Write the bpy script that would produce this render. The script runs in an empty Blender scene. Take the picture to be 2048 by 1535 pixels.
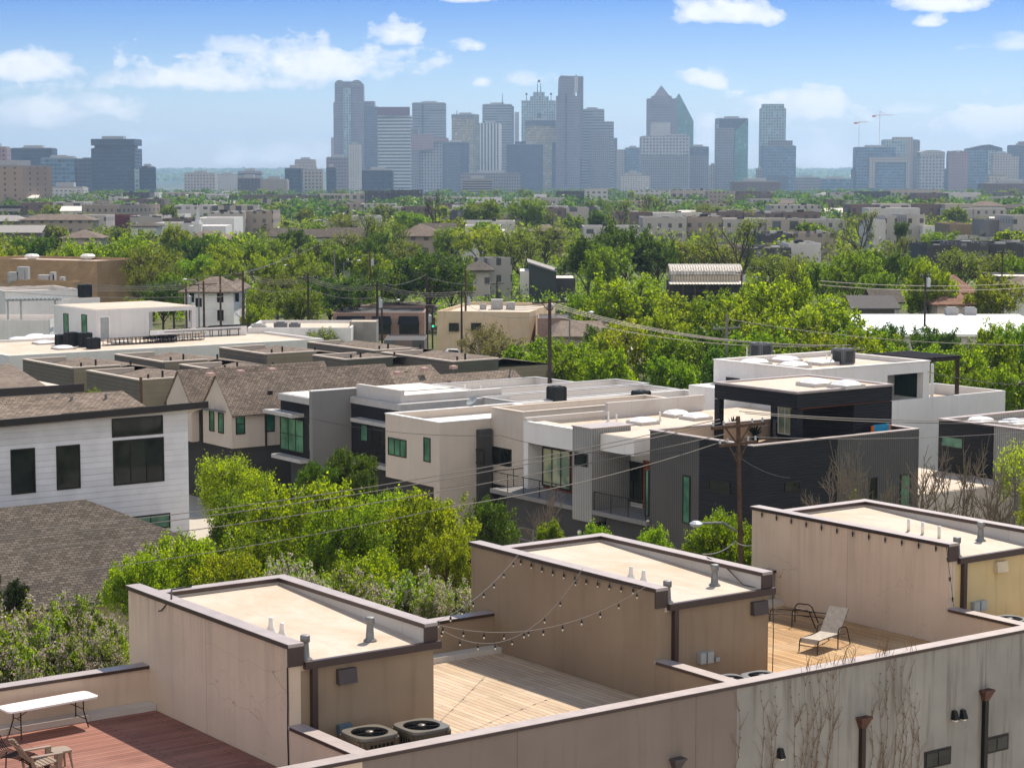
import bpy, bmesh, math, random
import numpy as np
from mathutils import Vector, Matrix

random.seed(7); RNG = np.random.default_rng(7)
SC = bpy.context.scene
COL = SC.collection
# ------------------------------------------------------------------ view geometry
FPX, CX, CY, YH, HC = 4140.0, 1024.0, 767.5, 345.6, 24.0     # photograph is 2048 x 1535
TH = math.atan((CY - YH) / FPX); CT, ST = math.cos(TH), math.sin(TH)
def ray(x, y):
    u = (x - CX) / FPX; v = (y - CY) / FPX
    return Vector((u, CT - v * ST, -ST - v * CT))
CAM = Vector((0, 0, HC))
def P(x, y, z):
    d = ray(x, y); return CAM + d * ((z - HC) / d.z)
def AT(x, y, Y):
    d = ray(x, y); return CAM + d * (Y / d.y)
def ZT(y, Y):                     # height seen at picture row y at distance Y
    return AT(CX, y, Y).z
BV = Vector((0.8100, 0.5864, 0)); AV = Vector((-0.5864, 0.8100, 0))   # street grid: B to the right, A away to the left
def S(s, t, z=0.0): return BV * s + AV * t + Vector((0, 0, z))
def onS(s0, x, y):                # where the sight line meets the vertical plane s = s0 -> (t, z)
    d = ray(x, y); k = s0 / d.dot(BV) if False else (s0 - CAM.dot(BV)) / d.dot(BV); p = CAM + d * k
    return p.dot(AV), p.z
def onT(t0, x, y):
    d = ray(x, y); k = (t0 - CAM.dot(AV)) / d.dot(AV); p = CAM + d * k
    return p.dot(BV), p.z
def ST_(x, y, z):
    p = P(x, y, z); return p.dot(BV), p.dot(AV)

# ------------------------------------------------------------------ mesh builder
class MB:
    def __init__(s): s.v = []; s.f = []; s.m = []; s.cur = 0
    def poly(s, pts):
        i = len(s.v); s.v += [tuple(p) for p in pts]; s.f.append(tuple(range(i, i + len(pts)))); s.m.append(s.cur)
    def hexa(s, b, t):            # bottom quad, top quad (same winding, ccw from above)
        i = len(s.v); s.v += [tuple(p) for p in b] + [tuple(p) for p in t]; n = len(b)
        s.f.append(tuple(i + k for k in reversed(range(n)))); s.f.append(tuple(i + n + k for k in range(n)))
        for k in range(n):
            k2 = (k + 1) % n; s.f.append((i + k, i + k2, i + n + k2, i + n + k))
        s.m += [s.cur] * (n + 2)
    def prism(s, pts, z0, z1):
        a = sum(pts[k][0] * pts[(k + 1) % len(pts)][1] - pts[(k + 1) % len(pts)][0] * pts[k][1] for k in range(len(pts)))
        if a < 0: pts = list(reversed(pts))
        zt = z1 if hasattr(z1, '__call__') else (lambda p: z1)
        s.hexa([(p[0], p[1], z0) for p in pts], [(p[0], p[1], zt(p)) for p in pts])
    def bst(s, s0, s1, t0, t1, z0, z1):        # box on the street grid
        c = [S(s0, t0), S(s1, t0), S(s1, t1), S(s0, t1)]
        s.hexa([(p.x, p.y, z0) for p in c], [(p.x, p.y, z1) for p in c])
    def box(s, x0, x1, y0, y1, z0, z1):
        c = [(x0, y0), (x1, y0), (x1, y1), (x0, y1)]
        s.hexa([(p[0], p[1], z0) for p in c], [(p[0], p[1], z1) for p in c])
    def obox(s, o, a, b, c):                   # corner and three edge vectors
        o = Vector(o); a = Vector(a); b = Vector(b); c = Vector(c)
        if a.cross(b).dot(c) < 0: a, b = b, a
        s.hexa([o, o + a, o + a + b, o + b], [o + c, o + a + c, o + a + b + c, o + b + c])
    def bar(s, p, q, w, h=None):               # square bar from p to q
        p = Vector(p); q = Vector(q); h = h or w; d = (q - p).normalized()
        u = d.cross(Vector((0, 0, 1)));  u = u.normalized() if u.length > 1e-4 else Vector((1, 0, 0)); v = u.cross(d)
        s.obox(p - u * w / 2 - v * h / 2, u * w, v * h, q - p)
    def tube(s, pts, r, n=6, cap=True):
        pts = [Vector(p) for p in pts]; N = len(pts); rs = r if isinstance(r, (list, tuple)) else [r] * N
        i0 = len(s.v); u = None
        for k, p in enumerate(pts):
            d = (pts[min(k + 1, N - 1)] - pts[max(k - 1, 0)]);  d = d.normalized() if d.length > 1e-9 else Vector((0, 0, 1))
            if u is None:
                u = d.cross(Vector((0.31, 0.17, 0.93))); u = u.normalized() if u.length > 1e-3 else Vector((1, 0, 0))
            else:
                u = u - d * u.dot(d); u = u.normalized() if u.length > 1e-6 else d.orthogonal().normalized()
            w = d.cross(u)
            for j in range(n):
                a = 2 * math.pi * j / n; s.v.append(tuple(p + (u * math.cos(a) + w * math.sin(a)) * rs[k]))
        for k in range(N - 1):
            for j in range(n):
                j2 = (j + 1) % n; a = i0 + k * n; s.f.append((a + j, a + j2, a + n + j2, a + n + j)); s.m.append(s.cur)
        if cap:
            s.f.append(tuple(i0 + j for j in reversed(range(n)))); s.f.append(tuple(i0 + (N - 1) * n + j for j in range(n))); s.m += [s.cur] * 2
    def lathe(s, c, prof, n=12):
        c = Vector(c); i0 = len(s.v)
        for r, z in prof:
            for j in range(n):
                a = 2 * math.pi * (j + .5) / n; s.v.append((c.x + r * math.cos(a), c.y + r * math.sin(a), c.z + z))
        for k in range(len(prof) - 1):
            for j in range(n):
                j2 = (j + 1) % n; a = i0 + k * n; s.f.append((a + j, a + j2, a + n + j2, a + n + j)); s.m.append(s.cur)
        s.f.append(tuple(i0 + j for j in reversed(range(n)))); s.f.append(tuple(i0 + (len(prof) - 1) * n + j for j in range(n))); s.m += [s.cur] * 2
    def ball(s, c, r, n=8, sq=1.0):
        s.lathe(c, [(max(r * math.sin(math.pi * k / 6), r * .02), -r * sq * math.cos(math.pi * k / 6)) for k in range(7)], n)

def auto_uv(me, v, faces_n):
    nl = len(me.loops); li = np.empty(nl, np.int32); me.loops.foreach_get('vertex_index', li)
    fn = np.empty(len(me.polygons) * 3, np.float32); me.polygons.foreach_get('normal', fn); fn = fn.reshape(-1, 3)
    lt = np.empty(len(me.polygons), np.int32); me.polygons.foreach_get('loop_total', lt)
    n = np.repeat(fn, lt, axis=0); co = v[li]
    flat = np.hypot(n[:, 0], n[:, 1]) < 0.06
    t = np.stack([-n[:, 1], n[:, 0], np.zeros(nl)], 1); ln = np.linalg.norm(t, axis=1, keepdims=True); t = t / np.maximum(ln, 1e-6)
    t[flat] = (BV.x, BV.y, 0); b = np.cross(n, t); b[flat] = (AV.x, AV.y, 0)
    uv = np.stack([(co * t).sum(1), (co * b).sum(1)], 1).astype(np.float32)
    me.uv_layers.new(name='UVMap').data.foreach_set('uv', uv.ravel())

def tag(o, label=None, cat=None, group=None, kind=None):
    if label: o['label'] = label
    if cat: o['category'] = cat
    if group: o['group'] = group
    if kind: o['kind'] = kind
    return o
def root_of(o):
    while o.parent: o = o.parent
    return o
def thing(name, label, cat, loc=(0, 0, 0), group=None, rz=0.0):
    o = bpy.data.objects.new(name, None); o.empty_display_size = .2; COL.objects.link(o)
    o.location = Vector(loc); o.rotation_euler = (0, 0, rz); tag(o, label, cat, group); return o
def mk(mb, name, mats, parent=None, label=None, cat=None, group=None, kind=None, smooth=False, local=False, uv=True):
    """one mesh object; vertices given in world metres (or, with local=True, relative to the thing's base)"""
    v = np.array(mb.v, np.float64)
    if parent is not None:
        off = np.zeros(3) if local else np.array(root_of(parent).location)
    elif local: off = np.zeros(3)
    else:
        mn, mx = v.min(0), v.max(0); off = np.array([(mn[0] + mx[0]) / 2, (mn[1] + mx[1]) / 2, mn[2]])
    v = v - off
    me = bpy.data.meshes.new(name); me.from_pydata([tuple(p) for p in v], [], mb.f); me.update()
    for m in (mats if isinstance(mats, (list, tuple)) else [mats]): me.materials.append(m)
    if max(mb.m, default=0) > 0: me.polygons.foreach_set('material_index', mb.m)
    if uv: auto_uv(me, v, None)
    if smooth: me.polygons.foreach_set('use_smooth', [True] * len(me.polygons))
    o = bpy.data.objects.new(name, me); COL.objects.link(o)
    if parent is not None: o.parent = parent
    elif not local: o.location = off
    return tag(o, label, cat, group, kind)
def copy_tree(o, parent=None):
    c = o.copy(); COL.objects.link(c)
    if parent is not None: c.parent = parent
    for ch in list(o.children): copy_tree(ch, c)
    return c

# ------------------------------------------------------------------ materials
class NT:
    def __init__(s, nt): s.nt = nt
    def new(s, t, **kw):
        n = s.nt.nodes.new(t)
        for k, v in kw.items(): setattr(n, k, v)
        return n
    def put(s, n, **ins):
        for k, v in ins.items():
            i = n.inputs[int(k[1:])] if k[0] == '_' else n.inputs[k.replace('_', ' ')]
            if isinstance(v, bpy.types.NodeSocket): s.nt.links.new(v, i)
            else: i.default_value = v
        return n
    def math(s, op, a, b=0.0, c=None, clamp=False):
        n = s.new('ShaderNodeMath', operation=op); n.use_clamp = clamp; s.put(n, _0=a, _1=b)
        if c is not None: s.put(n, _2=c)
        return n.outputs[0]
    def sep(s, v): n = s.new('ShaderNodeSeparateXYZ'); s.put(n, _0=v); return n.outputs
    def comb(s, x, y, z=0.0): n = s.new('ShaderNodeCombineXYZ'); s.put(n, _0=x, _1=y, _2=z); return n.outputs[0]
    def uv(s): return s.new('ShaderNodeUVMap').outputs[0]
    def pos(s): return s.new('ShaderNodeNewGeometry').outputs['Position']
    def obj(s): return s.new('ShaderNodeTexCoord').outputs['Object']
    def map(s, v, sc=(1, 1, 1), loc=(0, 0, 0), rot=(0, 0, 0)):
        n = s.new('ShaderNodeMapping'); s.put(n, Vector=v, Scale=sc, Location=loc, Rotation=rot); return n.outputs[0]
    def noise(s, v, scale, detail=3.0, rough=.55, dist=0.0):
        n = s.new('ShaderNodeTexNoise'); s.put(n, Vector=v, Scale=scale, Detail=detail, Roughness=rough, Distortion=dist); return n.outputs[0]
    def white(s, v): n = s.new('ShaderNodeTexWhiteNoise'); s.put(n, Vector=v); return n.outputs[0]
    def ramp(s, f, *st):
        n = s.new('ShaderNodeValToRGB'); e = n.color_ramp.elements
        while len(e) < len(st): e.new(.5)
        for k, (p, c) in enumerate(st):
            e[k].position = p; e[k].color = (c, c, c, 1) if not hasattr(c, '__len__') else (*c, 1)
        s.put(n, _0=f); return n.outputs[0]
    def mix(s, f, a, b, mode='MIX'):
        n = s.new('ShaderNodeMix', data_type='RGBA', blend_type=mode)
        for i, v in ((0, f), (6, a), (7, b)):
            if isinstance(v, bpy.types.NodeSocket): s.nt.links.new(v, n.inputs[i])
            else: n.inputs[i].default_value = v if i == 0 else ((*v, 1) if hasattr(v, '__len__') else (v, v, v, 1))
        return n.outputs[2]
    def bump(s, h, strength=.3, dist=.02):
        n = s.new('ShaderNodeBump'); s.put(n, Height=h, Strength=strength, Distance=dist); return n.outputs[0]
MATS = {}
def mat(name, col=(.5, .5, .5), rough=.8, metal=0.0, spec=.3):
    m = bpy.data.materials.new(name); m.use_nodes = True; b = m.node_tree.nodes['Principled BSDF']
    b.inputs['Base Color'].default_value = (*col, 1); b.inputs['Roughness'].default_value = rough
    b.inputs['Metallic'].default_value = metal; b.inputs['Specular IOR Level'].default_value = spec
    return m, NT(m.node_tree), b
def link(n, a, b): n.nt.links.new(a, b)

def paint(name, col, rough=.7, metal=0.0, spec=.3, var=.12, scale=2.0):
    m, n, b = mat(name, col, rough, metal, spec)
    f = n.noise(n.obj(), scale, 4.0); c = n.mix(1.0, col, n.ramp(f, (.3, 1 - var), (.7, 1 + var * .6)), 'MULTIPLY')
    link(n, c, b.inputs['Base Color']); return m
def stucco(name, col, streak=.18, blotch=.12, crack=0.0, grime=(.25, .2, .15), rough=.92, drip=None, joint=None):
    m, n, b = mat(name, col, rough, 0, .2); p = n.pos()
    f1 = n.ramp(n.noise(p, .55, 4.0), (.3, 1 - blotch), (.7, 1 + blotch * .5))
    st = n.noise(n.map(p, (2.2, 2.2, .16)), 1.6, 5.0, .6)
    c = n.mix(1.0, col, f1, 'MULTIPLY')
    c = n.mix(n.math('MULTIPLY', n.ramp(st, (.52, 0.0), (.75, 1.0)), streak), c, tuple(g * k for g, k in zip(grime, col)))
    if joint:
        c = n.mix(n.math('MULTIPLY', n.math('LESS_THAN', n.math('FRACT', n.math('DIVIDE', n.math('ADD', n.sep(n.uv())[0], joint[1]), joint[0])), .022 / joint[0]), .55), c, tuple(.3 * x for x in col))
    if drip:
        zz = n.sep(p)[2]; k = n.math('MULTIPLY', n.ramp(n.math('DIVIDE', n.math('SUBTRACT', drip[0], zz), drip[1]), (0, 1.0), (.25, .55), (1, 0.0)), n.ramp(n.noise(n.map(p, (2.6, 2.6, .10)), 1.3, 5.0, .65), (.50, 0.0), (.66, 1.0))); c = n.mix(n.math('MULTIPLY', k, drip[2]), c, tuple(.45 * x for x in col))
    if crack:
        w = n.noise(p, 1.1, 3.0); d = n.new('ShaderNodeTexVoronoi', feature='DISTANCE_TO_EDGE')
        vv = n.new('ShaderNodeVectorMath', operation='ADD'); n.put(vv, _0=n.map(p, (.13, .13, .75)), _1=n.comb(w, w, w)); n.put(d, Vector=vv.outputs[0], Scale=1.0)
        k = n.math('MULTIPLY', n.math('LESS_THAN', d.outputs[0], .0028), n.ramp(n.noise(p, .35, 2.0), (.5, 0.0), (.56, crack * .7)))
        c = n.mix(k, c, tuple(.35 * x for x in col))
    link(n, c, b.inputs['Base Color'])
    link(n, n.bump(n.noise(p, 38.0, 3.0), .35, .012), b.inputs['Normal']); return m
def siding(name, col, pitch=.18, dark=.55, vertical=False, depth=.02, rough=.75, metal=0.0, joint=0.0):
    """lap boards or folded metal sheet: real relief as bump, shadow gap as a thin dark seam"""
    m, n, b = mat(name, col, rough, metal, .35); u = n.sep(n.uv()); k = u[0] if vertical else u[1]
    f = n.math('FRACT', n.math('DIVIDE', k, pitch)); p = n.pos()
    base = n.mix(1.0, col, n.ramp(n.noise(p, .8, 4.0), (.3, .9), (.7, 1.07)), 'MULTIPLY')
    row = n.white(n.comb(n.math('FLOOR', n.math('DIVIDE', k, pitch)), 0.0)); base = n.mix(1.0, base, n.ramp(row, (0, .94), (1, 1.05)), 'MULTIPLY')
    if joint:
        j = n.math('LESS_THAN', n.math('FRACT', n.math('ADD', n.math('DIVIDE', u[0], joint), n.math('MULTIPLY', row, 3.7))), .006); base = n.mix(n.math('MULTIPLY', j, .15), base, tuple(x * .5 for x in col))
    seam = n.math('LESS_THAN', f, .11); c = n.mix(n.math('MULTIPLY', seam, 1 - dark), base, tuple(x * .25 for x in col))
    link(n, c, b.inputs['Base Color']); link(n, n.bump(n.ramp(f, (0, 0.0), (.12, 1.0), (1, .35)), .7, depth), b.inputs['Normal']); return m
def corrug(name, col, pitch=.14, vertical=True, depth=.03, rough=.5, metal=.25):
    m, n, b = mat(name, col, rough, metal, .4); u = n.sep(n.uv()); k = u[0] if vertical else u[1]
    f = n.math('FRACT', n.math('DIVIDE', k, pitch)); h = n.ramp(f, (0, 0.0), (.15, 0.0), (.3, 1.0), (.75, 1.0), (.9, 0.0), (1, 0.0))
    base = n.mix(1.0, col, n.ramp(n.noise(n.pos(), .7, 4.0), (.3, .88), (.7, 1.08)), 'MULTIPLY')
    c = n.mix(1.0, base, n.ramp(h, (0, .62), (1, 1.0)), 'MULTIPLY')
    link(n, c, b.inputs['Base Color']); link(n, n.bump(h, .8, depth), b.inputs['Normal']); return m
def shingle(name, col, w=.32, h=.18, var=.3):
    m, n, b = mat(name, col, .95, 0, .15); t = n.new('ShaderNodeTexBrick'); t.offset = .5
    n.put(t, Vector=n.uv(), Color1=(*[c * (1 - var) for c in col], 1), Color2=(*[c * (1 + var) for c in col], 1), Mortar=(*[c * .32 for c in col], 1), Scale=1.0, Mortar_Size=.024, Brick_Width=w, Row_Height=h, Mortar_Smooth=.3)
    c = n.mix(1.0, t.outputs[0], n.ramp(n.noise(n.pos(), .5, 4.0), (.3, .82), (.7, 1.12)), 'MULTIPLY')
    c = n.mix(1.0, c, n.ramp(n.noise(n.pos(), 9.0, 2.0), (.3, .85), (.7, 1.12)), 'MULTIPLY')
    link(n, c, b.inputs['Base Color']); link(n, n.bump(t.outputs[1], -.5, .02), b.inputs['Normal']); return m
def brick(name, col, mortar=(.5, .47, .43), w=.22, h=.075, var=.25):
    m, n, b = mat(name, col, .9, 0, .2); t = n.new('ShaderNodeTexBrick')
    n.put(t, Vector=n.uv(), Color1=(*[c * (1 - var) for c in col], 1), Color2=(*[c * (1 + var) for c in col], 1), Mortar=(*mortar, 1), Scale=1.0, Mortar_Size=.008, Brick_Width=w, Row_Height=h)
    link(n, n.mix(1.0, t.outputs[0], n.ramp(n.noise(n.pos(), .4, 4.0), (.3, .8), (.7, 1.1)), 'MULTIPLY'), b.inputs['Base Color']); return m
def planks(name, col, w=.14, rot=False, var=.22, worn=(.5, .42, .33), wornf=.5):
    m, n, b = mat(name, col, .85, 0, .25); t = n.new('ShaderNodeTexBrick'); t.offset = .37; u = n.uv()
    if rot: u = n.map(u, rot=(0, 0, math.pi / 2))
    n.put(t, Vector=u, Color1=(*[c * (1 - var) for c in col], 1), Color2=(*[c * (1 + var) for c in col], 1), Mortar=(*[c * .16 for c in col], 1), Scale=1.0, Mortar_Size=.007, Brick_Width=3.6, Row_Height=w, Mortar_Smooth=.1)
    grain = n.noise(n.map(u, (1.2, 22, 1)), 1.0, 5.0, .65)
    c = n.mix(1.0, t.outputs[0], n.ramp(grain, (.25, .72), (.75, 1.15)), 'MULTIPLY')
    c = n.mix(n.math('MULTIPLY', n.ramp(n.noise(n.pos(), .5, 5.0, .65), (.45, 0.0), (.7, 1.0)), wornf), c, n.mix(1.0, worn, t.outputs[1], 'MULTIPLY') if False else worn)
    gap = n.ramp(t.outputs[1], (.3, 0.0), (.7, 1.0)); c = n.mix(n.math('MULTIPLY', gap, .8), c, tuple(x * .12 for x in col))
    link(n, c, b.inputs['Base Color']); link(n, n.bump(t.outputs[1], -.6, .012), b.inputs['Normal']); return m
def membrane(name, col, dirt=.35, rust=None):
    m, n, b = mat(name, col, .8, 0, .25); p = n.pos()
    c = n.mix(n.math('MULTIPLY', n.ramp(n.noise(p, .35, 6.0, .65, .8), (.45, 0.0), (.75, 1.0)), dirt), col, tuple(a * k for a, k in zip(col, (.78, .66, .5))))
    c = n.mix(n.math('MULTIPLY', n.ramp(n.noise(p, 2.6, 5.0, .7), (.55, 0.0), (.75, 1.0)), dirt * .6), c, tuple(a * k for a, k in zip(col, (.7, .6, .5))))
    s = n.sep(n.uv()); j = n.math('LESS_THAN', n.math('FRACT', n.math('DIVIDE', s[0], 1.9)), .022); c = n.mix(n.math('MULTIPLY', j, .30), c, tuple(a * .6 for a in col))
    link(n, c, b.inputs['Base Color']); link(n, n.bump(n.noise(p, 1.3, 4.0), .25, .03), b.inputs['Normal']); return m
def glass(name, col=(.02, .05, .045), rough=.05, spec=.5, blind=None):
    m, n, b = mat(name, col, rough, 0, spec); b.inputs['IOR'].default_value = 1.45
    c = n.mix(n.ramp(n.noise(n.pos(), .7, 2.0), (.4, 0.0), (.6, 1.0)), col, blind or tuple(x * 1.9 for x in col)); link(n, c, b.inputs['Base Color'])
    link(n, n.bump(n.noise(n.pos(), .9, 1.0), .02, .05), b.inputs['Normal']); return m
def facade(name, wall, pane, uw=3.0, vh=3.6, fu=.6, fv=.55, var=.5, rough=.35, wall_rough=.8, band=None):
    """tower front: a grid of storeys and bays with panes of uneven brightness"""
    m, n, b = mat(name, wall, .6, 0, .4); u = n.sep(n.uv())
    a = n.math('DIVIDE', u[0], uw); c = n.math('DIVIDE', u[1], vh)
    wu = n.math('LESS_THAN', n.math('ABSOLUTE', n.math('SUBTRACT', n.math('FRACT', a), .5)), fu / 2); wv = n.math('LESS_THAN', n.math('ABSOLUTE', n.math('SUBTRACT', n.math('FRACT', c), .5)), fv / 2)
    mask = n.math('MULTIPLY', wu, wv); cell = n.white(n.comb(n.math('FLOOR', a), n.math('FLOOR', c)))
    pc = n.mix(1.0, pane, n.ramp(cell, (0, 1 - var), (.8, 1.0), (1, 1 + var * 1.6)), 'MULTIPLY')
    pc = n.mix(1.0, pc, n.ramp(n.noise(n.obj(), .025, 2.0), (.35, .75), (.65, 1.3)), 'MULTIPLY')
    wc = n.mix(1.0, wall, n.ramp(n.noise(n.obj(), .04, 4.0), (.3, .9), (.7, 1.08)), 'MULTIPLY')
    link(n, n.mix(mask, wc, pc), b.inputs['Base Color'])
    link(n, n.mix(mask, (wall_rough,) * 3, (rough,) * 3), b.inputs['Roughness']); return m
def leafmat(name, c1, c2, trans=.45, var=.35, tcol=(1.66, 1.60, .40), dk=(.36, .37, .42)):
    m = bpy.data.materials.new(name); m.use_nodes = True; n = NT(m.node_tree); nt = m.node_tree
    for x in list(nt.nodes): nt.nodes.remove(x)
    out = n.new('ShaderNodeOutputMaterial'); info = n.new('ShaderNodeObjectInfo'); geo = n.new('ShaderNodeNewGeometry')
    f = n.math('ADD', n.math('MULTIPLY', n.noise(geo.outputs['Position'], .9, 3.0), .75), n.math('MULTIPLY', geo.outputs['Random Per Island'], .45))
    f = n.math('SUBTRACT', f, .1, clamp=True); c = n.mix(n.ramp(f, (.2, 0.0), (.75, 1.0)), c1, c2)
    hs = n.new('ShaderNodeHueSaturation'); n.put(hs, Color=c, Hue=n.math('ADD', .485, n.math('MULTIPLY', info.outputs['Random'], .03)), Value=n.math('ADD', 1 - var / 2, n.math('MULTIPLY', info.outputs['Random'], var)))
    d = n.new('ShaderNodeBsdfDiffuse'); t = n.new('ShaderNodeBsdfTranslucent'); g = n.new('ShaderNodeBsdfGlossy'); mx = n.new('ShaderNodeMixShader'); mg = n.new('ShaderNodeMixShader')
    n.put(d, Color=n.mix(1.0, hs.outputs[0], dk, 'MULTIPLY')); tw = n.mix(1.0, hs.outputs[0], tcol, 'MULTIPLY'); n.put(t, Color=tw); n.put(g, Color=(.8, .8, .7, 1), Roughness=.45)
    n.put(mx, _0=trans, _1=d.outputs[0], _2=t.outputs[0]); n.put(mg, _0=.035, _1=mx.outputs[0], _2=g.outputs[0]); link(n, mg.outputs[0], out.inputs[0]); return m

C = {}   # material library
C['stucco_beige'] = stucco('beige stucco', (.62, .492, .38), .16, .10, .0)
C['stucco_beige_cracked'] = stucco('beige stucco with hairline cracks', (.62, .492, .38), .15, .10, .8, drip=(13.25, 2.2, .5), joint=(7.1, 1.2))
C['stucco_brown'] = stucco('brown grey stucco', (.29, .217, .15), .2, .12)
C['stucco_taupe'] = stucco('taupe stucco', (.215, .175, .15), .2, .1, joint=(5.4, 1.3))
C['stucco_weathered'] = stucco('weathered grey stucco', (.30, .285, .255), .75, .2, .0, (.35, .3, .26), drip=(11.4, 2.6, .55), joint=(5.6, 2.0))
C['stucco_yellow'] = stucco('pale yellow stucco', (.60, .47, .25), .4, .1)
C['stucco_white'] = stucco('white stucco', (.72, .70, .68), .15, .06)
C['stucco_cream'] = stucco('cream stucco', (.56, .49, .42), .12, .06)
C['stucco_pale'] = stucco('pale grey stucco', (.60, .57, .54), .12, .06)
C['stucco_grey'] = stucco('grey stucco', (.22, .215, .21), .12, .06)
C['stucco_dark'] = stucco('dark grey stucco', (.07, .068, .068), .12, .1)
C['coping_brown'] = paint('brown metal coping', (.085, .058, .052), .45, .3, .5)
C['coping_top'] = paint('sunlit coping tone', (.36, .30, .28), .45, .2, .5, .08)  # pale tone puts sunlight on the top into the colour
C['coping_white'] = paint('white metal coping', (.72, .70, .68), .5)
C['coping_grey'] = paint('grey metal coping', (.42, .41, .40), .5)
C['trim_dark'] = paint('dark brown trim', (.03, .025, .023), .5)
C['bronze'] = paint('bronze frame', (.022, .018, .016), .4, .2)
C['white_paint'] = paint('white paint', (.75, .74, .72), .5)
C['membrane'] = membrane('cream roof membrane', (.55, .465, .385), .8)
C['membrane_white'] = membrane('white roof membrane', (.70, .65, .60), .3)
C['curb'] = membrane('dusty white flashing', (.55, .52, .49), .4)
C['deck_red'] = planks('red stained deck boards', (.27, .12, .09), .15, False, .2, (.37, .20, .155), .45)
C['deck_tan'] = planks('sun bleached tan deck boards', (.52, .39, .27), .19, True, .14, (.6, .5, .39), .5)
C['deck_orange'] = planks('weathered orange deck boards', (.44, .27, .13), .17, True, .25, (.56, .42, .26), .6)
C['steel'] = paint('galvanised steel', (.22, .22, .215), .55, .5, .4, .25, 6.0)
C['black_metal'] = paint('black painted metal', (.015, .014, .014), .4, .3)
C['brown_metal'] = paint('dark brown metal', (.035, .022, .018), .4, .3)
C['rust'] = paint('rusty copper', (.12, .055, .04), .6, .4, .4, .4, 8.0)
C['plastic_white'] = paint('white plastic', (.86, .82, .82), .4)
C['plastic_tan'] = paint('grey brown plastic', (.30, .23, .17), .5)
C['mesh_fabric'] = paint('grey beige sling fabric', (.42, .37, .31), .8, 0, .2, .2, 9.0)
C['grey_box'] = paint('grey utility box', (.34, .36, .36), .5)
C['blue_box'] = paint('blue grey box', (.10, .16, .20), .5)
C['hood_brown'] = paint('brown vent hood', (.075, .06, .06), .6)
C['hood_cream'] = paint('cream vent hood', (.62, .52, .36), .6)
C['hvac_tan'] = paint('taupe condenser housing', (.12, .10, .075), .4, .3, .5)
C['hvac_dark'] = paint('dark condenser coil', (.02, .022, .024), .5, .3)
C['hvac_grey'] = paint('slate condenser housing', (.13, .135, .145), .5, .2)
C['logo_red'] = paint('red badge', (.5, .06, .03), .5)
C['bulb'] = paint('frosted bulb glass', (.8, .74, .6), .2, 0, .6)
C['skylight'] = paint('white skylight dome', (.86, .84, .84), .25, 0, .6)
C['glass_green'] = glass('green tinted glass', (.03, .11, .07), .06, .5, (.09, .24, .15))
C['glass_dark'] = glass('dark window glass', (.010, .013, .012), .04, .4, (.03, .035, .028))
C['glass_warm'] = glass('glass with painted bright reflection', (.14, .22, .15), .05, .5, (.45, .47, .28))  # pale base colour stands in for a bright reflection
C['shingle_brown'] = shingle('brown shingles', (.225, .178, .143))
C['shingle_grey'] = shingle('grey brown shingles', (.115, .096, .080), .36, .20, .34)
C['shingle_red'] = shingle('red brown shingles', (.27, .15, .105))
C['lap_white'] = siding('white lap siding', (.74, .73, .74), .34, .88, joint=4.0)
C['lap_cream'] = siding('cream board siding', (.52, .46, .40), .28, .8, True)
C['lap_green'] = siding('olive lap siding', (.27, .235, .16), .16, .5)
C['lap_green_dark'] = siding('dark green lap siding', (.10, .105, .075), .16, .5)
C['corr_grey'] = corrug('grey corrugated metal', (.10, .096, .092), .16, True)
C['corr_light'] = corrug('light grey corrugated metal', (.36, .355, .345), .16, True)
C['corr_black'] = corrug('charcoal corrugated metal', (.0095, .0095, .0115), .16, False, rough=.65, metal=.0)
C['corr_green'] = corrug('dark green corrugated metal', (.02, .05, .04), .2, True)
C['corr_white'] = corrug('tan white ribbed metal roof', (.62, .56, .48), .5, True, .08, .5, .1)
C['corr_beige'] = corrug('beige metal roof', (.55, .48, .38), .45, True, .06)
C['brick_dark'] = brick('black painted brick', (.018, .017, .02), (.03, .03, .032), .25, .08)
C['brick_tan'] = brick('tan brick', (.38, .25, .14), (.42, .3, .2), .4, .14, .12)
C['brick_red'] = brick('old painted brick', (.30, .17, .13), (.4, .35, .32))
C['wood_soffit'] = planks('red cedar boards', (.20, .055, .02), .12, False, .3, (.3, .1, .04), .3)
C['wood_pole'] = paint('weathered pole wood', (.10, .062, .042), .9, 0, .2, .3, 5.0)
C['pole_dark'] = paint('dark tarred pole', (.05, .038, .032), .9, 0, .2, .3, 5.0)
C['cable'] = paint('aluminium cable', (.22, .20, .18), .5, .3)
C['cable_black'] = paint('black cable', (.02, .02, .02), .6)
C['transformer'] = paint('pale grey transformer', (.48, .51, .53), .45, .2)
C['concrete'] = stucco('pale concrete', (.47, .43, .37), .1, .15)
C['awning'] = paint('black awning cloth', (.012, .012, .016), .8)
C['pvc'] = paint('white vent pipe', (.74, .72, .68), .5)
C['terracotta'] = paint('terracotta pot', (.35, .07, .03), .7)
C['blue_plastic'] = paint('blue plastic', (.02, .28, .50), .4)
C['orange'] = paint('orange plastic', (.65, .13, .02), .5)
C['car_white'] = paint('white car paint', (.78, .78, .79), .2, 0, .6, .02)
C['tyre'] = paint('rubber tyre', (.015, .015, .015), .8)
C['red_paint'] = paint('red paint', (.35, .03, .03), .5)

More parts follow.
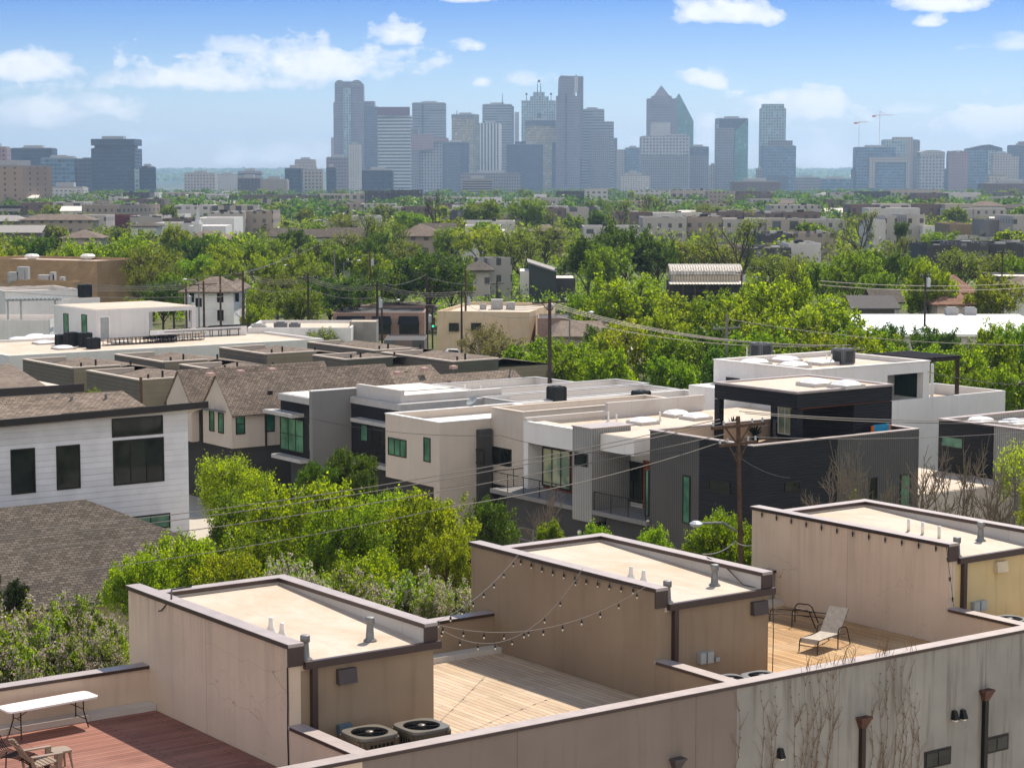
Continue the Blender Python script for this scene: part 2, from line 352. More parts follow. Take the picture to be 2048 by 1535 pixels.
# ------------------------------------------------------------------ camera, light, sky
cam = bpy.data.cameras.new('camera'); co = bpy.data.objects.new('camera', cam); COL.objects.link(co); SC.camera = co
cam.sensor_fit = 'HORIZONTAL'; cam.sensor_width = 36.0; cam.lens = 36.0 * FPX / 2048; cam.clip_start = .5; cam.clip_end = 60000
co.location = CAM; co.rotation_euler = (math.pi / 2 - TH, 0, 0)
SUN_AZ = math.atan2(.40, .917); SUN_EL = math.radians(53)
sl = bpy.data.lights.new('sun', 'SUN'); sl.energy = 5.0; sl.angle = math.radians(.53); sl.color = (1.0, .90, .76)
so = bpy.data.objects.new('sun', sl); COL.objects.link(so); so.location = (0, 0, 90)
sd = Vector((math.sin(SUN_AZ) * math.cos(SUN_EL), math.cos(SUN_AZ) * math.cos(SUN_EL), math.sin(SUN_EL)))
so.rotation_euler = sd.to_track_quat('Z', 'Y').to_euler()
W = bpy.data.worlds.new('World'); SC.world = W; W.use_nodes = True; wn = NT(W.node_tree); bg = W.node_tree.nodes['Background']
sky = wn.new('ShaderNodeTexSky', sky_type='NISHITA'); sky.sun_disc = False; sky.sun_elevation = SUN_EL; sky.sun_rotation = SUN_AZ
sky.altitude = 100; sky.air_density = 1.0; sky.dust_density = .6; sky.ozone_density = 2.0
dirv = wn.new('ShaderNodeTexCoord').outputs['Generated']; d3 = wn.sep(dirv)
yy = wn.math('MAXIMUM', d3[1], .02); cu = wn.math('DIVIDE', d3[0], yy); cv = wn.math('DIVIDE', d3[2], yy)
cvec = wn.comb(cu, cv); n1 = wn.new('ShaderNodeTexNoise'); wn.put(n1, Vector=wn.map(cvec, (1, 1.5, 1)), Scale=46.0, Detail=9.0, Roughness=.60)
n2 = wn.new('ShaderNodeTexNoise'); wn.put(n2, Vector=cvec, Scale=9.0, Detail=3.0)
wob = wn.math('SUBTRACT', n2.outputs[0], .5)
def pxu(x): return (x - CX) / FPX
def pxv(y): return (YH - y) / FPX
CLOUDS = [  # centre x, base y, half width, rise above base, density
 (55, 160, 125, 62, .9), (95, 245, 190, 78, .8), (430, 182, 235, 68, 1.1), (255, 172, 60, 40, .6), (650, 158, 205, 88, 1.0), (520, 112, 100, 36, .5),
 (800, 95, 62, 52, 1.0), (925, 110, 36, 30, .7), (945, 14, 80, 22, .7), (1450, 52, 130, 48, 1.0), (1398, 182, 46, 44, 1.2),
 (1600, 245, 145, 68, 1.2), (1650, 345, 130, 110, .8), (1990, 272, 105, 82, 1.5), (1860, 30, 120, 50, .95), (1834, 62, 30, 26, .8),
 (1990, 110, 85, 36, .35), (540, 325, 150, 48, .7), (310, 290, 60, 26, .45), (952, 180, 26, 22, .8), (1050, 175, 70, 30, .4), (1412, 300, 44, 70, .9), (20, 330, 60, 40, .3), (1830, 225, 60, 22, .3), (370, 120, 26, 14, .6), (1270, 300, 60, 30, .35),
 (2300, 200, 200, 90, 1.0), (-300, 200, 220, 90, 1.0), (900, -250, 400, 160, 1.0), (1900, -300, 300, 140, 1.0), (100, -280, 300, 130, 1.0)]
acc = None
for (x, yb, hw, rise, den) in CLOUDS:
    du = wn.math('DIVIDE', wn.math('SUBTRACT', wn.math('ADD', cu, wn.math('MULTIPLY', wob, .030)), pxu(x)), hw / FPX)
    dv = wn.math('SUBTRACT', wn.math('ADD', cv, wn.math('MULTIPLY', wob, .012)), pxv(yb - rise * .28))
    up = wn.math('DIVIDE', wn.math('MAXIMUM', dv, 0.0), rise * .78 / FPX); dn = wn.math('DIVIDE', wn.math('MINIMUM', dv, 0.0), rise * .34 / FPX)
    r2 = wn.math('ADD', wn.math('MULTIPLY', du, du), wn.math('ADD', wn.math('MULTIPLY', up, up), wn.math('MULTIPLY', dn, dn)))
    r = wn.math('MULTIPLY', wn.math('SUBTRACT', 1.0, wn.math('SQRT', r2)), 1.0)
    k = wn.math('MULTIPLY', wn.math('ADD', wn.math('MAXIMUM', r, -1.0), wn.math('MULTIPLY', wn.math('SUBTRACT', n1.outputs[0], .50), 3.3)), den)
    acc = k if acc is None else wn.math('MAXIMUM', acc, k)
cm = wn.math('MULTIPLY', wn.ramp(acc, (-.05, 0.0), (.22, .55), (.62, 1.0)), wn.ramp(d3[1], (.05, 0.0), (.2, 1.0)))
shade = wn.ramp(wn.math('ADD', wn.noise(cvec, 55.0, 4.0), wn.math('MULTIPLY', acc, .12)), (.35, 0.0), (.62, 1.0))
body = wn.mix(shade, (6.6, 7.0, 7.7), (9.2, 9.0, 8.8))
# unseen bright clouds added low behind the camera to fill shaded walls
oc = wn.noise(wn.map(dirv, (1, 1, 2.2)), 2.6, 6.0, .6); away = wn.ramp(wn.math('SUBTRACT', wn.math('MULTIPLY', d3[1], -1.0), wn.math('MULTIPLY', d3[2], .30)), (.02, 0.0), (.22, 1.0))
ocm = wn.math('MULTIPLY', wn.ramp(oc, (.40, 0.0), (.56, 1.0)), away)
band = wn.ramp(d3[2], (.0, (.92, 1.0, 1.20)), (.04, (.57, .74, 1.05)), (.085, (.135, .33, .82)), (.30, (.75, .9, 1.0)))
tint = wn.mix(1.0, sky.outputs[0], band, 'MULTIPLY')
skyc = wn.mix(wn.math('MULTIPLY', cm, .88), tint, body)
wn.put(bg, Color=wn.mix(wn.math('MULTIPLY', ocm, .9), skyc, (13.2, 12.3, 11.0)), Strength=.1)
SC.view_settings.view_transform = 'Standard'; SC.view_settings.look = 'None'; SC.view_settings.gamma = 1; SC.view_settings.exposure = .42
SC.render.engine = 'CYCLES'; SC.cycles.use_denoising = True; SC.cycles.max_bounces = 6; SC.cycles.transparent_max_bounces = 6; SC.cycles.volume_bounces = 0
SC.cycles.caustics_reflective = False; SC.cycles.caustics_refractive = False
# =================================================================== FOREGROUND ROW OF TOWNHOUSES
DZ = 10.3                         # roof deck level
PT = 11.4                         # parapet top
T0, TF, TB, TW = 37.45, 40.6, 47.9, 49.0        # front wall, stair tower front, back, wing wall end
S0 = [12.2, 23.1, 34.0, 45.05, 56.0]
C['coping'] = paint('coping with sunlight in its tone', (.37, .315, .30), .5, .1, .4, .14)  # lightened so the sunlit coping tops are in the colour
C['coping_dark'] = paint('dark brown gutter metal and shaded coping edge', (.055, .035, .032), .42, .25, .5, .1)  # real brown on gutters and pipes; paints shade on the coping edge strips
WALLM = ['stucco_beige', 'stucco_brown', 'stucco_weathered', 'stucco_weathered']
FRONTM = ['stucco_beige', 'stucco_taupe', 'stucco_weathered', 'stucco_weathered']
BODYM = ['stucco_beige', 'stucco_brown', 'stucco_brown', 'stucco_yellow']
PARTYM = [None, 'stucco_beige_cracked', 'stucco_brown', 'stucco_beige_cracked']
DECKM = ['deck_red', 'deck_tan', 'deck_orange', 'deck_tan']
HLAB = ['beige stucco townhouse with red stained roof deck at lower left',
        'brown stucco townhouse with tan roof deck strung with bulbs',
        'brown towered townhouse with weathered grey front wall covered in bare vines',
        'pale yellow stair tower townhouse at the right edge of the row']
houses = []
for k in range(4):
    a, b = S0[k], S0[k + 1]
    if k == 3: b = 62.0
    if k == 0: a = 8.0
    h = thing('townhouse', HLAB[k], 'house', S((a + b) / 2, 43.5, 0), 'row of townhouses with roof decks'); houses.append(h)
    m = MB(); m.bst(a, b, T0, T0 + .32, 0, PT - .08); mk(m, 'front_wall', C[FRONTM[k]], h)
    m = MB(); m.bst(a + .01, b - .01, T0 + .33, 47.85, 0, DZ - .12); mk(m, 'storey_block', C[WALLM[k]], h)
    m = MB(); m.bst(a + (4.0 if k else 0), b, 47.88, 48.2, 0, PT - .08); mk(m, 'back_wall', C[WALLM[k]], h)
    m = MB(); m.bst(a + .02, b - .02, T0 + .34, 47.72, DZ - .115, DZ); mk(m, 'roof_deck', C[DECKM[k]], h)
    m = MB(); m.bst(a + (4.0 if k else 0), b - .01, 47.45, 47.87, DZ - .1, DZ + .16); mk(m, 'flashing_curb', C['curb'], h)
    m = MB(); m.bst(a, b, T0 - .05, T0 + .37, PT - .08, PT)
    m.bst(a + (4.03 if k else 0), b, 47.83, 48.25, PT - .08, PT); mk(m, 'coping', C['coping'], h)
    m = MB(); m.bst(a, b, T0 - .056, T0 - .051, PT - .09, PT - .012); mk(m, 'shaded_edge', C['coping_dark'], h)  # dark strip paints the shade on the coping's camera-facing edge
    m = MB(); m.bst(a + (4.06 if k else 0), b, 47.824, 47.829, PT - .09, PT - .012); mk(m, 'shaded_edge', C['coping_dark'], h)
    if not k: continue
    # low divider wall in front of the stair tower
    m = MB(); m.bst(a, a + .3, T0 + .33, TF, DZ - .1, PT - .08); mk(m, 'divider_wall', C['stucco_beige' if k == 1 else ('stucco_brown' if k == 2 else 'stucco_beige')], h)
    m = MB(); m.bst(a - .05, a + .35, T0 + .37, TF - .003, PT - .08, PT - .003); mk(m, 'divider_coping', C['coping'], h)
    # stair tower: party wall with wing, back and right parapets, body, roof
    zf, zb = 12.83, 13.14; zt = 13.22
    m = MB(); m.bst(a, a + .3, TF, TW, 0, zt); mk(m, 'party_wall', C[PARTYM[k]], h)
    tw = thing_body = MB(); tw.bst(a + .3, a + 3.98, TF + .02, TB, 0, zf - .2); bodyo = mk(tw, 'stair_tower', C[BODYM[k]], h)
    m = MB(); zr = lambda p: zf + (zb - zf) * ((p[0] * AV.x + p[1] * AV.y) - TF) / (TB - TF)
    q = [S(a + .3, TF), S(a + 3.72, TF), S(a + 3.72, TB - .3), S(a + .3, TB - .3)]
    m.prism([(p.x, p.y) for p in q], zf - .2, zr); rf = mk(m, 'tower_roof', C['membrane'], bodyo)
    m = MB(); m.bst(a + .3, a + 4.0, TB - .3, TB, zf - .2, zt); m.bst(a + 3.72, a + 4.0, TF, TB - .3, zf - .2, zt); mk(m, 'tower_parapet', C['curb'], bodyo)
    m = MB(); cz = zt
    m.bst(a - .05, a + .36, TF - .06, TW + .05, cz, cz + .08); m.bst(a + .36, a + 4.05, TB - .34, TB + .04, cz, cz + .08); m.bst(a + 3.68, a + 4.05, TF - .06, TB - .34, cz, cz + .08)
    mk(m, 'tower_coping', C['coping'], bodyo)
    m = MB(); m.bst(a - .056, a - .051, TF - .06, TW + .05, cz - .03, cz + .068); mk(m, 'shaded_edge', C['coping_dark'], bodyo)  # edge strips darken the coping sides that lie in shade
    m = MB(); m.bst(a + 3.674, a + 3.679, TF - .06, TB - .34, cz - .03, cz + .068); m.bst(a + .37, a + 3.674, TB - .346, TB - .341, cz - .03, cz + .068); mk(m, 'shaded_edge', C['coping_dark'], bodyo)
    m = MB(); m.bst(a - .056, a - .051, T0 + .37, TF - .07, PT - .09, PT - .012); mk(m, 'shaded_edge', C['coping_dark'], h)
    for q0, q1 in ((-.05, .36), (3.68, 4.05)): m = MB(); m.bst(a + q0, a + q1, TF - .06, TF - .003, zf - .06, cz); mk(m, 'coping_end_cap', C['coping_dark'], bodyo)
    m = MB(); m.bst(a + .37, a + 4.12, TF - .13, TF, zf - .16, zf + .02); mk(m, 'gutter', C['coping_dark'], bodyo)
    m = MB(); m.bst(a + .55, a + .69, TF - .12, TF + .02, DZ + .5, zf - .16); mk(m, 'downspout', C['coping_dark'], bodyo)
    # metal flue pipes with caps, white plumbing vents
    def flue(s, t):
        z = zr(S(s, t)) ; m = MB(); p = S(s, t, z)
        m.lathe(p, [(.17, 0), (.15, .03), (.105, .07), (.08, .42), (.08, .44)], 14); fo = mk(m, 'flue_pipe', C['steel'], rf, smooth=True)
        m = MB(); m.lathe(p + Vector((0, 0, .40)), [(.08, 0), (.115, .02), (.115, .16), (.10, .18), (.06, .185)], 14)
        # caps are pieces of the same pipe
        mk(m, 'flue_cap', C['steel'], rf, smooth=True)
    def pvc(s, t, cone=True):
        z = zr(S(s, t)); m = MB(); p = S(s, t, z)
        m.lathe(p, [(.16, 0), (.14, .08), (.06, .24), (.05, .42), (.045, .43)] if cone else [(.05, 0), (.05, .38)], 12); mk(m, 'vent_pipe', C['pvc'], rf, smooth=True)
    if k == 1: fl, pv = [(588, 1300), (740, 1278)], [(542, 1268), (564, 1277)]
    elif k == 2: fl, pv = [(1322, 1187), (1429, 1168)], [(1262, 1162), (1287, 1168)]
    else: fl, pv = [(1900, 1100), (1961, 1080)], [(1817, 1063), (1845, 1068), (1878, 1074)]
    for (x, y) in fl: s_, t_ = ST_(x, y, 12.9); flue(a + .52 if s_ < a + 1.2 else min(s_, a + 3.4), TF + .16 if s_ < a + 1.2 else max(t_, TF + .35))
    for (x, y) in pv: s_, t_ = ST_(x, y, 12.95); pvc(max(s_, a + .6), t_, k < 3)
# wall boxes on the tower fronts
def wallbox(parent, x0, y0, x1, y1, d, m, name, tilt=0.0, t=TF):
    sa, za = onT(t, x0, (y0 + y1) / 2); sb, _ = onT(t, x1, (y0 + y1) / 2); _, z1 = onT(t, (x0 + x1) / 2, y0); _, z0 = onT(t, (x0 + x1) / 2, y1)
    mb = MB(); q = [S(sa, t - d - tilt), S(sb, t - d - tilt), S(sb, t + .03), S(sa, t + .03)]; r = [S(sa, t - d), S(sb, t - d), S(sb, t + .03), S(sa, t + .03)]
    mb.hexa([(p.x, p.y, z0) for p in q], [(p.x, p.y, z1) for p in r]); return mk(mb, name, m, parent)
wallbox(houses[1], 673, 1335, 709, 1364, .10, C['hood_brown'], 'vent_hood', .05)
wallbox(houses[1], 674, 1446, 699, 1466, .14, C['blue_box'], 'electrical_box')
wallbox(houses[2], 1502, 1201, 1531, 1227, .10, C['hood_brown'], 'vent_hood', .05)
wallbox(houses[2], 1395, 1303, 1406, 1325, .14, C['grey_box'], 'meter_box'); wallbox(houses[2], 1409, 1301, 1421, 1323, .14, C['grey_box'], 'meter_box')
wallbox(houses[2], 1429, 1313, 1437, 1321, .06, C['grey_box'], 'conduit_box')
wallbox(houses[3], 1989, 1121, 2010, 1142, .10, C['hood_cream'], 'vent_hood', .05)
wallbox(houses[3], 1942, 1202, 1953, 1221, .14, C['grey_box'], 'meter_box'); wallbox(houses[3], 1956, 1199, 1967, 1218, .14, C['grey_box'], 'meter_box')
# front wall: leader heads, downspouts, lamps, louvred vents
def leader(parent, x, y, w, hgt, m, pipe_m):
    s, z = onT(T0, x, y); d = .22; mb = MB()
    top = [S(s - w / 2, T0 - d), S(s + w / 2, T0 - d), S(s + w / 2, T0), S(s - w / 2, T0)]; b = [S(s - w / 4, T0 - d * .6), S(s + w / 4, T0 - d * .6), S(s + w / 4, T0), S(s - w / 4, T0)]
    mb.hexa([(p.x, p.y, z - hgt) for p in b], [(p.x, p.y, z - .1) for p in top]); mb.bst(s - w / 2 - .02, s + w / 2 + .02, T0 - d - .02, T0, z - .1, z - .04)
    lo = mk(mb, 'leader_head', m, parent)
    mb = MB(); mb.bst(s - .07, s + .07, T0 - .13, T0 - .005, .1, z - hgt + .02); mk(mb, 'downspout', pipe_m, parent)
leader(houses[1], 1350, 1510, .34, .3, C['hood_brown'], C['coping_dark'])
leader(houses[2], 1722, 1428, .36, .34, C['rust'], C['brown_metal']); leader(houses[2], 1968, 1374, .36, .34, C['rust'], C['black_metal'])
def lamp(parent, x, y):
    s, z = onT(T0, x, y); mb = MB()
    mb.hexa([(p.x, p.y, z - .12) for p in (S(s - .09, T0 - .17), S(s + .09, T0 - .17), S(s + .09, T0), S(s - .09, T0))], [(p.x, p.y, z + .12) for p in (S(s - .06, T0 - .10), S(s + .06, T0 - .10), S(s + .06, T0), S(s - .06, T0))])
    lo = mk(mb, 'wall_lamp', C['black_metal'], parent); mb = MB(); mb.bst(s - .05, s + .05, T0 - .13, T0 - .03, z - .17, z - .121); mk(mb, 'lamp_lens', C['bulb'], lo)
lamp(houses[2], 1906, 1428); lamp(houses[2], 1923, 1426); lamp(houses[2], 1558, 1504)
def louvre(parent, x0, y0, x1, y1):
    o = wallbox(parent, x0, y0, x1, y1, .02, C['black_metal'], 'window', t=T0)
    sa, _ = onT(T0, x0, (y0 + y1) / 2); sb, _ = onT(T0, x1, (y0 + y1) / 2); _, z1 = onT(T0, (x0 + x1) / 2, y0); _, z0 = onT(T0, (x0 + x1) / 2, y1)
    mb = MB(); w = (sb - sa - .1) / 2
    for i in range(2): mb.bst(sa + .05 + i * w + .02, sa + .05 + (i + 1) * w - .02, T0 - .035, T0 - .021, z0 + .06, z1 - .06)
    mk(mb, 'pane', C['glass_dark'], o)
louvre(houses[2], 1848, 1497, 1901, 1532); louvre(houses[2], 1968, 1470, 2016, 1502)

# bare vines climbing the grey wall
def vine(xs, seed, label):
    rnd = random.Random(seed); mb = MB()
    for (x, y) in xs:
        s, z = onT(T0, x, y); zt = z; pts = []; ss, zz = s, 7.2; n = 16
        ss += rnd.uniform(-.25, .25)
        for i in range(n + 1):
            f = i / n; pts.append(S(ss + (s - ss) * f + .07 * math.sin(f * 9 + seed) + rnd.uniform(-.03, .03), T0 - .025 - .02 * rnd.random(), zz + (zt - zz) * f))
        mb.tube(pts, [.011 * (1.25 - f / n) for f in range(n + 1)], 4)
        for j in range(rnd.randint(5, 9)):
            i = rnd.randint(4, n - 1); p = pts[i]; d = rnd.choice((-1, 1)); q = [p]
            for e in range(4): q.append(q[-1] + BV * d * rnd.uniform(.02, .12) + Vector((0, 0, rnd.uniform(.02, .22))) - AV * rnd.uniform(-.004, .012))
            mb.tube(q, [.008, .007, .006, .005, .004], 3)
        for j in range(14):
            p = pts[rnd.randint(3, n)]; mb.ball(p - AV * .02, .018, 4)
    mk(mb, 'bare_vine', C['vine'], None, label, 'vine', 'bare vines on the grey wall')
C['vine'] = paint('dry vine stem', (.20, .115, .06), .9, 0, .2, .3, 6.0)
vine([(1478, 1400), (1521, 1380), (1550, 1372), (1537, 1430)], 1, 'sparse bare vine stems climbing left end of the weathered grey wall')
vine([(1582, 1352), (1600, 1385), (1610, 1348), (1622, 1362), (1640, 1345), (1655, 1340), (1668, 1335), (1632, 1392)], 2, 'densest tangle of bare vine stems left of the rusty middle downspout')
vine([(1745, 1390), (1760, 1345), (1776, 1322), (1790, 1318), (1805, 1312), (1820, 1340), (1832, 1385), (1812, 1372)], 3, 'bare vine stems right of the rusty middle downspout reaching over the coping')
mb = MB(); rnd = random.Random(5)
for (x, y) in ((1650, 1338), (1690, 1336), (1700, 1334), (1712, 1330), (1760, 1326), (1776, 1322), (1780, 1321), (1826, 1312), (1620, 1346), (1670, 1340)):
    s, z = onT(T0, x, y)
    for e in range(4):
        p = S(s + rnd.uniform(-.1, .1), T0 + rnd.uniform(-.04, .3), PT); h = rnd.uniform(.25, .62)
        mb.tube([p, p + Vector((rnd.uniform(-.12, .12), rnd.uniform(-.1, .1), h * .6)), p + Vector((rnd.uniform(-.28, .28), rnd.uniform(-.2, .2), h))], [.008, .006, .003], 3)
mk(mb, 'bare_vine', C['vine'], None, 'dry vine tips sticking up above the coping beside the lounger deck', 'vine', 'bare vines on the grey wall')

# -------------------------------------------------------------- condensers
def hvac(c, w, h, label, round_=True, housing='hvac_tan', badge=True, rot=0.0, group='air conditioning condensers'):
    r = thing('air_conditioner', label, 'air conditioner', c, group)
    def loop(k, z, pw=5.0):
        out = []
        for i in range(28):
            a = 2 * math.pi * i / 28; ca, sa = math.cos(a), math.sin(a); q = (abs(ca) ** pw + abs(sa) ** pw) ** (-1 / pw)
            out.append(BV * (ca * q * w / 2 * k) + AV * (sa * q * w / 2 * k) + Vector((0, 0, z)))
        return out
    pw = 4.5 if round_ else 14.0
    mb = MB(); mb.hexa(loop(.95, .06, pw), loop(.95, h - .06, pw)); mk(mb, 'coil', C['hvac_dark'], r, local=True)
    mb = MB(); mb.hexa(loop(1.0, 0, pw), loop(1.0, .1, pw)); mb.hexa(loop(1.0, h - .16, pw), loop(1.0, h - .06, pw))
    for i in range(4):
        for d in (-1, 0, 1):
            a = math.pi / 4 + i * math.pi / 2 + d * .14; ca, sa = math.cos(a), math.sin(a); q = (abs(ca) ** pw + abs(sa) ** pw) ** (-1 / pw) * w / 2 * .99
            p = BV * ca * q + AV * sa * q; mb.tube([p + Vector((0, 0, .05)), p + Vector((0, 0, h - .08))], .05, 5)
    for i in range(4):
        u = (BV, AV, -BV, -AV)[i]; v = (AV, -BV, -AV, BV)[i]
        for j in range(-3, 4): p = u * w * .482 + v * (j * w * .1); mb.bar(p + Vector((0, 0, .05)), p + Vector((0, 0, h - .08)), .022)
    mk(mb, 'housing', C[housing], r, local=True)
    mb = MB(); o_ = loop(1.02, h - .06, pw); o2 = loop(1.0, h, pw); n = 28; rr = w * .40
    inn = [Vector((rr * math.cos(2 * math.pi * i / n + math.atan2(BV.y, BV.x)), rr * math.sin(2 * math.pi * i / n + math.atan2(BV.y, BV.x)), h)) for i in range(n)]
    for i in range(n):
        j = (i + 1) % n; mb.poly([o_[i], o_[j], o2[j], o2[i]]); mb.poly([o2[i], o2[j], inn[j], inn[i]])
        mb.poly([inn[i], inn[j], inn[j] - Vector((0, 0, .12)), inn[i] - Vector((0, 0, .12))])
    mk(mb, 'top_ring', C['hvac_top' if housing == 'hvac_tan' else housing], r, local=True)
    mb = MB(); mb.lathe((0, 0, h - .13), [(rr, 0), (rr, .02)], 24)
    for i in range(5): mb.tube([(0, 0, h - .015)] + [Vector((rr * f * math.cos(i * 1.2566), rr * f * math.sin(i * 1.2566), h - .012)) for f in (.5, 1.0)], .012, 4)
    for f in (.3, .45, .6, .75, .9): mb.tube([Vector((rr * f * math.cos(2 * math.pi * i / 24), rr * f * math.sin(2 * math.pi * i / 24), h - .015)) for i in range(25)], .006, 3, False)
    mk(mb, 'fan_guard', C['black_metal'], r, local=True)
    mb = MB(); mb.lathe((0, 0, h - .03), [(.09, 0), (.10, .03), (.08, .05), (.01, .055)], 14); mk(mb, 'fan_hub', C['hvac_top' if housing == 'hvac_tan' else 'hvac_grey'], r, local=True, smooth=True)
    if badge:
        mb = MB(); p = -AV * (w * .5) + Vector((0, 0, h - .36)) + BV * .02; mb.obox(p, BV * .15, -AV * .012, Vector((0, 0, .06))); mb.cur = 1; mb.obox(p + BV * .16 + Vector((0, 0, .02)), BV * .07, -AV * .012, Vector((0, 0, .05)))
        mk(mb, 'badge', [C['logo_red'], C['plastic_white']], r, local=True)
    return r
C['hvac_top'] = paint('pale taupe condenser top', (.14, .125, .105), .4, .3, .5)
hz = DZ + 1.05
for (x, y, lab) in ((739, 1462, 'rounded taupe condenser beside the blue grey electrical box'), (843, 1449, 'rounded taupe condenser at corner of the tan boarded deck')):
    s, t = ST_(x, y, hz); hvac(S(s, t, DZ), 1.08, 1.05, lab)
for (x, y, lab) in ((1461, 1356, 'dark condenser top showing behind parapet below the meter boxes'), (1524, 1349, 'low dark condenser top at the tower corner beside the lounger deck'), (2020, 1236, 'dark condenser top showing in front of the yellow stair tower')):
    s, t = ST_(x, y, 11.2); hvac(S(s, max(t, 38.4), DZ), .9, .9, lab, housing='hvac_grey', badge=False)

# -------------------------------------------------------------- folding table
tb = [P(x, y, DZ + .76) for x, y in ((26, 1423.5), (188, 1394), (164, 1382.5), (5, 1406))]
o0 = tb[0]; L = (tb[1] - tb[0]); Lw = 2.44; L = L.normalized(); Wd = Vector((-L.y, L.x, 0)); c0 = (tb[0] + tb[1] + tb[2] + tb[3]) / 4
r = thing('folding_table', 'long white folding table with dark bent legs against the parapet', 'table', (c0.x, c0.y, DZ))
mb = MB(); pts = []
for i in range(32):
    a = 2 * math.pi * i / 32; ca, sa = math.cos(a), math.sin(a); q = (abs(ca) ** 14 + abs(sa) ** 14) ** (-1 / 14); pts.append(L * ca * q * Lw / 2 + Wd * sa * q * .38)
mb.hexa([p + Vector((0, 0, .715)) for p in pts], [p + Vector((0, 0, .76)) for p in pts]); mk(mb, 'tabletop', C['plastic_white'], r, local=True)
for e in (-1, 1):
    for sgn in (-1, 1):
        mb = MB(); p = L * e * .85 + Wd * sgn * .2
        mb.tube([p + Vector((0, 0, .714)), p + Vector((0, 0, .42)), p + Wd * sgn * .13 + L * e * .06 + Vector((0, 0, .012))], .017, 6); mk(mb, 'leg', C['brown_metal'], r, local=True)
    mb = MB(); a_, b_ = L * e * .85 - Wd * .2, L * e * .85 + Wd * .2
    mb.tube([a_ + Vector((0, 0, .46)), b_ + Vector((0, 0, .46))], .012, 5); mb.tube([a_ * 1.02 - Wd * .06 + Vector((0, 0, .22)), b_ * 1.02 + Wd * .06 + Vector((0, 0, .22))], .012, 5)
    mb.tube([L * e * .85 + Vector((0, 0, .46)), L * e * .6 + Vector((0, 0, .60)), L * e * .25 + Vector((0, 0, .714))], .012, 5); mk(mb, 'brace', C['brown_metal'], r, local=True)

# -------------------------------------------------------------- chairs on the red deck
armA, armB = P(55, 1514, DZ + .62), P(112, 1507, DZ + .62); armC = P(51.5, 1500, DZ + .62)
X = BV; Yv = AV; wdt = max(.6, (armC - armA).length); org = (armA + armC) / 2
r = thing('deck_chair', 'grey brown plastic slatted deck chair with broad arms beside small table', 'chair', (org.x, org.y, DZ)); U = Vector((0, 0, 1)); ww = .66
mb = MB()
for j in range(6):
    v = Yv * ((j - 2.5) * .098)
    top = 1.02 - .03 * abs(j - 2.5)
    mb.obox(X * .1 + v + U * .34 - Yv * .042, X * (-.42) + U * (top - .34), Yv * .084, X * .03 + U * .012)
mb.obox(X * (-.02) - Yv * .3 + U * .52, Yv * .6, X * -.02 + U * .06, X * -.03); mb.obox(X * (-.24) - Yv * .29 + U * .82, Yv * .58, X * -.02 + U * .06, X * -.03); mk(mb, 'backrest', C['plastic_tan'], r, local=True)
mb = MB()
for j in range(6): mb.obox(X * (.08 + j * .095) - Yv * .28 + U * (.335 + j * .012), X * .086, Yv * .56, U * .02)
mk(mb, 'seat', C['plastic_tan'], r, local=True)
for sgn in (-1, 1):
    mb = MB(); y0 = Yv * (sgn * ww / 2); mb.obox(X * -.02 + y0 - Yv * .06 + U * .60, X * .74, Yv * .12, U * .025); mk(mb, 'armrest', C['plastic_tan'], r, local=True)
    mb = MB(); mb.hexa([X * .56 + y0 - Yv * .03, X * .66 + y0 - Yv * .03, X * .66 + y0 + Yv * .03, X * .56 + y0 + Yv * .03], [X * .6 + y0 - Yv * .05 + U * .6, X * .72 + y0 - Yv * .05 + U * .6, X * .72 + y0 + Yv * .05 + U * .6, X * .6 + y0 + Yv * .05 + U * .6]); mk(mb, 'leg', C['plastic_tan'], r, local=True)
    mb = MB(); mb.bar(X * .62 + y0 * .9 + U * .33, X * -.32 + y0 * .9 + U * .03, .05, .08); mb.bar(X * .0 + y0 + U * .6, X * .05 + y0 * .9 + U * .2, .05); mk(mb, 'side_rail', C['plastic_tan'], r, local=True)
tp = P(119, 1497, DZ + .5); r = thing('side_table', 'small square grey brown plastic side table beside deck chair', 'table', (tp.x, tp.y, DZ))
mb = MB(); pts = []
for i in range(24):
    a = 2 * math.pi * i / 24; ca, sa = math.cos(a), math.sin(a); q = (abs(ca) ** 6 + abs(sa) ** 6) ** (-1 / 6); pts.append(BV * ca * q * .235 + AV * sa * q * .235)
mb.hexa([p + U * .45 for p in pts], [p + U * .5 for p in pts]); mk(mb, 'tabletop', C['plastic_tan'], r, local=True)
for a, b in ((1, 1), (1, -1), (-1, 1), (-1, -1)):
    mb = MB(); p = BV * a * .17 + AV * b * .17; mb.tube([p + U * .45, p * 1.1 + U * .3, p * 1.35], [.045, .03, .022], 6); mk(mb, 'leg', C['plastic_tan'], r, local=True)
# curved slatted lounge chair cut by the left edge
q0 = P(28, 1512, DZ + .42); r = thing('lounge_chair', 'curved slatted metal lounge chair at the lower left corner', 'chair', (q0.x, q0.y, DZ))
dx = (BV * .55 - AV * .84).normalized(); dy = Vector((-dx.y, dx.x, 0)); mb = MB()
prof = [(-.62, .92), (-.5, .66), (-.36, .50), (-.15, .46), (.1, .48), (.35, .46), (.6, .36), (.85, .18)]
for j in range(9): mb.tube([dx * a + dy * (-.28 + j * .07) + U * z for a, z in prof], .012, 5)
for a, z in (prof[1], prof[3], prof[5]): mb.tube([dx * a - dy * .3 + U * (z - .02), dx * a + dy * .3 + U * (z - .02)], .016, 5)
mk(mb, 'slatted_seat', C['bronze'], r, local=True)
mb = MB(); mb.obox(dx * -.66 - dy * .26 + U * .6, dy * .52, dx * -.1 + U * .42, dx * .03); mk(mb, 'backrest', C['plastic_tan'], r, local=True)
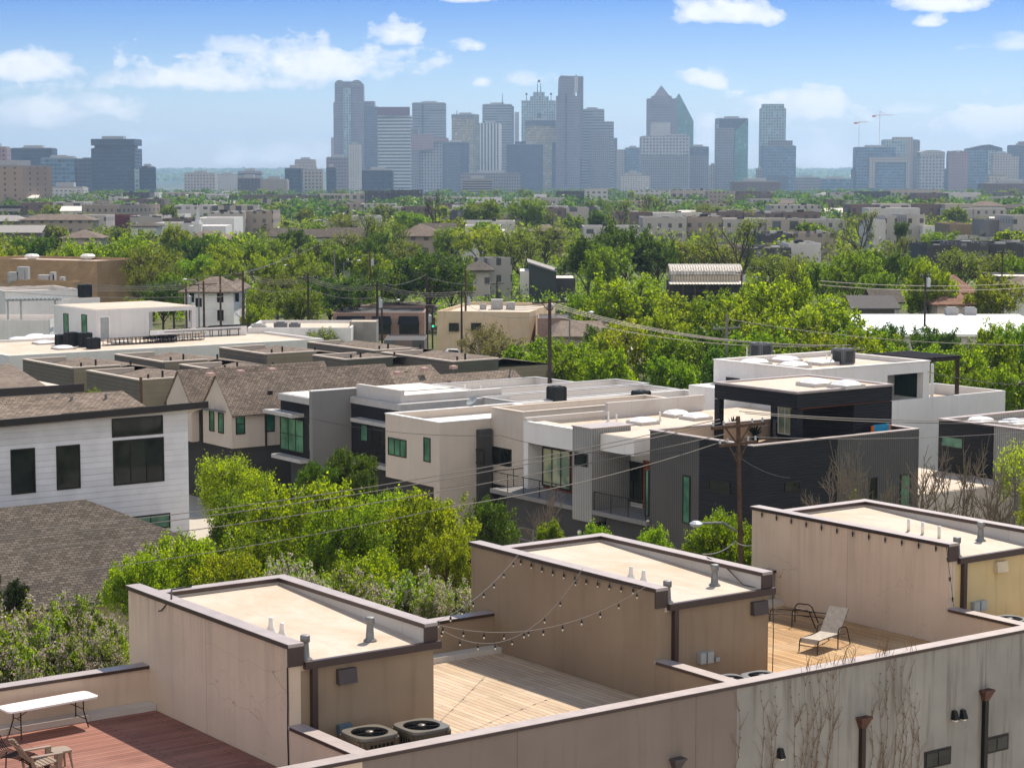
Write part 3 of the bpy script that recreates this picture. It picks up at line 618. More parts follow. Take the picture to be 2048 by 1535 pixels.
for sgn in (-1, 1):
    for a in (-.4, .6): mb = MB(); mb.tube([dx * a + dy * sgn * .28 + U * .42, dx * (a * 1.1) + dy * sgn * .3], .018, 5); mk(mb, 'leg', C['bronze'], r, local=True)

# -------------------------------------------------------------- sun loungers
def lounger(org, dx, label, back_up, fabric, W_=.66, Ln=1.75):
    dy = Vector((-dx.y, dx.x, 0)); r = thing('sun_lounger', label, 'sun lounger', org, 'sun loungers on the orange deck'); h = .38
    mb = MB(); hw = W_ / 2; pv = Ln * .52; bl = .86; bx, bz = (math.cos(back_up) * bl, math.sin(back_up) * bl)
    def side(sg): return [dx * .02 + dy * sg * hw + U * .01, dx * .05 + dy * sg * hw + U * (h - .06), dx * .12 + dy * sg * hw + U * h, dx * pv + dy * sg * hw + U * h]
    for sg in (-1, 1):
        mb.tube(side(sg), .017, 6); mb.tube([dx * pv + dy * sg * hw + U * h, dx * (pv + .4) + dy * sg * hw + U * (h - .05)], .015, 6)
    mb.tube([dx * .03 - dy * hw + U * .2, dx * .03 + dy * hw + U * .2], .014, 5); mb.tube([dx * pv - dy * hw + U * h, dx * pv + dy * hw + U * h], .014, 5); mk(mb, 'frame', C['brown_metal'], r, local=True)
    mb = MB(); b0 = dx * pv + U * h; tip = dx * (pv + bx) + U * (h + bz)
    for sg in (-1, 1): mb.tube([b0 + dy * sg * hw, tip + dy * sg * hw], .017, 6)
    mb.tube([tip - dy * hw, tip + dy * hw], .017, 6); bf = mk(mb, 'backrest_frame', C['brown_metal'], r, local=True)
    if fabric:
        n_ = Vector((-math.sin(back_up) * dx.x, -math.sin(back_up) * dx.y, math.cos(back_up)))
        mb = MB(); w2 = hw + .015; pts = [dx * .06 + U * (h - .10), dx * .12 + U * (h + .018), dx * (pv * .55) + U * (h - .012), dx * (pv - .01) + U * (h + .018)]
        for a, b in zip(pts, pts[1:]): mb.hexa([a - dy * w2 - U * .012, b - dy * w2 - U * .012, b + dy * w2 - U * .012, a + dy * w2 - U * .012], [a - dy * w2, b - dy * w2, b + dy * w2, a + dy * w2])
        mk(mb, 'seat_sling', C['mesh_fabric'], r, local=True)
        mb = MB(); a = b0 + n_ * .02 + dx * .015; b = tip + n_ * .02; mb.hexa([a - dy * w2, b - dy * w2, b + dy * w2, a + dy * w2], [a - dy * w2 + n_ * .012, b - dy * w2 + n_ * .012, b + dy * w2 + n_ * .012, a + dy * w2 + n_ * .012]); mk(mb, 'back_sling', C['mesh_fabric'], r, local=True)
    else:
        mb = MB()
        for i in range(9): a = dx * (.2 + i * .08) + U * h; mb.tube([a - dy * hw, a + dy * hw], .008, 4)
        mk(mb, 'strap_seat', C['black_metal'], r, local=True)
    for sg in (-1, 1):
        mb = MB(); o = dy * sg * (hw + .05); x0 = pv - .12
        mb.tube([dx * x0 + o, dx * x0 + o + U * .46, dx * (x0 + .05) + o + U * .55, dx * (x0 + .12) + o + U * .58, dx * (x0 + .42) + o + U * .56, dx * (x0 + .52) + o + U * .48, dx * (x0 + .72) + o], .019, 6); mk(mb, 'armrest', C['brown_metal'], r, local=True)
    return r
p1, p2, p3 = P(1596, 1303.6, DZ), P(1635, 1308, DZ), P(1699, 1285, DZ)
dxl = (p3 - p2).normalized(); o = (p1 + p2) / 2; wl = abs((p2 - p1).dot(Vector((-dxl.y, dxl.x, 0))))
lounger(o, dxl, 'sand coloured sling lounger with raised back standing in the sun', math.radians(50), True, max(.6, wl), max(1.7, (p3 - p2).length / .78))
p1, p2, p3 = P(1572, 1253, DZ), P(1620, 1255.6, DZ), P(1649, 1246, DZ)
dxl = (p2 - p1).normalized(); pv = 1.75 * .52 - .12; wv = (p3 - p2); o = (p1 + p1 + wv) / 2 - dxl * pv
lounger(o, dxl, 'bare dark framed lounger with flat back in the shade of the cracked wall', math.radians(-4), False, .66)

# -------------------------------------------------------------- string lights
def strand(pa, pb, sag, n, label, bulbmat='bulb', hang=.125, first=.5, size=.023):
    r = thing('string_light', label, 'string lights', (pa + pb) / 2 - Vector((0, 0, sag)), 'bulb strings between the stair towers')
    mb = MB(); pts = [pa.lerp(pb, i / 24) - Vector((0, 0, 4 * sag * (i / 24) * (1 - i / 24))) for i in range(25)]; mb.tube(pts, .008, 4); mk(mb, 'cable', C['cable' if bulbmat == 'bulb' else 'cable_black'], r)
    for i in range(n):
        f = (i + first) / n; p = pa.lerp(pb, f) - Vector((0, 0, 4 * sag * f * (1 - f)))
        mb = MB(); mb.tube([p, p - Vector((0, 0, hang * .45))], .008, 4); mb.lathe(p - Vector((0, 0, hang)), [(.02, 0), (.03, .02), (.03, .07), (.015, hang * .6)], 8)
        b = mk(mb, 'bulb_socket', C['cable_black'], r)
        mb = MB(); mb.ball(p - Vector((0, 0, hang + size * .9)), size, 8, 1.35); mk(mb, 'bulb', C[bulbmat], r, smooth=True)
c1 = S(S0[1] + 4.0, TF + .1, 13.25)
def on2(x, y): t, z = onS(S0[2] - .06, x, y); return S(S0[2] - .06, t, z)
strand(c1, on2(1036, 1109), .25, 8, 'string of clear bulbs rising to the far end of the brown wall')
strand(c1, on2(1166, 1135), 1.15, 9, 'middle string of clear bulbs sagging lowest over the tan deck')
strand(c1, on2(1292, 1172), .62, 11, 'string of clear bulbs reaching the near corner of the brown wall')
strand(S(S0[2] - .07, TW - 2.3, 13.24), S(S0[2] - .07, TF + .6, 13.24), .10, 11, 'string of dark bulbs pinned under the coping of the brown wall', 'bulb', .16)
C['bulb_dark'] = paint('dark bulb glass', (.05, .045, .04), .2, 0, .6)
strand(S(S0[3] - .07, TW - .2, 13.27), S(S0[3] - .07, TF + .1, 13.27), .06, 12, 'string of dark bulbs along the top of the cracked beige wall', 'bulb_dark', .2)
strand(S(S0[3] - .05, TF + .05, 13.2), S(S0[3] + .1, TF - .15, PT + .05), -.02, 3, 'dark bulb string hanging down the corner of the cracked beige wall', 'bulb_dark', .1)
mb = MB(); mb.tube([S(S0[1] - .02, TF + .05, 12.75), S(S0[1] - .03, TF + .03, 11.9), S(S0[1] - .03, TF + .05, 11.2), S(S0[1] - .02, TF + .04, DZ)], .018, 5); mk(mb, 'hanging_cable', C['cable_black'], None, 'black cable hanging down the corner of the beige cracked wall', 'cable')
mb = MB(); mb.tube([S(S0[1] - .07, TW - 1.9, 12.95), S(S0[1] - .09, TW - 2.1, 13.0), S(S0[1] + .1, TW - 2.3, 13.32), S(S0[1] + .6, TW - 1.3, 13.33), S(S0[1] + 1.2, TB - .15, 13.33)], .02, 5); mk(mb, 'loose_cable', C['cable_black'], None, 'loose black cable coiled over the left stair tower coping', 'cable')
mb = MB(); mb.tube([S(S0[2] + 3.85, TF + 2.4, 13.33), S(S0[2] + 3.75, TF + 1.5, 13.2), S(S0[2] + 3.5, TF + .5, 12.9), S(S0[2] + 4.02, TF - .1, 12.75), S(S0[2] + 4.05, TF - .12, 11.6), S(S0[2] + 4.05, TF - .1, DZ + .02)], .014, 5); mk(mb, 'hanging_cable', C['cable_black'], None, 'thin black cable draped over the brown middle tower corner', 'cable')
# =================================================================== GROUND, AIR
GZP = [(-500, 0), (900, 0), (1800, -2), (3200, -10), (4300, -20), (6500, -22), (9000, -10), (12500, 30), (15000, 36), (17500, 20)]
def gz(y):
    for (a, za), (b, zb) in zip(GZP, GZP[1:]):
        if y <= b: return za + (zb - za) * max(0, (y - a)) / (b - a)
    return GZP[-1][1]
def ground_mat():
    m, n, b = mat('ground cover', (.1, .12, .04), .95, 0, .1); p = n.pos()
    g = n.mix(n.ramp(n.noise(p, .35, 5.0, .65), (.38, 0.0), (.62, 1.0)), (.055, .085, .02), (.16, .14, .07))
    far = n.mix(n.ramp(n.noise(p, .012, 6.0, .6), (.42, 0.0), (.6, 1.0)), (.045, .07, .02), (.17, .16, .14))
    d = n.ramp(n.math('DIVIDE', n.sep(p)[1], 1000.0), (.3, 0.0), (.6, 1.0)); hill = n.ramp(n.math('DIVIDE', n.sep(p)[1], 10000.0), (.6, 0.0), (.8, 1.0))
    c = n.mix(d, g, far); c = n.mix(hill, c, (.03, .06, .025)); link(n, c, b.inputs['Base Color']); link(n, n.bump(n.noise(p, 3.0, 4.0), .5, .1), b.inputs['Normal']); return m
mb = MB(); ys = [-400, -100, 0, 100, 250, 500, 900, 1300, 1800, 2500, 3200, 4300, 5400, 6500, 7700, 9000, 10500, 12500, 14000, 15500, 17500]; NX = 29
for y in ys:
    for i in range(NX): 
        x = (i / (NX - 1) - .5) * 2 * (9000 if y > 3000 else 9000); hh = 0 if y < 9000 else 14 * math.sin(i * 1.9 + y) + 9 * math.sin(i * .7)
        mb.v.append((x, y, gz(y) + hh * min(1, max(0, (y - 9000) / 3500))))
for j in range(len(ys) - 1):
    for i in range(NX - 1): a = j * NX + i; mb.f.append((a, a + 1, a + NX + 1, a + NX)); mb.m.append(0)
mk(mb, 'ground', ground_mat(), None, kind='structure', uv=False)
# far wooded ridge on the horizon
def sheet(name, pts, z, m):
    mb = MB(); mb.poly([(p[0], p[1], z) for p in pts]); mk(mb, name, m, None, kind='structure')
C['asphalt'] = membrane('asphalt', (.10, .095, .09), .3); C['paving_and_bounce'] = membrane('pale concrete paving and added bounce sheet', (.44, .40, .34), .4)
mb = MB(); mb.bst(-60, 160, 62.5, 70.5, -.14, .004); mk(mb, 'road', C['paving_and_bounce'], None, kind='structure')
mb = MB(); mb.bst(-80, 160, -60, 37, -.14, .004); mk(mb, 'paving_and_bounce', C['paving_and_bounce'], None, kind='structure')  # unseen pale sheet added below the camera to bounce warm light
mb = MB(); mb.bst(53, 70.5, 70.5, 140, -.14, .008); mk(mb, 'alley', C['paving_and_bounce'], None, kind='structure')
mb = MB(); mb.bst(-60, 160, 60.5, 62.5, -.14, .12); mk(mb, 'pavement', C['concrete'], None, kind='structure')
mb = MB(); mb.bst(-300, 400, 196, 212, -.14, .006); mk(mb, 'street', C['asphalt'], None, kind='structure')
mb = MB(); mb.bst(150, 320, 212, 222, -.14, .11); mk(mb, 'pavement', C['concrete'], None, kind='structure')
mb = MB(); mb.box(-2600, 2600, -60, 7600, -26, 330)
hm = bpy.data.materials.new('city haze'); hm.use_nodes = True; hn = NT(hm.node_tree)
for x in list(hm.node_tree.nodes): hm.node_tree.nodes.remove(x)
ho = hn.new('ShaderNodeOutputMaterial'); hv = hn.new('ShaderNodeVolumePrincipled'); hv.inputs['Color'].default_value = (.51, .73, 1.0, 1); hv.inputs['Density'].default_value = 0.85e-4; hv.inputs['Anisotropy'].default_value = .35
hm.node_tree.links.new(hv.outputs[0], ho.inputs['Volume'])
mb2 = MB(); mb2.box(-9200, 9200, -420, 17800, -40, 345); HAZE = mk(mb2, 'haze', hm, None, kind='stuff', uv=False)
# =================================================================== MIDDLE GROUND HOUSES
def ring(mb, s0, s1, t0, t1, th, z0, z1):
    o = [S(s0, t0), S(s1, t0), S(s1, t1), S(s0, t1)]; i = [S(s0 + th, t0 + th), S(s1 - th, t0 + th), S(s1 - th, t1 - th), S(s0 + th, t1 - th)]; U = Vector((0, 0, 1))
    for k in range(4):
        j = (k + 1) % 4
        mb.poly([o[k] + U * z0, o[j] + U * z0, o[j] + U * z1, o[k] + U * z1]); mb.poly([i[j] + U * z0, i[k] + U * z0, i[k] + U * z1, i[j] + U * z1])
        mb.poly([o[k] + U * z1, o[j] + U * z1, i[j] + U * z1, i[k] + U * z1]); mb.poly([i[k] + U * z0, i[j] + U * z0, o[j] + U * z0, o[k] + U * z0])
def flat(parent, s0, s1, t0, t1, zr, zp, wall, roof='membrane_white', cop='coping_white', th=.25, z0=0.0, inner=None):
    mb = MB(); mb.bst(s0, s1, t0, t1, z0, zr); ring(mb, s0, s1, t0, t1, th, zr, zp); w = mk(mb, 'wall', C[wall], parent)
    mb = MB(); mb.bst(s0 + th, s1 - th, t0 + th, t1 - th, zr + .002, zr + .03); mk(mb, 'roof', C[roof], parent)
    mb = MB(); ring(mb, s0 - .04, s1 + .04, t0 - .04, t1 + .04, th + .08, zp, zp + .06); mk(mb, 'coping', C[cop], parent); return w
def plane_box(mb, kind, c, a0, a1, d0, d1, z0, z1):   # box standing d0..d1 proud of plane s=c or t=c
    if kind == 's': mb.bst(c - d1, c - d0, a0, a1, z0, z1)
    else: mb.bst(a0, a1, c - d1, c - d0, z0, z1)
def win(parent, kind, c, x0, y0, x1, y1, nx=1, ny=1, g='glass_green', fr='bronze', fw=.07, name='window', proud=.05):
    f = onS if kind == 's' else onT; ym = (y0 + y1) / 2; a0, _ = f(c, x0, ym); a1, _ = f(c, x1, ym); _, z1 = f(c, (x0 + x1) / 2, y0); _, z0 = f(c, (x0 + x1) / 2, y1)
    if a0 > a1: a0, a1 = a1, a0
    return winr(parent, kind, c, a0, a1, z0, z1, nx, ny, g, fr, fw, name, proud)
def winr(parent, kind, c, a0, a1, z0, z1, nx=1, ny=1, g='glass_green', fr='bronze', fw=.07, name='window', proud=.05):
    mb = MB(); pb = lambda *a: plane_box(mb, kind, c, *a)
    pb(a0 - fw, a0, -.02, proud, z0 - fw, z1 + fw); pb(a1, a1 + fw, -.02, proud, z0 - fw, z1 + fw); pb(a0, a1, -.02, proud, z1, z1 + fw); pb(a0, a1, -.02, proud, z0 - fw, z0)
    for i in range(1, nx): a = a0 + (a1 - a0) * i / nx; pb(a - fw * .35, a + fw * .35, .0, proud - .005, z0, z1)
    for i in range(1, ny): z = z0 + (z1 - z0) * i / ny; pb(a0, a1, .0, proud - .008, z - fw * .3, z + fw * .3)
    w = mk(mb, name, C[fr], parent); mb = MB(); pb = lambda *a: plane_box(mb, kind, c, *a); pb(a0, a1, -.02, .012, z0, z1); mk(mb, 'pane', C[g], w); return w
def skylight(parent, x, y, z, w=1.3, l=1.3):
    s, t = ST_(x, y, z + .25); mb = MB(); mb.bst(s - w / 2, s + w / 2, t - l / 2, t + l / 2, z, z + .2); k = mk(mb, 'skylight', C['curb'], parent)
    mb = MB(); U = Vector((0, 0, 1)); N = 6
    for i in range(N):
        for j in range(N):
            f = lambda a, b: S(s + (a / N - .5) * w * .94, t + (b / N - .5) * l * .94, z + .2 + .22 * (1 - (2 * a / N - 1) ** 4) * (1 - (2 * b / N - 1) ** 4))
            mb.poly([f(i, j), f(i + 1, j), f(i + 1, j + 1), f(i, j + 1)])
    mk(mb, 'dome', C['skylight'], k)
def vent(parent, x, y, z, h=.45, m='pvc', r=.06, cone=True):
    p = P(x, y, z); mb = MB(); mb.lathe(p, [(r * 2.2, 0), (r * 1.6, .08), (r, .18), (r, h)] if cone else [(r, 0), (r, h)], 8); mk(mb, 'vent_pipe', C[m], parent)

# ---- charcoal corrugated house with roof deck
h = thing('modern_house', 'charcoal corrugated metal house with a roofed deck on top', 'house', S(78, 82.5, 0)); DKH = h
mb = MB(); mb.bst(72.35, 84.3, 78.65, 86.7, 0, 8.9); mk(mb, 'storey_block', C['stucco_grey'], h)
sm, _ = onT(78.4, 1676, 868)
mb = MB(); mb.bst(72.1, 72.34, 82.6, 86.7, 0, 9.98); mk(mb, 'grey_clad_wall', C['corr_grey'], h)
mb = MB(); mb.bst(72.1, 72.34, 78.4, 82.6, 0, 9.98); mb.bst(72.34, sm, 78.4, 78.64, 0, 9.98); mk(mb, 'charcoal_wall', C['corr_black'], h)
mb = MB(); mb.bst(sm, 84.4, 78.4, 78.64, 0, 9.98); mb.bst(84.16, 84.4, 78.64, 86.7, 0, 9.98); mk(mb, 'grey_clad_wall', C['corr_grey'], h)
mb = MB(); mb.bst(72.34, 84.16, 86.46, 86.7, 8.9, 10.0); mk(mb, 'deck_wall', C['stucco_beige'], h)
mb = MB(); ring(mb, 72.05, 84.45, 78.35, 86.75, .34, 9.98, 10.04); mk(mb, 'coping', C['coping'], h)
mb = MB(); mb.bst(72.36, 84.1, 78.7, 86.4, 8.9, 8.95); mk(mb, 'deck', C['deck_tan'], h)
mb = MB(); mb.bst(76.5, 83.7, 79.8, 86.4, 11.5, 12.3); pent = mk(mb, 'deck_roof', C['corr_black'], h)
mb = MB(); mb.bst(76.75, 83.45, 80.05, 86.15, 12.3, 12.34); mk(mb, 'roof_membrane', C['membrane'], pent)
mb = MB(); mb.bst(76.8, 83.65, 79.85, 86.35, 11.46, 11.499); mk(mb, 'soffit', C['wood_soffit'], pent)
mb = MB(); ring(mb, 76.45, 83.75, 79.75, 86.45, .3, 12.3, 12.42); mk(mb, 'coping', C['coping'], pent)
sr, _ = onT(79.8, 1708, 830)
mb = MB(); mb.bst(sr, 83.7, 79.8, 86.4, 8.95, 11.46); mk(mb, 'deck_room', C['corr_black'], h)
for a in ((76.5, 76.85, 86.0, 86.4), (76.5, 76.95, 79.8, 80.3)): mb = MB(); mb.bst(*a, 8.95, 11.46); mk(mb, 'post', C['corr_black'], h)
win(h, 's', sr, 1558, 813, 1583, 866, 2, 1, 'glass_warm', 'white_paint', .06, 'door')
win(h, 's', 72.1, 1292, 941, 1297, 1030, 1, 1); win(h, 's', 72.1, 1367, 953, 1379, 1044, 1, 1, 'glass_green'); win(h, 's', 72.1, 1419, 963, 1459, 983, 1, 1, 'glass_dark')
win(h, 't', 78.4, 1571, 965, 1598, 979, 1, 1, 'glass_dark'); win(h, 't', 78.4, 1740, 957, 1752, 1000, 1, 1, 'glass_dark'); win(h, 't', 78.4, 1801, 950, 1818, 1050, 1, 1)
skylight(pent, 1630, 762, 12.34, 1.5, 1.5); skylight(pent, 1692, 766, 12.34, 1.5, 1.5)
# deck clutter
def at_deck(x, y, z): p = P(x, y, z); return p
p = at_deck(1544, 872, 8.95); mb = MB(); mb.lathe(p, [(.25, 0), (.36, .1), (.38, .4), (.3, .52), (.2, .5)], 12); mk(mb, 'plant_pot', C['terracotta'], None, 'round terracotta pot beside the deck heater of charcoal house', 'pot')
p = at_deck(1560, 876, 8.95); mb = MB(); mb.box(p.x - .42, p.x + .42, p.y - .3, p.y + .3, 8.95, 10.05); r = mk(mb, 'evaporative_cooler', C['hvac_grey'], None, 'dark boxy cooler by the deck door of charcoal house', 'cooler')
mb = MB(); mb.box(p.x - .27, p.x + .27, p.y - .32, p.y - .3, 9.15, 9.9); mk(mb, 'grille', C['black_metal'], r)
sf, zf_ = onT(79.25, 1762, 857); p = S(sf, 79.25, 9.0); r = thing('inflatable_float', 'blue ribbed pool float with orange ends on charcoal house deck', 'pool float', (p.x, p.y, zf_ - .1))
mb = MB()
for i in range(6): q = BV * (i * .2 - .5); mb.tube([q + Vector((0, 0, -.35)), q + Vector((0, 0, .35))], .1, 6)
mk(mb, 'float_body', C['blue_plastic'], r, local=True)
for e in (-.66, .66): mb = MB(); mb.tube([BV * e + Vector((0, 0, -.38)), BV * e + Vector((0, 0, .3))], .09, 6); mk(mb, 'float_end', C['orange'], r, local=True)
def spiky(x, y, z, R, label, m):
    p = P(x, y, z); mb = MB(); rnd = random.Random(int(x))
    for i in range(34):
        a = rnd.uniform(0, 6.28); e = rnd.uniform(.3, 1.3); d = Vector((math.cos(a) * math.cos(e), math.sin(a) * math.cos(e), math.sin(e))) * R * rnd.uniform(.7, 1.1); w = Vector((-d.y, d.x, 0)).normalized() * .05 if d.xy.length > .01 else Vector((.05, 0, 0))
        b = Vector((0, 0, .35)); mb.hexa([p + b - w, p + b + d * .5 - w * 1.4, p + b + d * .5 + w * 1.4, p + b + w], [p + b - w + Vector((0, 0, .01)), p + b + d * .5 - w * 1.4 + Vector((0, 0, .01)), p + b + d + Vector((0, 0, .01)), p + b + w + Vector((0, 0, .01))])
    r = thing('potted_plant', label, 'plant', p); mk(mb, 'leaves', m, r); mb = MB(); mb.lathe(p, [(.18, 0), (.25, .35), (.23, .36)], 10); mk(mb, 'pot', C['black_metal'], r)
C['agave'] = leafmat('blue green leaf', (.03, .07, .04), (.08, .16, .09), .2)
spiky(1510, 884, 9.0, .75, 'spiky blue green potted plant at the deck corner of charcoal house', C['agave']); spiky(1468, 868, 9.2, .8, 'leafy potted plant behind the leaning utility pole', C['agave']); spiky(1620, 868, 9.0, .7, 'potted agave in the shade of the deck roof', C['agave'])
p = P(1517, 876, 8.95); r = thing('side_table', 'pale folding table on the charcoal house deck', 'table', p); mb = MB(); mb.obox(-BV * .5 - AV * .3 + Vector((0, 0, .72)), BV * 1.0, AV * .6, Vector((0, 0, .04))); mk(mb, 'tabletop', C['plastic_white'], r, local=True)
for e in (-.4, .4): mb = MB(); mb.bar(BV * e - AV * .25, BV * e + Vector((0, 0, .72)), .04); mb.bar(BV * e + AV * .25, BV * e + Vector((0, 0, .72)), .04); mk(mb, 'leg', C['steel'], r, local=True)

# ---- white balcony house with garage
h = thing('modern_house', 'white and grey house with two railed balconies over a garage', 'house', S(80, 93.5, 0))
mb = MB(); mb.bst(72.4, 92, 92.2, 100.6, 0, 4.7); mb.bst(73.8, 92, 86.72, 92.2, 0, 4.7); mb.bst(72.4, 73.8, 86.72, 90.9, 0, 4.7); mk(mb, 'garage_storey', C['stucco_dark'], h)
mb = MB(); mb.bst(74.75, 92, 86.72, 100.6, 4.72, 8.7); mk(mb, 'wall', C['stucco_white'], h)
tb2, zb2_ = onS(72.5, 1268, 878); zb3_ = onS(72.5, 1268, 912)[1]; mb = MB(); mb.bst(72.5, 74.74, tb2, 91.58, zb3_, zb2_); mb.bst(73.7, 74.74, 93.42, 100.6, 7.75, 8.95); mb.bst(73.7, 74.74, 100.15, 100.6, 4.95, 7.75); mb.bst(74.75, 75.0, 86.72, 100.35, 8.7, 8.75); mk(mb, 'front_frame', C['stucco_white'], h)
mb = MB(); mb.bst(73.75, 74.73, 93.6, 100.1, 7.70, 7.748); mk(mb, 'soffit', C['wood_soffit'], h)
mb = MB(); mb.bst(74.66, 74.74, 93.42, 99.9, 4.95, 7.69); mk(mb, 'wood_cladding', C['wood_soffit'], h); mb = MB(); mb.bst(74.66, 74.74, 86.8, 90.4, 4.95, 7.7); mk(mb, 'wood_cladding', C['wood_soffit'], h)
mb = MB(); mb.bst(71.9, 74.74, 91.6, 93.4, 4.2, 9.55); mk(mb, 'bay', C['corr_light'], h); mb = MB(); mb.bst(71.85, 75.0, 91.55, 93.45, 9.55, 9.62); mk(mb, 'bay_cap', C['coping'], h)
mb = MB(); mb.bst(71.9, 74.6, 93.42, 101.6, 4.7, 4.95); mk(mb, 'balcony_slab', C['stucco_grey'], h); mb = MB(); mb.bst(71.9, 74.6, 86.72, 91.58, 4.7, 4.95); mk(mb, 'balcony_slab', C['stucco_grey'], h)
mb = MB(); mb.bst(75.0, 91.8, 86.74, 100.3, 8.702, 8.75); mb.bst(73.95, 75.0, 93.45, 100.3, 8.96, 8.99); mb.bst(72.55, 75.0, tb2 + .05, 91.5, zb2_ + .004, zb2_ + .03); mk(mb, 'roof', C['membrane'], h)
mb = MB(); mb.bst(73.7, 80, 100.35, 100.6, 8.95, 9.25); mb.bst(80, 88, 100.35, 100.6, 8.7, 9.75); mk(mb, 'roof_parapet', C['curb'], h)
mb = MB(); mb.bst(73.66, 73.95, 93.42, 100.6, 8.95, 9.05); mk(mb, 'coping', C['coping_white'], h)
win(h, 's', 74.66, 1087, 900, 1140, 973, 3, 1, 'glass_warm', 'bronze', .09, 'sliding_door'); win(h, 's', 74.66, 1250, 925, 1284, 1000, 2, 1, 'glass_dark', 'bronze', .08, 'sliding_door')
win(h, 's', 71.9, 1151, 908, 1174, 929, 1, 1, 'glass_dark')
def railing(parent, pts, z, hgt=1.05):
    mb = MB(); U = Vector((0, 0, 1))
    for a, b in zip(pts, pts[1:]):
        n = max(1, round((b - a).length / 1.5))
        for i in range(n + 1): q = a.lerp(b, i / n) + U * z; mb.bar(q, q + U * hgt, .05)
        mb.bar(a + U * (z + hgt), b + U * (z + hgt), .06, .05)
        for k in range(1, 8): mb.bar(a + U * (z + hgt * k / 8), b + U * (z + hgt * k / 8), .012)
    mk(mb, 'railing', C['black_metal'], parent)
railing(h, [S(75.2, 101.5), S(72.0, 101.5), S(72.0, 93.5)], 4.95); railing(h, [S(72.0, 91.5), S(72.0, 86.9)], 4.95)
def garage_door(parent, s, t0, t1, z1):
    mb = MB(); mb.bst(s - .06, s, t0, t1, .02, z1); g = mk(mb, 'garage_door', C['steel'], parent)
    mb = MB(); 
    for i in range(4):
        for j in range(4): a = t0 + (t1 - t0) * (i + .08) / 4; b = t0 + (t1 - t0) * (i + .92) / 4; c = .08 + (z1 - .1) * (j + .06) / 4; d = .08 + (z1 - .1) * (j + .94) / 4; mb.bst(s - .075, s - .061, a, b, c, d)
    mk(mb, 'pane', C['glass_dark'], g)
garage_door(h, 72.4, 93.6, 99.2, 2.9); garage_door(h, 72.4, 87.2, 90.5, 2.4)
for (x, y) in ((1286, 839), (1352, 824), (1392, 830)): skylight(h, x, y, 8.75, 1.5, 1.5)
for (x, y) in ((1217, 842), (1233, 848), (1320, 842)): vent(h, x, y, 8.75, .6)
mb = MB(); mb.ball(S(72.28, 93.2, 3.4), .14, 8); mk(mb, 'security_camera', C['plastic_white'], h)

# ---- beige stucco house
h = thing('modern_house', 'beige stucco house with blocky overhanging upper floor', 'house', S(78, 107.5, 0))
flat(h, 71.4, 81.5, 106.35, 112.6, 8.0, 8.5, 'stucco_cream', z0=4.4); 
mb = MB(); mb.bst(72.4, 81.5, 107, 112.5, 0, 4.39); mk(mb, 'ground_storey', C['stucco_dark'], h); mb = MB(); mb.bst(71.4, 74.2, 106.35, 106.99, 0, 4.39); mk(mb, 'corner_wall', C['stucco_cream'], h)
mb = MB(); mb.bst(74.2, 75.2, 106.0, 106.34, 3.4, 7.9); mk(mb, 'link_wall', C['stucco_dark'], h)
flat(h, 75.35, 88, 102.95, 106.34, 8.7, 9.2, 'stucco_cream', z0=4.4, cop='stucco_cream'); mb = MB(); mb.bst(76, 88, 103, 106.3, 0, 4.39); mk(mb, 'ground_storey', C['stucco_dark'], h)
win(h, 's', 71.4, 778, 879, 812, 910, 3, 1); win(h, 's', 71.4, 849, 877, 860, 921, 1, 1); win(h, 's', 75.35, 984, 897, 1022, 928, 3, 1, 'glass_dark')
win(h, 's', 74.2, 949, 900, 967, 925, 1, 1, 'glass_dark')
# satellite dish
p = P(945, 826, 8.05); r = thing('satellite_dish', 'round satellite dish on blocks on the beige house roof', 'satellite dish', p); mb = MB()
for i in range(4): mb.obox(BV * (i * .4 - .8) - AV * .25, BV * .36, AV * .5, Vector((0, 0, .2)))
mk(mb, 'ballast_block', C['concrete'], r, local=True); mb = MB(); mb.tube([(0, 0, .2), (0, 0, .7)], .03, 6); mk(mb, 'mast', C['steel'], r, local=True)
mb = MB(); dn = Vector((-.5, -.4, .75)).normalized(); u = dn.orthogonal().normalized(); v = dn.cross(u)
for i in range(16):
    a0, a1 = 6.2832 * i / 16, 6.2832 * (i + 1) / 16; c0 = Vector((0, 0, .78)); e0 = c0 + (u * math.cos(a0) + v * math.sin(a0)) * .42 + dn * .1; e1 = c0 + (u * math.cos(a1) + v * math.sin(a1)) * .42 + dn * .1
    mb.poly([c0, e0, e1]); mb.poly([c0 - dn * .02, e1, e0])
mk(mb, 'dish', C['grey_box'], r, local=True)

# ---- long pale roofs behind the beige house
h = thing('row_house', 'pale flat roofed row house behind beige house with two condensers', 'house', S(90, 108, 0)); flat(h, 81.6, 97.0, 106.4, 112.8, 7.9, 8.45, 'stucco_pale'); flat(h, 88.1, 97.5, 101.0, 106.35, 7.9, 8.35, 'stucco_pale')
mb = MB(); mb.bst(81.62, 86, 106.1, 106.38, 6.5, 8.3); mk(mb, 'dark_screen', C['stucco_dark'], h)
for (x, y, hh, lab) in ((1113, 815, 1.5, 'tall black condenser standing on the pale row house roof'), (1282, 806, .9, 'low black condenser farther right on the pale row house roof')):
    s, t = ST_(x, y, 7.95); hvac(S(s, t, 7.95), 1.0, hh, lab, False, 'hvac_dark', False)
h2 = h
h = thing('row_house', 'grey rimmed white roofed row house with low white parapets', 'house', S(86, 117, 0)); flat(h, 82.0, 96.6, 112.9, 117.0, 7.9, 8.5, 'stucco_pale', cop='coping_grey'); flat(h, 84, 97.2, 117.05, 120.9, 7.9, 8.55, 'stucco_pale', cop='coping_grey')
for (x, y) in ((868, 786), (842, 787), (930, 785)): vent(h, x, y, 8.0, .6)
for (x, y) in ((962, 790), (972, 793)): vent(h, x, y, 8.0, .7)

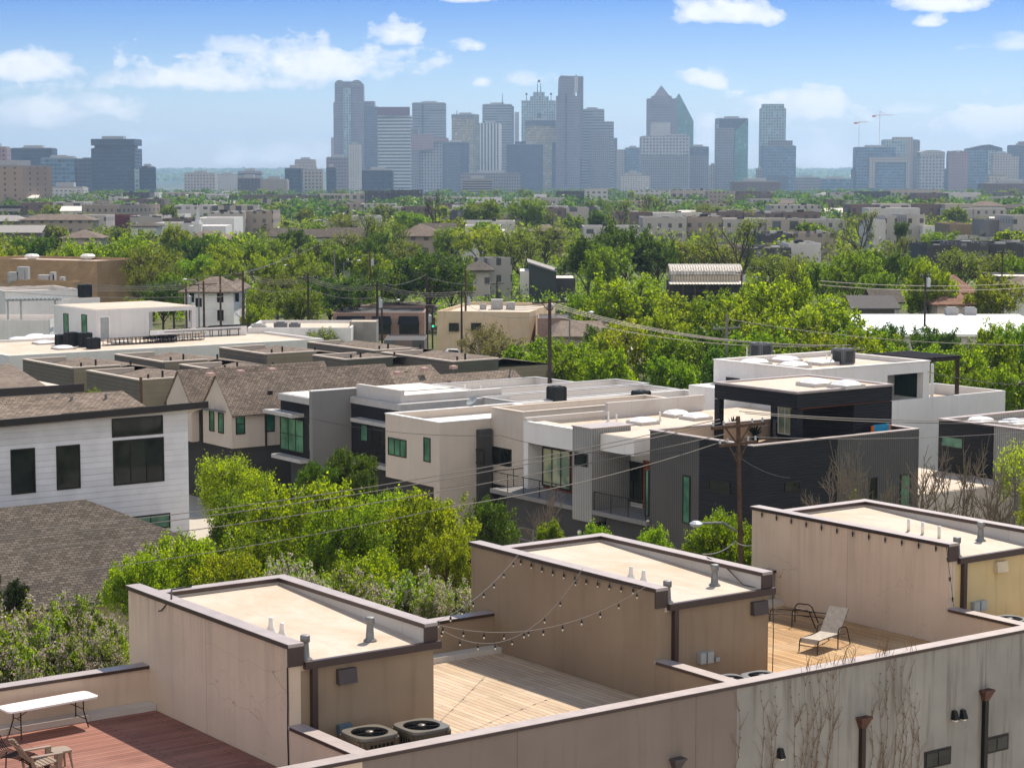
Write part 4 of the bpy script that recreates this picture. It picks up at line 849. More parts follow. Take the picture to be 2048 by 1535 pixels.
# ---- grey brick house with fin wall
h = thing('modern_house', 'black brick house with tall grey fin wall and white eaves', 'house', S(80, 122, 0))
sA, tA = ST_(558, 786, 8.5); sB, tB = ST_(624, 796, 8.5); sC, tC = ST_(713, 794, 8.5); sD, tD = ST_(803, 808, 8.5)
s1 = (sA + sB) / 2; s2 = (sC + sD) / 2; tf = tB
mb = MB(); mb.bst(s1, 84, tf, tA, 4.2, 8.05); mb.bst(s2, 84, tD, tf - .02, 4.2, 8.05); mk(mb, 'brick_wall', C['brick_dark'], h)
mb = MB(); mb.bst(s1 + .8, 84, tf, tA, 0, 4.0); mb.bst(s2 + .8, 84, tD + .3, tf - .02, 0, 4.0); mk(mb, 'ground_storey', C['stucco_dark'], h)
mb = MB(); mb.bst(s1 - .15, 84, tf - .02, tA + .1, 8.051, 8.5); mb.bst(s2 - .15, 84.2, tD - .15, tf - .5, 8.051, 8.5); mk(mb, 'eave_band', C['coping_grey'], h)
mb = MB(); mb.bst(s1 - .8, s2 + 1, tf + .1, tA, 3.99, 4.25); mb.bst(s2 - .8, s2 + 3, tD - .3, tf - .5, 3.99, 4.25); mk(mb, 'ledge', C['coping_grey'], h)
sF, _ = onT(tf - .4, 624, 800); sG, _ = onT(tf - .4, 714, 800); _, zF = onT(tf - .4, 624, 783)
mb = MB(); mb.bst(sF, sG, tf - .42, tf - .02, 0, zF); mk(mb, 'fin_wall', C['stucco_grey'], h); mb = MB(); mb.bst(sF - .04, sG + .04, tf - .46, tf + .02, zF, zF + .06); mk(mb, 'fin_coping', C['coping_white'], h)
mb = MB(); mb.bst(s2 + .4, s2 + .7, tD + .6, tf - .5, 8.501, 9.35); mb.bst(s2 + .7, 84, tD + .6, tD + .9, 8.501, 9.0); mk(mb, 'roof_parapet', C['curb'], h)
mb = MB(); mb.bst(s1 + .1, 84, tf, tA, 8.501, 8.53); mb.bst(s2 + .7, 84, tD + .9, tf - .5, 8.501, 8.53); mk(mb, 'roof', C['membrane_white'], h)
mb = MB(); mb.bst(s1 - 1.0, s1 - .001, tf + .9, tA + .8, 7.1, 7.35); mk(mb, 'canopy', C['coping_grey'], h); mb = MB(); mb.bst(s2 - .8, s2 - .001, tD, tf - 1.6, 6.9, 7.15); mk(mb, 'canopy', C['coping_grey'], h)
win(h, 's', s1, 562, 838, 607, 900, 3, 2, 'glass_green'); win(h, 's', s1, 618, 848, 624, 898, 1, 2, 'glass_green'); win(h, 's', s2, 722, 850, 735, 880, 1, 1, 'glass_green'); win(h, 's', s2, 745, 855, 772, 908, 2, 2, 'glass_dark')
flat(h, 84.05, 93.6, 121.0, 126.2, 7.9, 8.5, 'stucco_pale', cop='coping_grey')

# ---- gabled roofs
def gable(parent, s0, s1, tr, zr, hw, ze, roofm, wallm, z0=0.0, over=.25, ridge_cap=True):
    U = Vector((0, 0, 1)); mb = MB()
    prof = [(tr - hw, z0), (tr + hw, z0), (tr + hw, ze), (tr, zr - .12), (tr - hw, ze)]
    a = [S(s0, t, z) for t, z in prof]; b = [S(s1, t, z) for t, z in prof]
    mb.poly(list(reversed(a))); mb.poly(b)
    for i in range(5): j = (i + 1) % 5; mb.poly([a[i], a[j], b[j], b[i]])
    w = mk(mb, 'wall', C[wallm], parent)
    sl = (zr - ze) / hw; mb = MB(); ov = .35; x0, x1 = s0 - over, s1 + over
    for sg in (-1, 1):
        e, k = tr + sg * (hw + ov), ze - sl * ov
        q = [S(x0, e, k), S(x1, e, k), S(x1, tr, zr), S(x0, tr, zr)]; q = q if sg < 0 else list(reversed(q))
        mb.hexa([p - U * .1 for p in q], [p + U * .02 for p in q])
    rf = mk(mb, 'roof', C[roofm], parent); return w, rf
h = thing('gabled_house', 'cream house with twin steep gables and long brown shingle roof', 'house', S(78, 135, 0))
sg_, tr_ = ST_(433, 748, 9.5); te_, ze_ = onS(sg_, 463, 820); hw_ = tr_ - te_
mb_w, mb_r = gable(h, sg_, 84.5, tr_, 9.5, hw_, ze_, 'shingle_brown', 'stucco_cream', 4.3, .12)
t1_, z1_ = onS(sg_ - .6, 357, 750); gable(h, sg_ - .6, 82, t1_, 9.45, hw_ * .92, ze_, 'shingle_brown', 'stucco_cream', 4.3, .12)
mb = MB(); mb.bst(sg_ + 1, 84, te_ + .3, t1_ + 2, 0, 4.29); mk(mb, 'ground_storey', C['stucco_dark'], h)
win(h, 's', sg_, 420, 822, 428, 860, 1, 1); win(h, 's', sg_, 438, 827, 447, 864, 1, 1); win(h, 's', sg_, 392, 813, 403, 880, 1, 1, 'glass_dark')
win(h, 't', te_, 473, 829, 488, 866, 1, 2); win(h, 't', te_, 531, 823, 547, 861, 1, 1)
mb = MB(); mb.bst(sg_ + 2.7, sg_ + 2.82, te_ - .1, te_ + .02, 4.3, ze_ - .2); mk(mb, 'downspout', C['trim_dark'], h)
for (x, y) in ((414, 827), (440, 831)): t_, z_ = onS(sg_, x, y); mb = MB(); mb.bst(sg_ - .5, sg_ - .02, t_ - .9, t_ + .9, z_ + .35, z_ + .42); mk(mb, 'window_canopy', C['steel'], h)
def roofvent(parent, x, y, z, m='pvc', w=.3, hh=.14): p = P(x, y, z); mb = MB(); mb.obox(p - BV * w / 2 - AV * w / 2, BV * w, AV * w, Vector((0, 0, hh))); mk(mb, 'roof_vent', C[m], parent)
C['vent_pink'] = paint('pinkish tan roof vent', (.62, .40, .34), .4, .2)  # pinkish tan metal all over
for (x, y) in ((421, 751), (481, 746), (544, 742)): roofvent(h, x, y, 9.4, 'vent_pink', .5, .22)
roofvent(h, 540, 789, 8.0, 'trim_dark', .3, .3)
h = thing('gabled_house', 'low brown shingle roof house behind the grey fin wall', 'house', S(92, 138, 0))
s_, t_ = ST_(857, 729, 8.6); gable(h, 84.8, s_, t_, 8.6, 6, 5.6, 'shingle_brown', 'lap_green', 0, .2)
s_, t_ = ST_(1010, 742, 7.6); gable(h, 86, s_, t_ - 1, 7.8, 5, 5.2, 'shingle_brown', 'lap_green', 0, .2)
for (x, y) in ((795, 749), (849, 741), (907, 737)): roofvent(h, x, y, 8.3, 'vent_pink', .5, .25)
for (x, y) in ((766, 752), (811, 749)): roofvent(h, x, y, 8.0, 'trim_dark', .25, .25)

# ---- white clapboard house, left
h = thing('modern_house', 'white lap sided house with dark fascia and tall black windows', 'house', S(46, 112, 0)); TL = 107.0
def onT_pts(t, pts): return [(lambda a: S(a[0], t, a[1]))(onT(t, x, y)) for x, y in pts]
f0 = onT(TL - .9, 417, 802); f1 = onT(TL - .9, -250, 862); e0 = onT(TL, 375, 812)
sR, zR = e0; mb = MB(); zl = onT(TL, -250, 872)[1]
q = [S(25, TL, 0), S(sR, TL, 0), S(sR, TL + 9, 0), S(25, TL + 9, 0)]; r_ = [S(25, TL, zl), S(sR, TL, zR), S(sR, TL + 9, zR - 2.4), S(25, TL + 9, zl - 2.4)]
mb.hexa(q, r_); mk(mb, 'wall', C['lap_white'], h)
za, zb_ = f1[1], f0[1]; sa, sb = 24, f0[0]
zt = lambda s: za + (zb_ - za) * (s - f1[0]) / (f0[0] - f1[0])
mb = MB(); U = Vector((0, 0, 1)); a, b = S(sa, TL - .9, zt(sa)), S(sb, TL - .9, zt(sb)); a2, b2 = S(sa, TL - .8, zt(sa)), S(sb, TL - .8, zt(sb))
mb.hexa([a - U * .38, b - U * .38, b2 - U * .38, a2 - U * .38], [a, b, b2, a2]); mk(mb, 'fascia', C['trim_dark'], h)
mb = MB(); c_, d_ = S(sb, TL + 7, zt(sb) - 2.2), S(sa, TL + 7, zt(sa) - 2.2); mb.hexa([a2 - U * .34, b2 - U * .3, c_ - U * .3, d_ - U * .5], [a2 - U * .02, b2 - U * .02, c_ - U * .02, d_ - U * .02]); mk(mb, 'eave', C['stucco_cream'], h)
g1, g2, g3 = P(-60, 816, 11.6), P(245, 781, 11.6), P(-60, 790, 10.8)
sx, _ = onT(TL - .7, 290, 812)
mb = MB(); e1, e2 = S(sa, TL - .79, zt(sa) + .03), S(sx, TL - .79, zt(sx) + .03); mb.poly([e1, e2, g2, S(sa, g2.dot(AV), 11.9)]); mb.poly([e2, S(sx + 2, TL + 8, zt(sx) - 1.2), g2]); mb.poly([S(sa, g2.dot(AV), 11.9), g2, S(sx + 2, TL + 8, zt(sx) - 1.2), S(sa, TL + 8, zt(sa))]); mk(mb, 'roof', C['shingle_brown'], h)
win(h, 't', TL, 226, 836, 323, 868, 1, 1, 'glass_dark', 'bronze', .08); win(h, 't', TL, 229, 880, 325, 963, 3, 1, 'glass_dark', 'bronze', .09); win(h, 't', TL, 115, 892, 158, 975, 1, 1, 'glass_dark', 'bronze', .07); win(h, 't', TL, 24, 899, 68, 984, 1, 1, 'glass_dark', 'bronze', .07)
win(h, 't', TL, 264, 1031, 338, 1056, 2, 1, 'glass_green', 'bronze', .07)
for (x, y, hh) in ((115, 812, .5), (143, 812, .55), (212, 808, .6)): p = P(x, y, 11.0); mb = MB(); mb.tube([p, p + U * hh], .08, 6); mk(mb, 'vent_pipe', C['steel'], h)
# ---- second dark edged house behind it
h = thing('modern_house', 'house with dark roof edge and brown hip roof behind the white house', 'house', S(52, 128, 0)); T2 = 122.0
f0 = onT(T2, 168, 767); f1 = onT(T2, -200, 789); zt = lambda s: f1[1] + (f0[1] - f1[1]) * (s - f1[0]) / (f0[0] - f1[0]); sa, sb = 30, f0[0]
mb = MB(); a, b = S(sa, T2, zt(sa)), S(sb, T2, zt(sb)); mb.hexa([a - U * .5, b - U * .5, b + AV * .1 - U * .5, a + AV * .1 - U * .5], [a, b, b + AV * .1, a + AV * .1]); mk(mb, 'fascia', C['trim_dark'], h)
mb = MB(); mb.hexa([S(sa, T2 + .9, 0), S(sb - 1.2, T2 + .9, 0), S(sb - 1.2, T2 + 9, 0), S(sa, T2 + 9, 0)], [S(sa, T2 + .9, zt(sa) - .1), S(sb - 1.2, T2 + .9, zt(sb) - .1), S(sb - 1.2, T2 + 9, zt(sb) - .1), S(sa, T2 + 9, zt(sa) - .1)]); mk(mb, 'wall', C['stucco_cream'], h)
gp = P(22, 727, 11.2); mb = MB(); e1, e2 = S(sa, T2 + .11, zt(sa)), S(sb - 2.5, T2 + .11, zt(sb - 2.5)); mb.poly([e1, e2, gp, S(sa, gp.dot(AV), 11.3)]); mb.poly([e2, S(sb - 2.5, T2 + 9, zt(sb)), gp]); mk(mb, 'roof', C['shingle_brown'], h)
p = P(38, 764, 10.2); mb = MB(); mb.tube([p, p + U * .8], .08, 6); mk(mb, 'vent_pipe', C['steel'], h)
# ---- hip roofed bungalow at lower left
h = thing('bungalow', 'low house with wide grey brown hip roof behind the lilac bushes', 'house', S(39, 100, 0))
mb = MB(); ez, rz = 3.3, 7.0; e = [S(20, 91.9, ez), S(52.7, 91.9, ez), S(52.7, 108.1, ez), S(20, 108.1, ez)]; r0, r1 = S(28, 100, rz), S(44.8, 100, rz)
mb.poly([e[0], e[1], r1, r0]); mb.poly([e[1], e[2], r1]); mb.poly([e[2], e[3], r0, r1]); mb.poly([e[3], e[0], r0]); mb.poly(list(reversed([q - U * .15 for q in e])))
for i in range(4): j = (i + 1) % 4; mb.poly([e[i] - U * .15, e[j] - U * .15, e[j], e[i]])
rf = mk(mb, 'roof', C['shingle_grey'], h)
mb = MB(); mb.bst(20.8, 52.0, 92.7, 107.3, 0, 3.2); mk(mb, 'wall', C['stucco_beige'], h)
p = P(77, 1078, 5.4); mb = MB(); mb.tube([p - U * .2, p + U * .85], .06, 8); mb.lathe(p - U * .1, [(.2, 0), (.1, .14), (.07, .2)], 10); mk(mb, 'vent_pipe', C['grey_box'], rf)
q = P(-10, 1050, 5.6); mb = MB(); mb.hexa([q - BV * 1.5 - AV, q + BV * 1.3 - AV, q + BV * 1.3 + AV, q - BV * 1.5 + AV], [q - BV * 1.5 - AV * .2 + U * 1.3, q - BV * .2 - AV * .2 + U * 1.3, q - BV * .2 + AV + U * 1.3, q - BV * 1.5 + AV + U * 1.3]); mk(mb, 'dormer', C['trim_dark'], rf)

# ---- white stucco house with skylights, right
h = thing('modern_house', 'white stucco house with domed skylights and brown pergola', 'house', S(98, 100, 0)); WHH = h
mb = MB(); mb.bst(92.6, 96.5, 95.4, 104.7, 0, 11.15); mb.bst(96.5, 103.6, 98.4, 104.7, 8.3, 11.15); mb.bst(96.5, 99.6, 95.4, 98.4, 8.3, 11.15); mb.bst(99.6, 103.0, 95.4, 98.4, 10.75, 11.15); mb.bst(103.0, 103.6, 95.4, 95.95, 8.3, 10.749); mb.bst(103.0, 103.6, 95.4, 98.4, 10.75, 11.15); mb.bst(103.25, 103.6, 95.95, 98.4, 8.3, 8.95); mb.bst(96.5, 110.8, 95.5, 101.4, 0, 8.29)
ring(mb, 92.6, 103.6, 95.4, 104.7, .25, 11.15, 11.45); mk(mb, 'wall', C['stucco_white'], h)
mb = MB(); ring(mb, 92.55, 103.65, 95.35, 104.75, .34, 11.45, 11.52); mk(mb, 'coping', C['coping_white'], h)
mb = MB(); mb.bst(92.86, 103.34, 95.66, 104.44, 11.152, 11.2); mk(mb, 'roof', C['membrane'], h)
mb = MB(); mb.bst(92.6, 111.0, 95.2, 95.39, 0, 9.05); mb.bst(110.8, 111.0, 95.39, 101.6, 0, 9.05); mb.bst(103.6, 110.8, 101.4, 101.6, 0, 9.05); mk(mb, 'terrace_wall', C['stucco_white'], h)
mb = MB(); mb.bst(103.6, 110.8, 95.4, 101.4, 8.29, 8.33); mk(mb, 'terrace_floor', C['membrane'], h)
mb = MB(); mb.bst(90.4, 92.58, 101.0, 104.7, 0, 9.9); mk(mb, 'side_block', C['stucco_white'], h)
mb = MB(); mb.bst(103.40, 103.48, 95.96, 98.39, 8.96, 10.74); mk(mb, 'green_screen', C['corr_green'], h)
win(h, 's', 92.6, 1454, 757, 1478, 775, 1, 1, 'glass_dark')
for (x, y) in ((1509, 721), (1571, 716), (1588, 727), (1643, 721)): skylight(h, x, y, 11.2, 1.7, 1.7)
mb = MB(); 
for s_, t_ in ((107.2, 96.2), (107.2, 100.6)): mb.bst(s_ - .1, s_ + .1, t_ - .1, t_ + .1, 8.33, 11.3)
mb.bst(103.7, 107.3, 96.1, 96.3, 11.3, 11.5); mb.bst(103.7, 107.3, 100.5, 100.7, 11.3, 11.5)
for i in range(8): s_ = 103.9 + i * .46; mb.bst(s_, s_ + .08, 95.9, 100.9, 11.5, 11.62)
mk(mb, 'pergola', C['brown_metal'], h)
mb = MB(); mb.bst(103.65, 103.8, 95.2, 95.35, 8.4, 11.3); mk(mb, 'downspout', C['white_paint'], h)
for (x, y) in ((1494, 714), (1510, 711), (1653, 729), (1663, 729)): vent(h, x, y, 11.2, .7, 'pvc', .05, False)
for (x, y, lab) in ((1522, 715, 'slate grey condenser farther left on the skylight roof'), (1686, 727, 'slate grey condenser near the front edge of the skylight roof')): s, t = ST_(x, y, 11.2); hvac(S(s, t, 11.2), 1.15, 1.05, lab, False, 'hvac_grey', False)

# ---- charcoal house at the right edge and its terrace
h = thing('modern_house', 'charcoal and grey clad house cut off by the right edge', 'house', S(100, 78, 0)); sW = 95.0
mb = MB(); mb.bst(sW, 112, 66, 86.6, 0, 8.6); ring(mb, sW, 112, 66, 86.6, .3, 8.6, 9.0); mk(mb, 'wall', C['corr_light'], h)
mb = MB(); mb.bst(sW - .05, sW - .001, 82.3, 86.6, 5.8, 8.99); mk(mb, 'charcoal_wall', C['corr_black'], h)
mb = MB(); ring(mb, sW - .1, 112.05, 65.95, 86.65, .42, 9.0, 9.07); mk(mb, 'coping', C['coping'], h); mb = MB(); mb.bst(sW + .3, 111.7, 66.3, 86.3, 8.602, 8.64); mk(mb, 'roof', C['membrane'], h)
win(h, 's', sW - .05, 1884, 875, 1925, 893, 1, 1, 'glass_green')
skylight(h, 1960, 838, 8.64, 1.6, 1.6); skylight(h, 2030, 842, 8.64, 1.8, 1.8)
h = thing('terrace_block', 'low block with a sunlit pale terrace between the charcoal houses', 'building', S(90, 85, 0)); mb = MB(); mb.bst(84.5, sW - .06, 80.6, 90, 0, 5.8); mb.bst(84.5, 84.7, 80.6, 90, 5.8, 6.3); mb.bst(84.7, sW - .06, 89.75, 90, 5.8, 6.9); mk(mb, 'wall', C['stucco_cream'], h); mb = MB(); mb.bst(84.75, sW - .1, 80.7, 89.7, 5.8, 5.84); mk(mb, 'terrace_floor', C['membrane'], h)

# ---- olive sided row houses
def unit(near, left, right, label, wl='lap_green', wr='lap_green', z=8.3, depth_roof='shingle_brown', back=True):
    N, L, R = P(*near, z), P(*left, z), P(*right, z); s0, t0 = N.dot(BV), N.dot(AV); t1 = L.dot(AV); s1 = R.dot(BV)
    h = thing('row_house', label, 'house', S((s0 + s1) / 2, (t0 + t1) / 2, 0), 'olive sided row houses'); zr = z - .75
    mb = MB(); mb.bst(s0 + .2, s1 + 6, t0 + .2, t1, 0, zr); mk(mb, 'storey_block', C['lap_green'], h)
    mb = MB(); mb.bst(s0, s0 + .2, t0, t1, 0, z); mk(mb, 'side_wall', C['corr_olive'], h)
    mb = MB(); mb.bst(s0 + .2, s1, t0, t0 + .2, 0, z); mk(mb, 'front_wall', C[wr], h)
    if back: mb = MB(); mb.bst(s0 + .2, s0 + (s1 - s0) * .9, t1 - .2, t1, zr, z); mk(mb, 'back_parapet', C['stucco_cream'], h)
    mb = MB(); mb.bst(s0 - .06, s0 + .26, t0 - .06, t1 + .03, z, z + .1); mb.bst(s0 + .26, s1 + .05, t0 - .06, t0 + .26, z, z + .1)
    if back: mb.bst(s0 + .26, s0 + (s1 - s0) * .9, t1 - .26, t1 + .03, z, z + .1)
    mk(mb, 'coping', C['stucco_cream'], h)
    mb = MB(); q = [S(s0 + .2, t0 + .2), S(s1 + 6, t0 + .2), S(s1 + 6, t1 - .2), S(s0 + .2, t1 - .2)]; sm = (s0 + s1) / 2 + 3
    mid = lambda t: S(sm, t, zr + .75); a = [q_ + U * (zr + .003) for q_ in q]
    mb.poly([a[0], mid(t0 + .2), mid(t1 - .2), a[3]]); mb.poly([mid(t0 + .2), a[1], a[2], mid(t1 - .2)]); mk(mb, 'roof', C[depth_roof], h)
    for i in range(3): p = S(s0 + 1.5 + i * 2.2, t0 + 1.5 + (i % 2) * 2, zr + .3); mb = MB(); mb.tube([p, p + U * .75], .09, 6); mk(mb, 'vent_pipe', C['trim_dark'], h)
    return h
C['corr_olive'] = siding('grey olive lap siding', (.14, .122, .098), .3, .5)
unit((325, 725), (224, 709.5), (417, 720), 'olive row house in the back row nearest the black condensers')
unit((143, 737), (47, 719), (239, 731), 'olive row house leftmost of the brown roofed rows')
unit((434, 742), (354, 730), (520, 735), 'olive row house whose parapet meets the twin gables')
unit((278, 761), (169, 742), (372, 752), 'olive row house directly behind the pale lamp post')
unit((530, 709), (470, 694), (640, 704), 'olive row house behind the middle of the long brown roof')
unit((690, 720), (608, 712), (800, 716), 'dark olive row house with panels in front of its parapet', wr='lap_green_dark')
unit((748, 702), (625, 684), (818, 697), 'olive row house closest to the brick shop with awnings')
unit((905, 724), (770, 705), (980, 716), 'dark green row house rightmost next to the grey budding tree', wr='lap_green_dark')

# ---- long white flat building with rooftop house
h = thing('flat_roofed_building', 'long white building with rooftop house and dark solar racks', 'building', S(150, 180, 0)); zW = 6.0
N, R, L = P(18, 711, zW), P(640, 676, zW), P(-60, 706, zW); s0, t0 = N.dot(BV), N.dot(AV); s1 = R.dot(BV); tbk = t0 + 19; WRS = (s0, s1, t0)
mb = MB(); mb.bst(s0, s1, t0, tbk, 0, zW - .3); ring(mb, s0, s1, t0, tbk, .3, zW - .3, zW); mk(mb, 'wall', C['stucco_white'], h)
mb = MB(); mb.bst(s0 + .3, s1 - .3, t0 + .3, tbk - .3, zW - .298, zW - .26); mk(mb, 'roof', C['membrane'], h)
Np, Lp, Rp = P(193, 680, zW - .26), P(108, 665, zW - .26), P(392, 664, zW - .26); ps, pt = Np.dot(BV), Np.dot(AV); pl = onS(ps, 108, 640)[0]; pr = onT(pt, 392, 640)[0]; zp = onT(pt, 193, 620)[1]; ptb = min(pl, tbk + 6)
mb = MB(); pm = onT(pt, 298, 640)[0]; mb.bst(ps, pm, pt, pl, zW - .25, zp); mb.bst(pm, pr, pt, pl, zp - .45, zp); mb.bst(pm, pr, pl - .3, pl, zW - .25, zp - .45); mb.bst(pr - .5, pr, pt, pt + .5, zW - .25, zp - .45); rh = mk(mb, 'rooftop_house', C['stucco_white'], h)
mb = MB(); mb.bst(ps + .2, pr - .2, pt + .2, pl - .2, zp + .002, zp + .05); mk(mb, 'roof_membrane', C['membrane'], rh)
a0, za = onT(pt, 313, 621); a1, zb2 = onT(pt, 330, 640); mb = MB(); mb.bst(a0, a1, pl - .4, pl - .31, zb2, za); mk(mb, 'screen', C['black_metal'], rh)
win(rh, 's', ps, 128, 628, 137, 672, 1, 1); win(rh, 's', ps, 164, 630, 174, 672, 1, 1)
a0, z0_ = onT(pt, 201, 676); a1, z1_ = onT(pt, 217, 634); mb = MB(); mb.bst(a0 - .15, a1 + .15, pt - .06, pt, zW - .25, z1_ + .15); dr = mk(mb, 'door', C['plastic_white'], rh); mb = MB(); mb.bst(a0, a1, pt - .1, pt - .061, zW - .2, z1_); mk(mb, 'door_leaf', C['grey_box'], dr)
pbx0, _ = onT(pt - 3, 300, 665); pbx1, _ = onT(pt - 3, 492, 655); mb = MB(); mb.bst(pbx0, pbx1, pt - 3.2, pt - 3, zW - .25, zW + .75); mk(mb, 'terrace_wall', C['stucco_white'], h)
for (x, y) in ((38, 676), (64, 674), (95, 672), (72, 670), (127, 693), (238, 680), (330, 676), (88, 683)): skylight(h, x, y, zW - .26, 2.0, 2.0)
for (x, y, lab) in ((124, 690, 'short dark condenser leftmost of the four on the white roof'), (142, 692, 'tall dark condenser second from left on the white roof'), (171, 693, 'tall dark condenser third from left on the white roof'), (187, 697, 'dark condenser nearest the edge of the long white roof')): s, t = ST_(x, y, zW - .26); hvac(S(s, t, zW - .26), 1.25, 1.5 if 'tall' in lab else 1.15, lab, True, 'hvac_dark', False)
C['panel'] = paint('dark solar panel', (.02, .022, .03), .15, .2, .8)
k = 0
for row, (xa, xb, y) in enumerate(((215, 345, 690), (300, 400, 684), (330, 470, 677), (340, 500, 670), (420, 520, 664))):
    n = (xb - xa) // 16
    for i in range(n):
        x = xa + (i + .5) * (xb - xa) / n; yy = y - (x - xa) * .05; p = P(x, yy, zW - .26)
        r = thing('solar_panel', 'dark tilted roof panel in the racks on the long white roof', 'solar panel', p, 'solar racks on the white roof'); mb = MB(); mb.obox(-BV * .95 - AV * .7 + U * .75, BV * 1.9, AV * 1.4 - U * .4, U * .05); mk(mb, 'panel', C['panel'], r, local=True)
        mb = MB(); mb.bar(-BV * .7 - AV * .6, -BV * .7 - AV * .6 + U * .76, .07); mb.bar(BV * .7 - AV * .6, BV * .7 - AV * .6 + U * .76, .07); mb.bar(-BV * .7 + AV * .6, -BV * .7 + AV * .6 + U * .42, .06); mb.bar(BV * .7 + AV * .6, BV * .7 + AV * .6 + U * .42, .06); mb.bar(-BV * .7 - AV * .6 + U * .1, BV * .7 - AV * .6 + U * .1, .05); mb.bar(BV * .7 - AV * .6 + U * .1, BV * .7 + AV * .6 + U * .1, .05); mb.bar(-BV * .7 - AV * .6 + U * .1, -BV * .7 + AV * .6 + U * .1, .05); mk(mb, 'rack_leg', C['trim_dark'], r, local=True)
# =================================================================== DISTANCE
def F(*a, **k): return facade(*a, **k)
FM = {
 'dark_glass': F('dark glass tower front', (.09, .10, .125), (.03, .04, .06), 6, 6, .8, .6),
 'blue_glass': F('blue glass tower front', (.15, .22, .28), (.05, .11, .17), 6, 6, .85, .66),
 'navy': F('navy glass tower front', (.045, .065, .10), (.015, .03, .055), 5, 5.4, .9, .7),
 'grey_stone': F('grey stone tower front', (.23, .215, .22), (.05, .055, .07), 4.5, 5.6, .6, .55),
 'mauve': F('mauve granite tower front', (.215, .18, .20), (.07, .07, .09), 5.0, 6.0, .6, .5),
 'grey_lines': F('grey banded tower front', (.28, .275, .285), (.07, .08, .10), 60, 6.4, 1.0, .5),
 'bands': F('white and dark banded tower front', (.50, .49, .47), (.05, .06, .07), 60, 7.5, 1.0, .52, .15),
 'vert': F('vertically ribbed tower front', (.60, .59, .58), (.05, .06, .08), 7.0, 400, .5, 1.0, .2),
 'gold': F('gold glass tower front', (.40, .34, .20), (.26, .22, .13), 5, 5.8, .9, .6),
 'grid': F('pale gridded tower front', (.42, .40, .39), (.10, .11, .13), 7.0, 6.6, .62, .6),
 'green_glass': F('green glass tower front', (.10, .26, .22), (.06, .20, .17), 6, 6, .9, .8, .3),
 'teal': F('teal glass tower front', (.34, .40, .40), (.12, .21, .22), 6.0, 6.2, .7, .72),
 'tan': F('tan concrete front', (.36, .26, .19), (.10, .075, .06), 9, 4, .18, .42),
 'pink_brick': F('pink brick tower front', (.32, .20, .19), (.07, .065, .08), 5.4, 5.6, .5, .5),
 'beige': F('beige tower front', (.42, .365, .31), (.10, .105, .12), 5.4, 5.2, .5, .5),
 'condo': F('white condominium front', (.50, .48, .46), (.19, .19, .2), 4.0, 3.2, .5, .4),
 'row': F('pale row house front', (.42, .39, .36), (.12, .12, .125), 3.2, 3.1, .34, .42),
 'row_dark': F('dark row house front', (.07, .065, .07), (.15, .16, .17), 4.4, 3.3, .3, .45),
 'row_brick': F('brown brick row house front', (.17, .125, .11), (.10, .10, .105), 3.2, 3.1, .42, .5),
 'row_tan': F('tan row house front', (.34, .28, .23), (.12, .115, .11), 3.2, 3.1, .36, .42),
 'ware': F('plain commercial wall', (.40, .37, .34), (.10, .10, .11), 8, 6, .4, .3),
 'parking': F('open parking deck front', (.33, .31, .30), (.03, .03, .035), 50, 3.2, 1.0, .55, .1),
}
PL = {'roofgrey': paint('grey roof felt', (.30, .28, .27), .9), 'roofpale': paint('pale roof felt', (.70, .64, .58), .9), 'roofdark': paint('dark roof felt', (.08, .075, .075), .9), 'mech': paint('rooftop plant', (.38, .38, .38), .7), 'redsign': paint('dark red band', (.11, .028, .035), .7), 'ww': paint('white rendered wall', (.66, .64, .62), .8)}
def dx(x, Y): return (x - CX) / FPX * (Y * CT + 4)
def split_box(mb, x0, x1, Y, z0, z1, xs=None, ang=20.0, depth=None):
    """upright block whose front (and, with xs, right hand side) fill the given columns"""
    X0, X1 = dx(x0, Y), dx(x1, Y)
    if xs is None:
        d = depth or max(.6 * (X1 - X0), 8); q = [(X0, Y), (X1, Y), (X1, Y + d), (X0, Y + d)]
        mb.prism(q, z0, z1); return q
    XS = dx(xs, Y); a = math.radians(ang); L1 = (XS - X0) / math.cos(a); L2 = (X1 - XS) / math.sin(a)
    n = Vector((XS, Y)); l = n + Vector((-math.cos(a), math.sin(a))) * L1; r = n + Vector((math.sin(a), math.cos(a))) * L2; b = l + r - n
    q = [tuple(n), tuple(r), tuple(b), tuple(l)]; mb.prism(q, z0, z1); return q
TW_GROUP = 'downtown skyline towers'
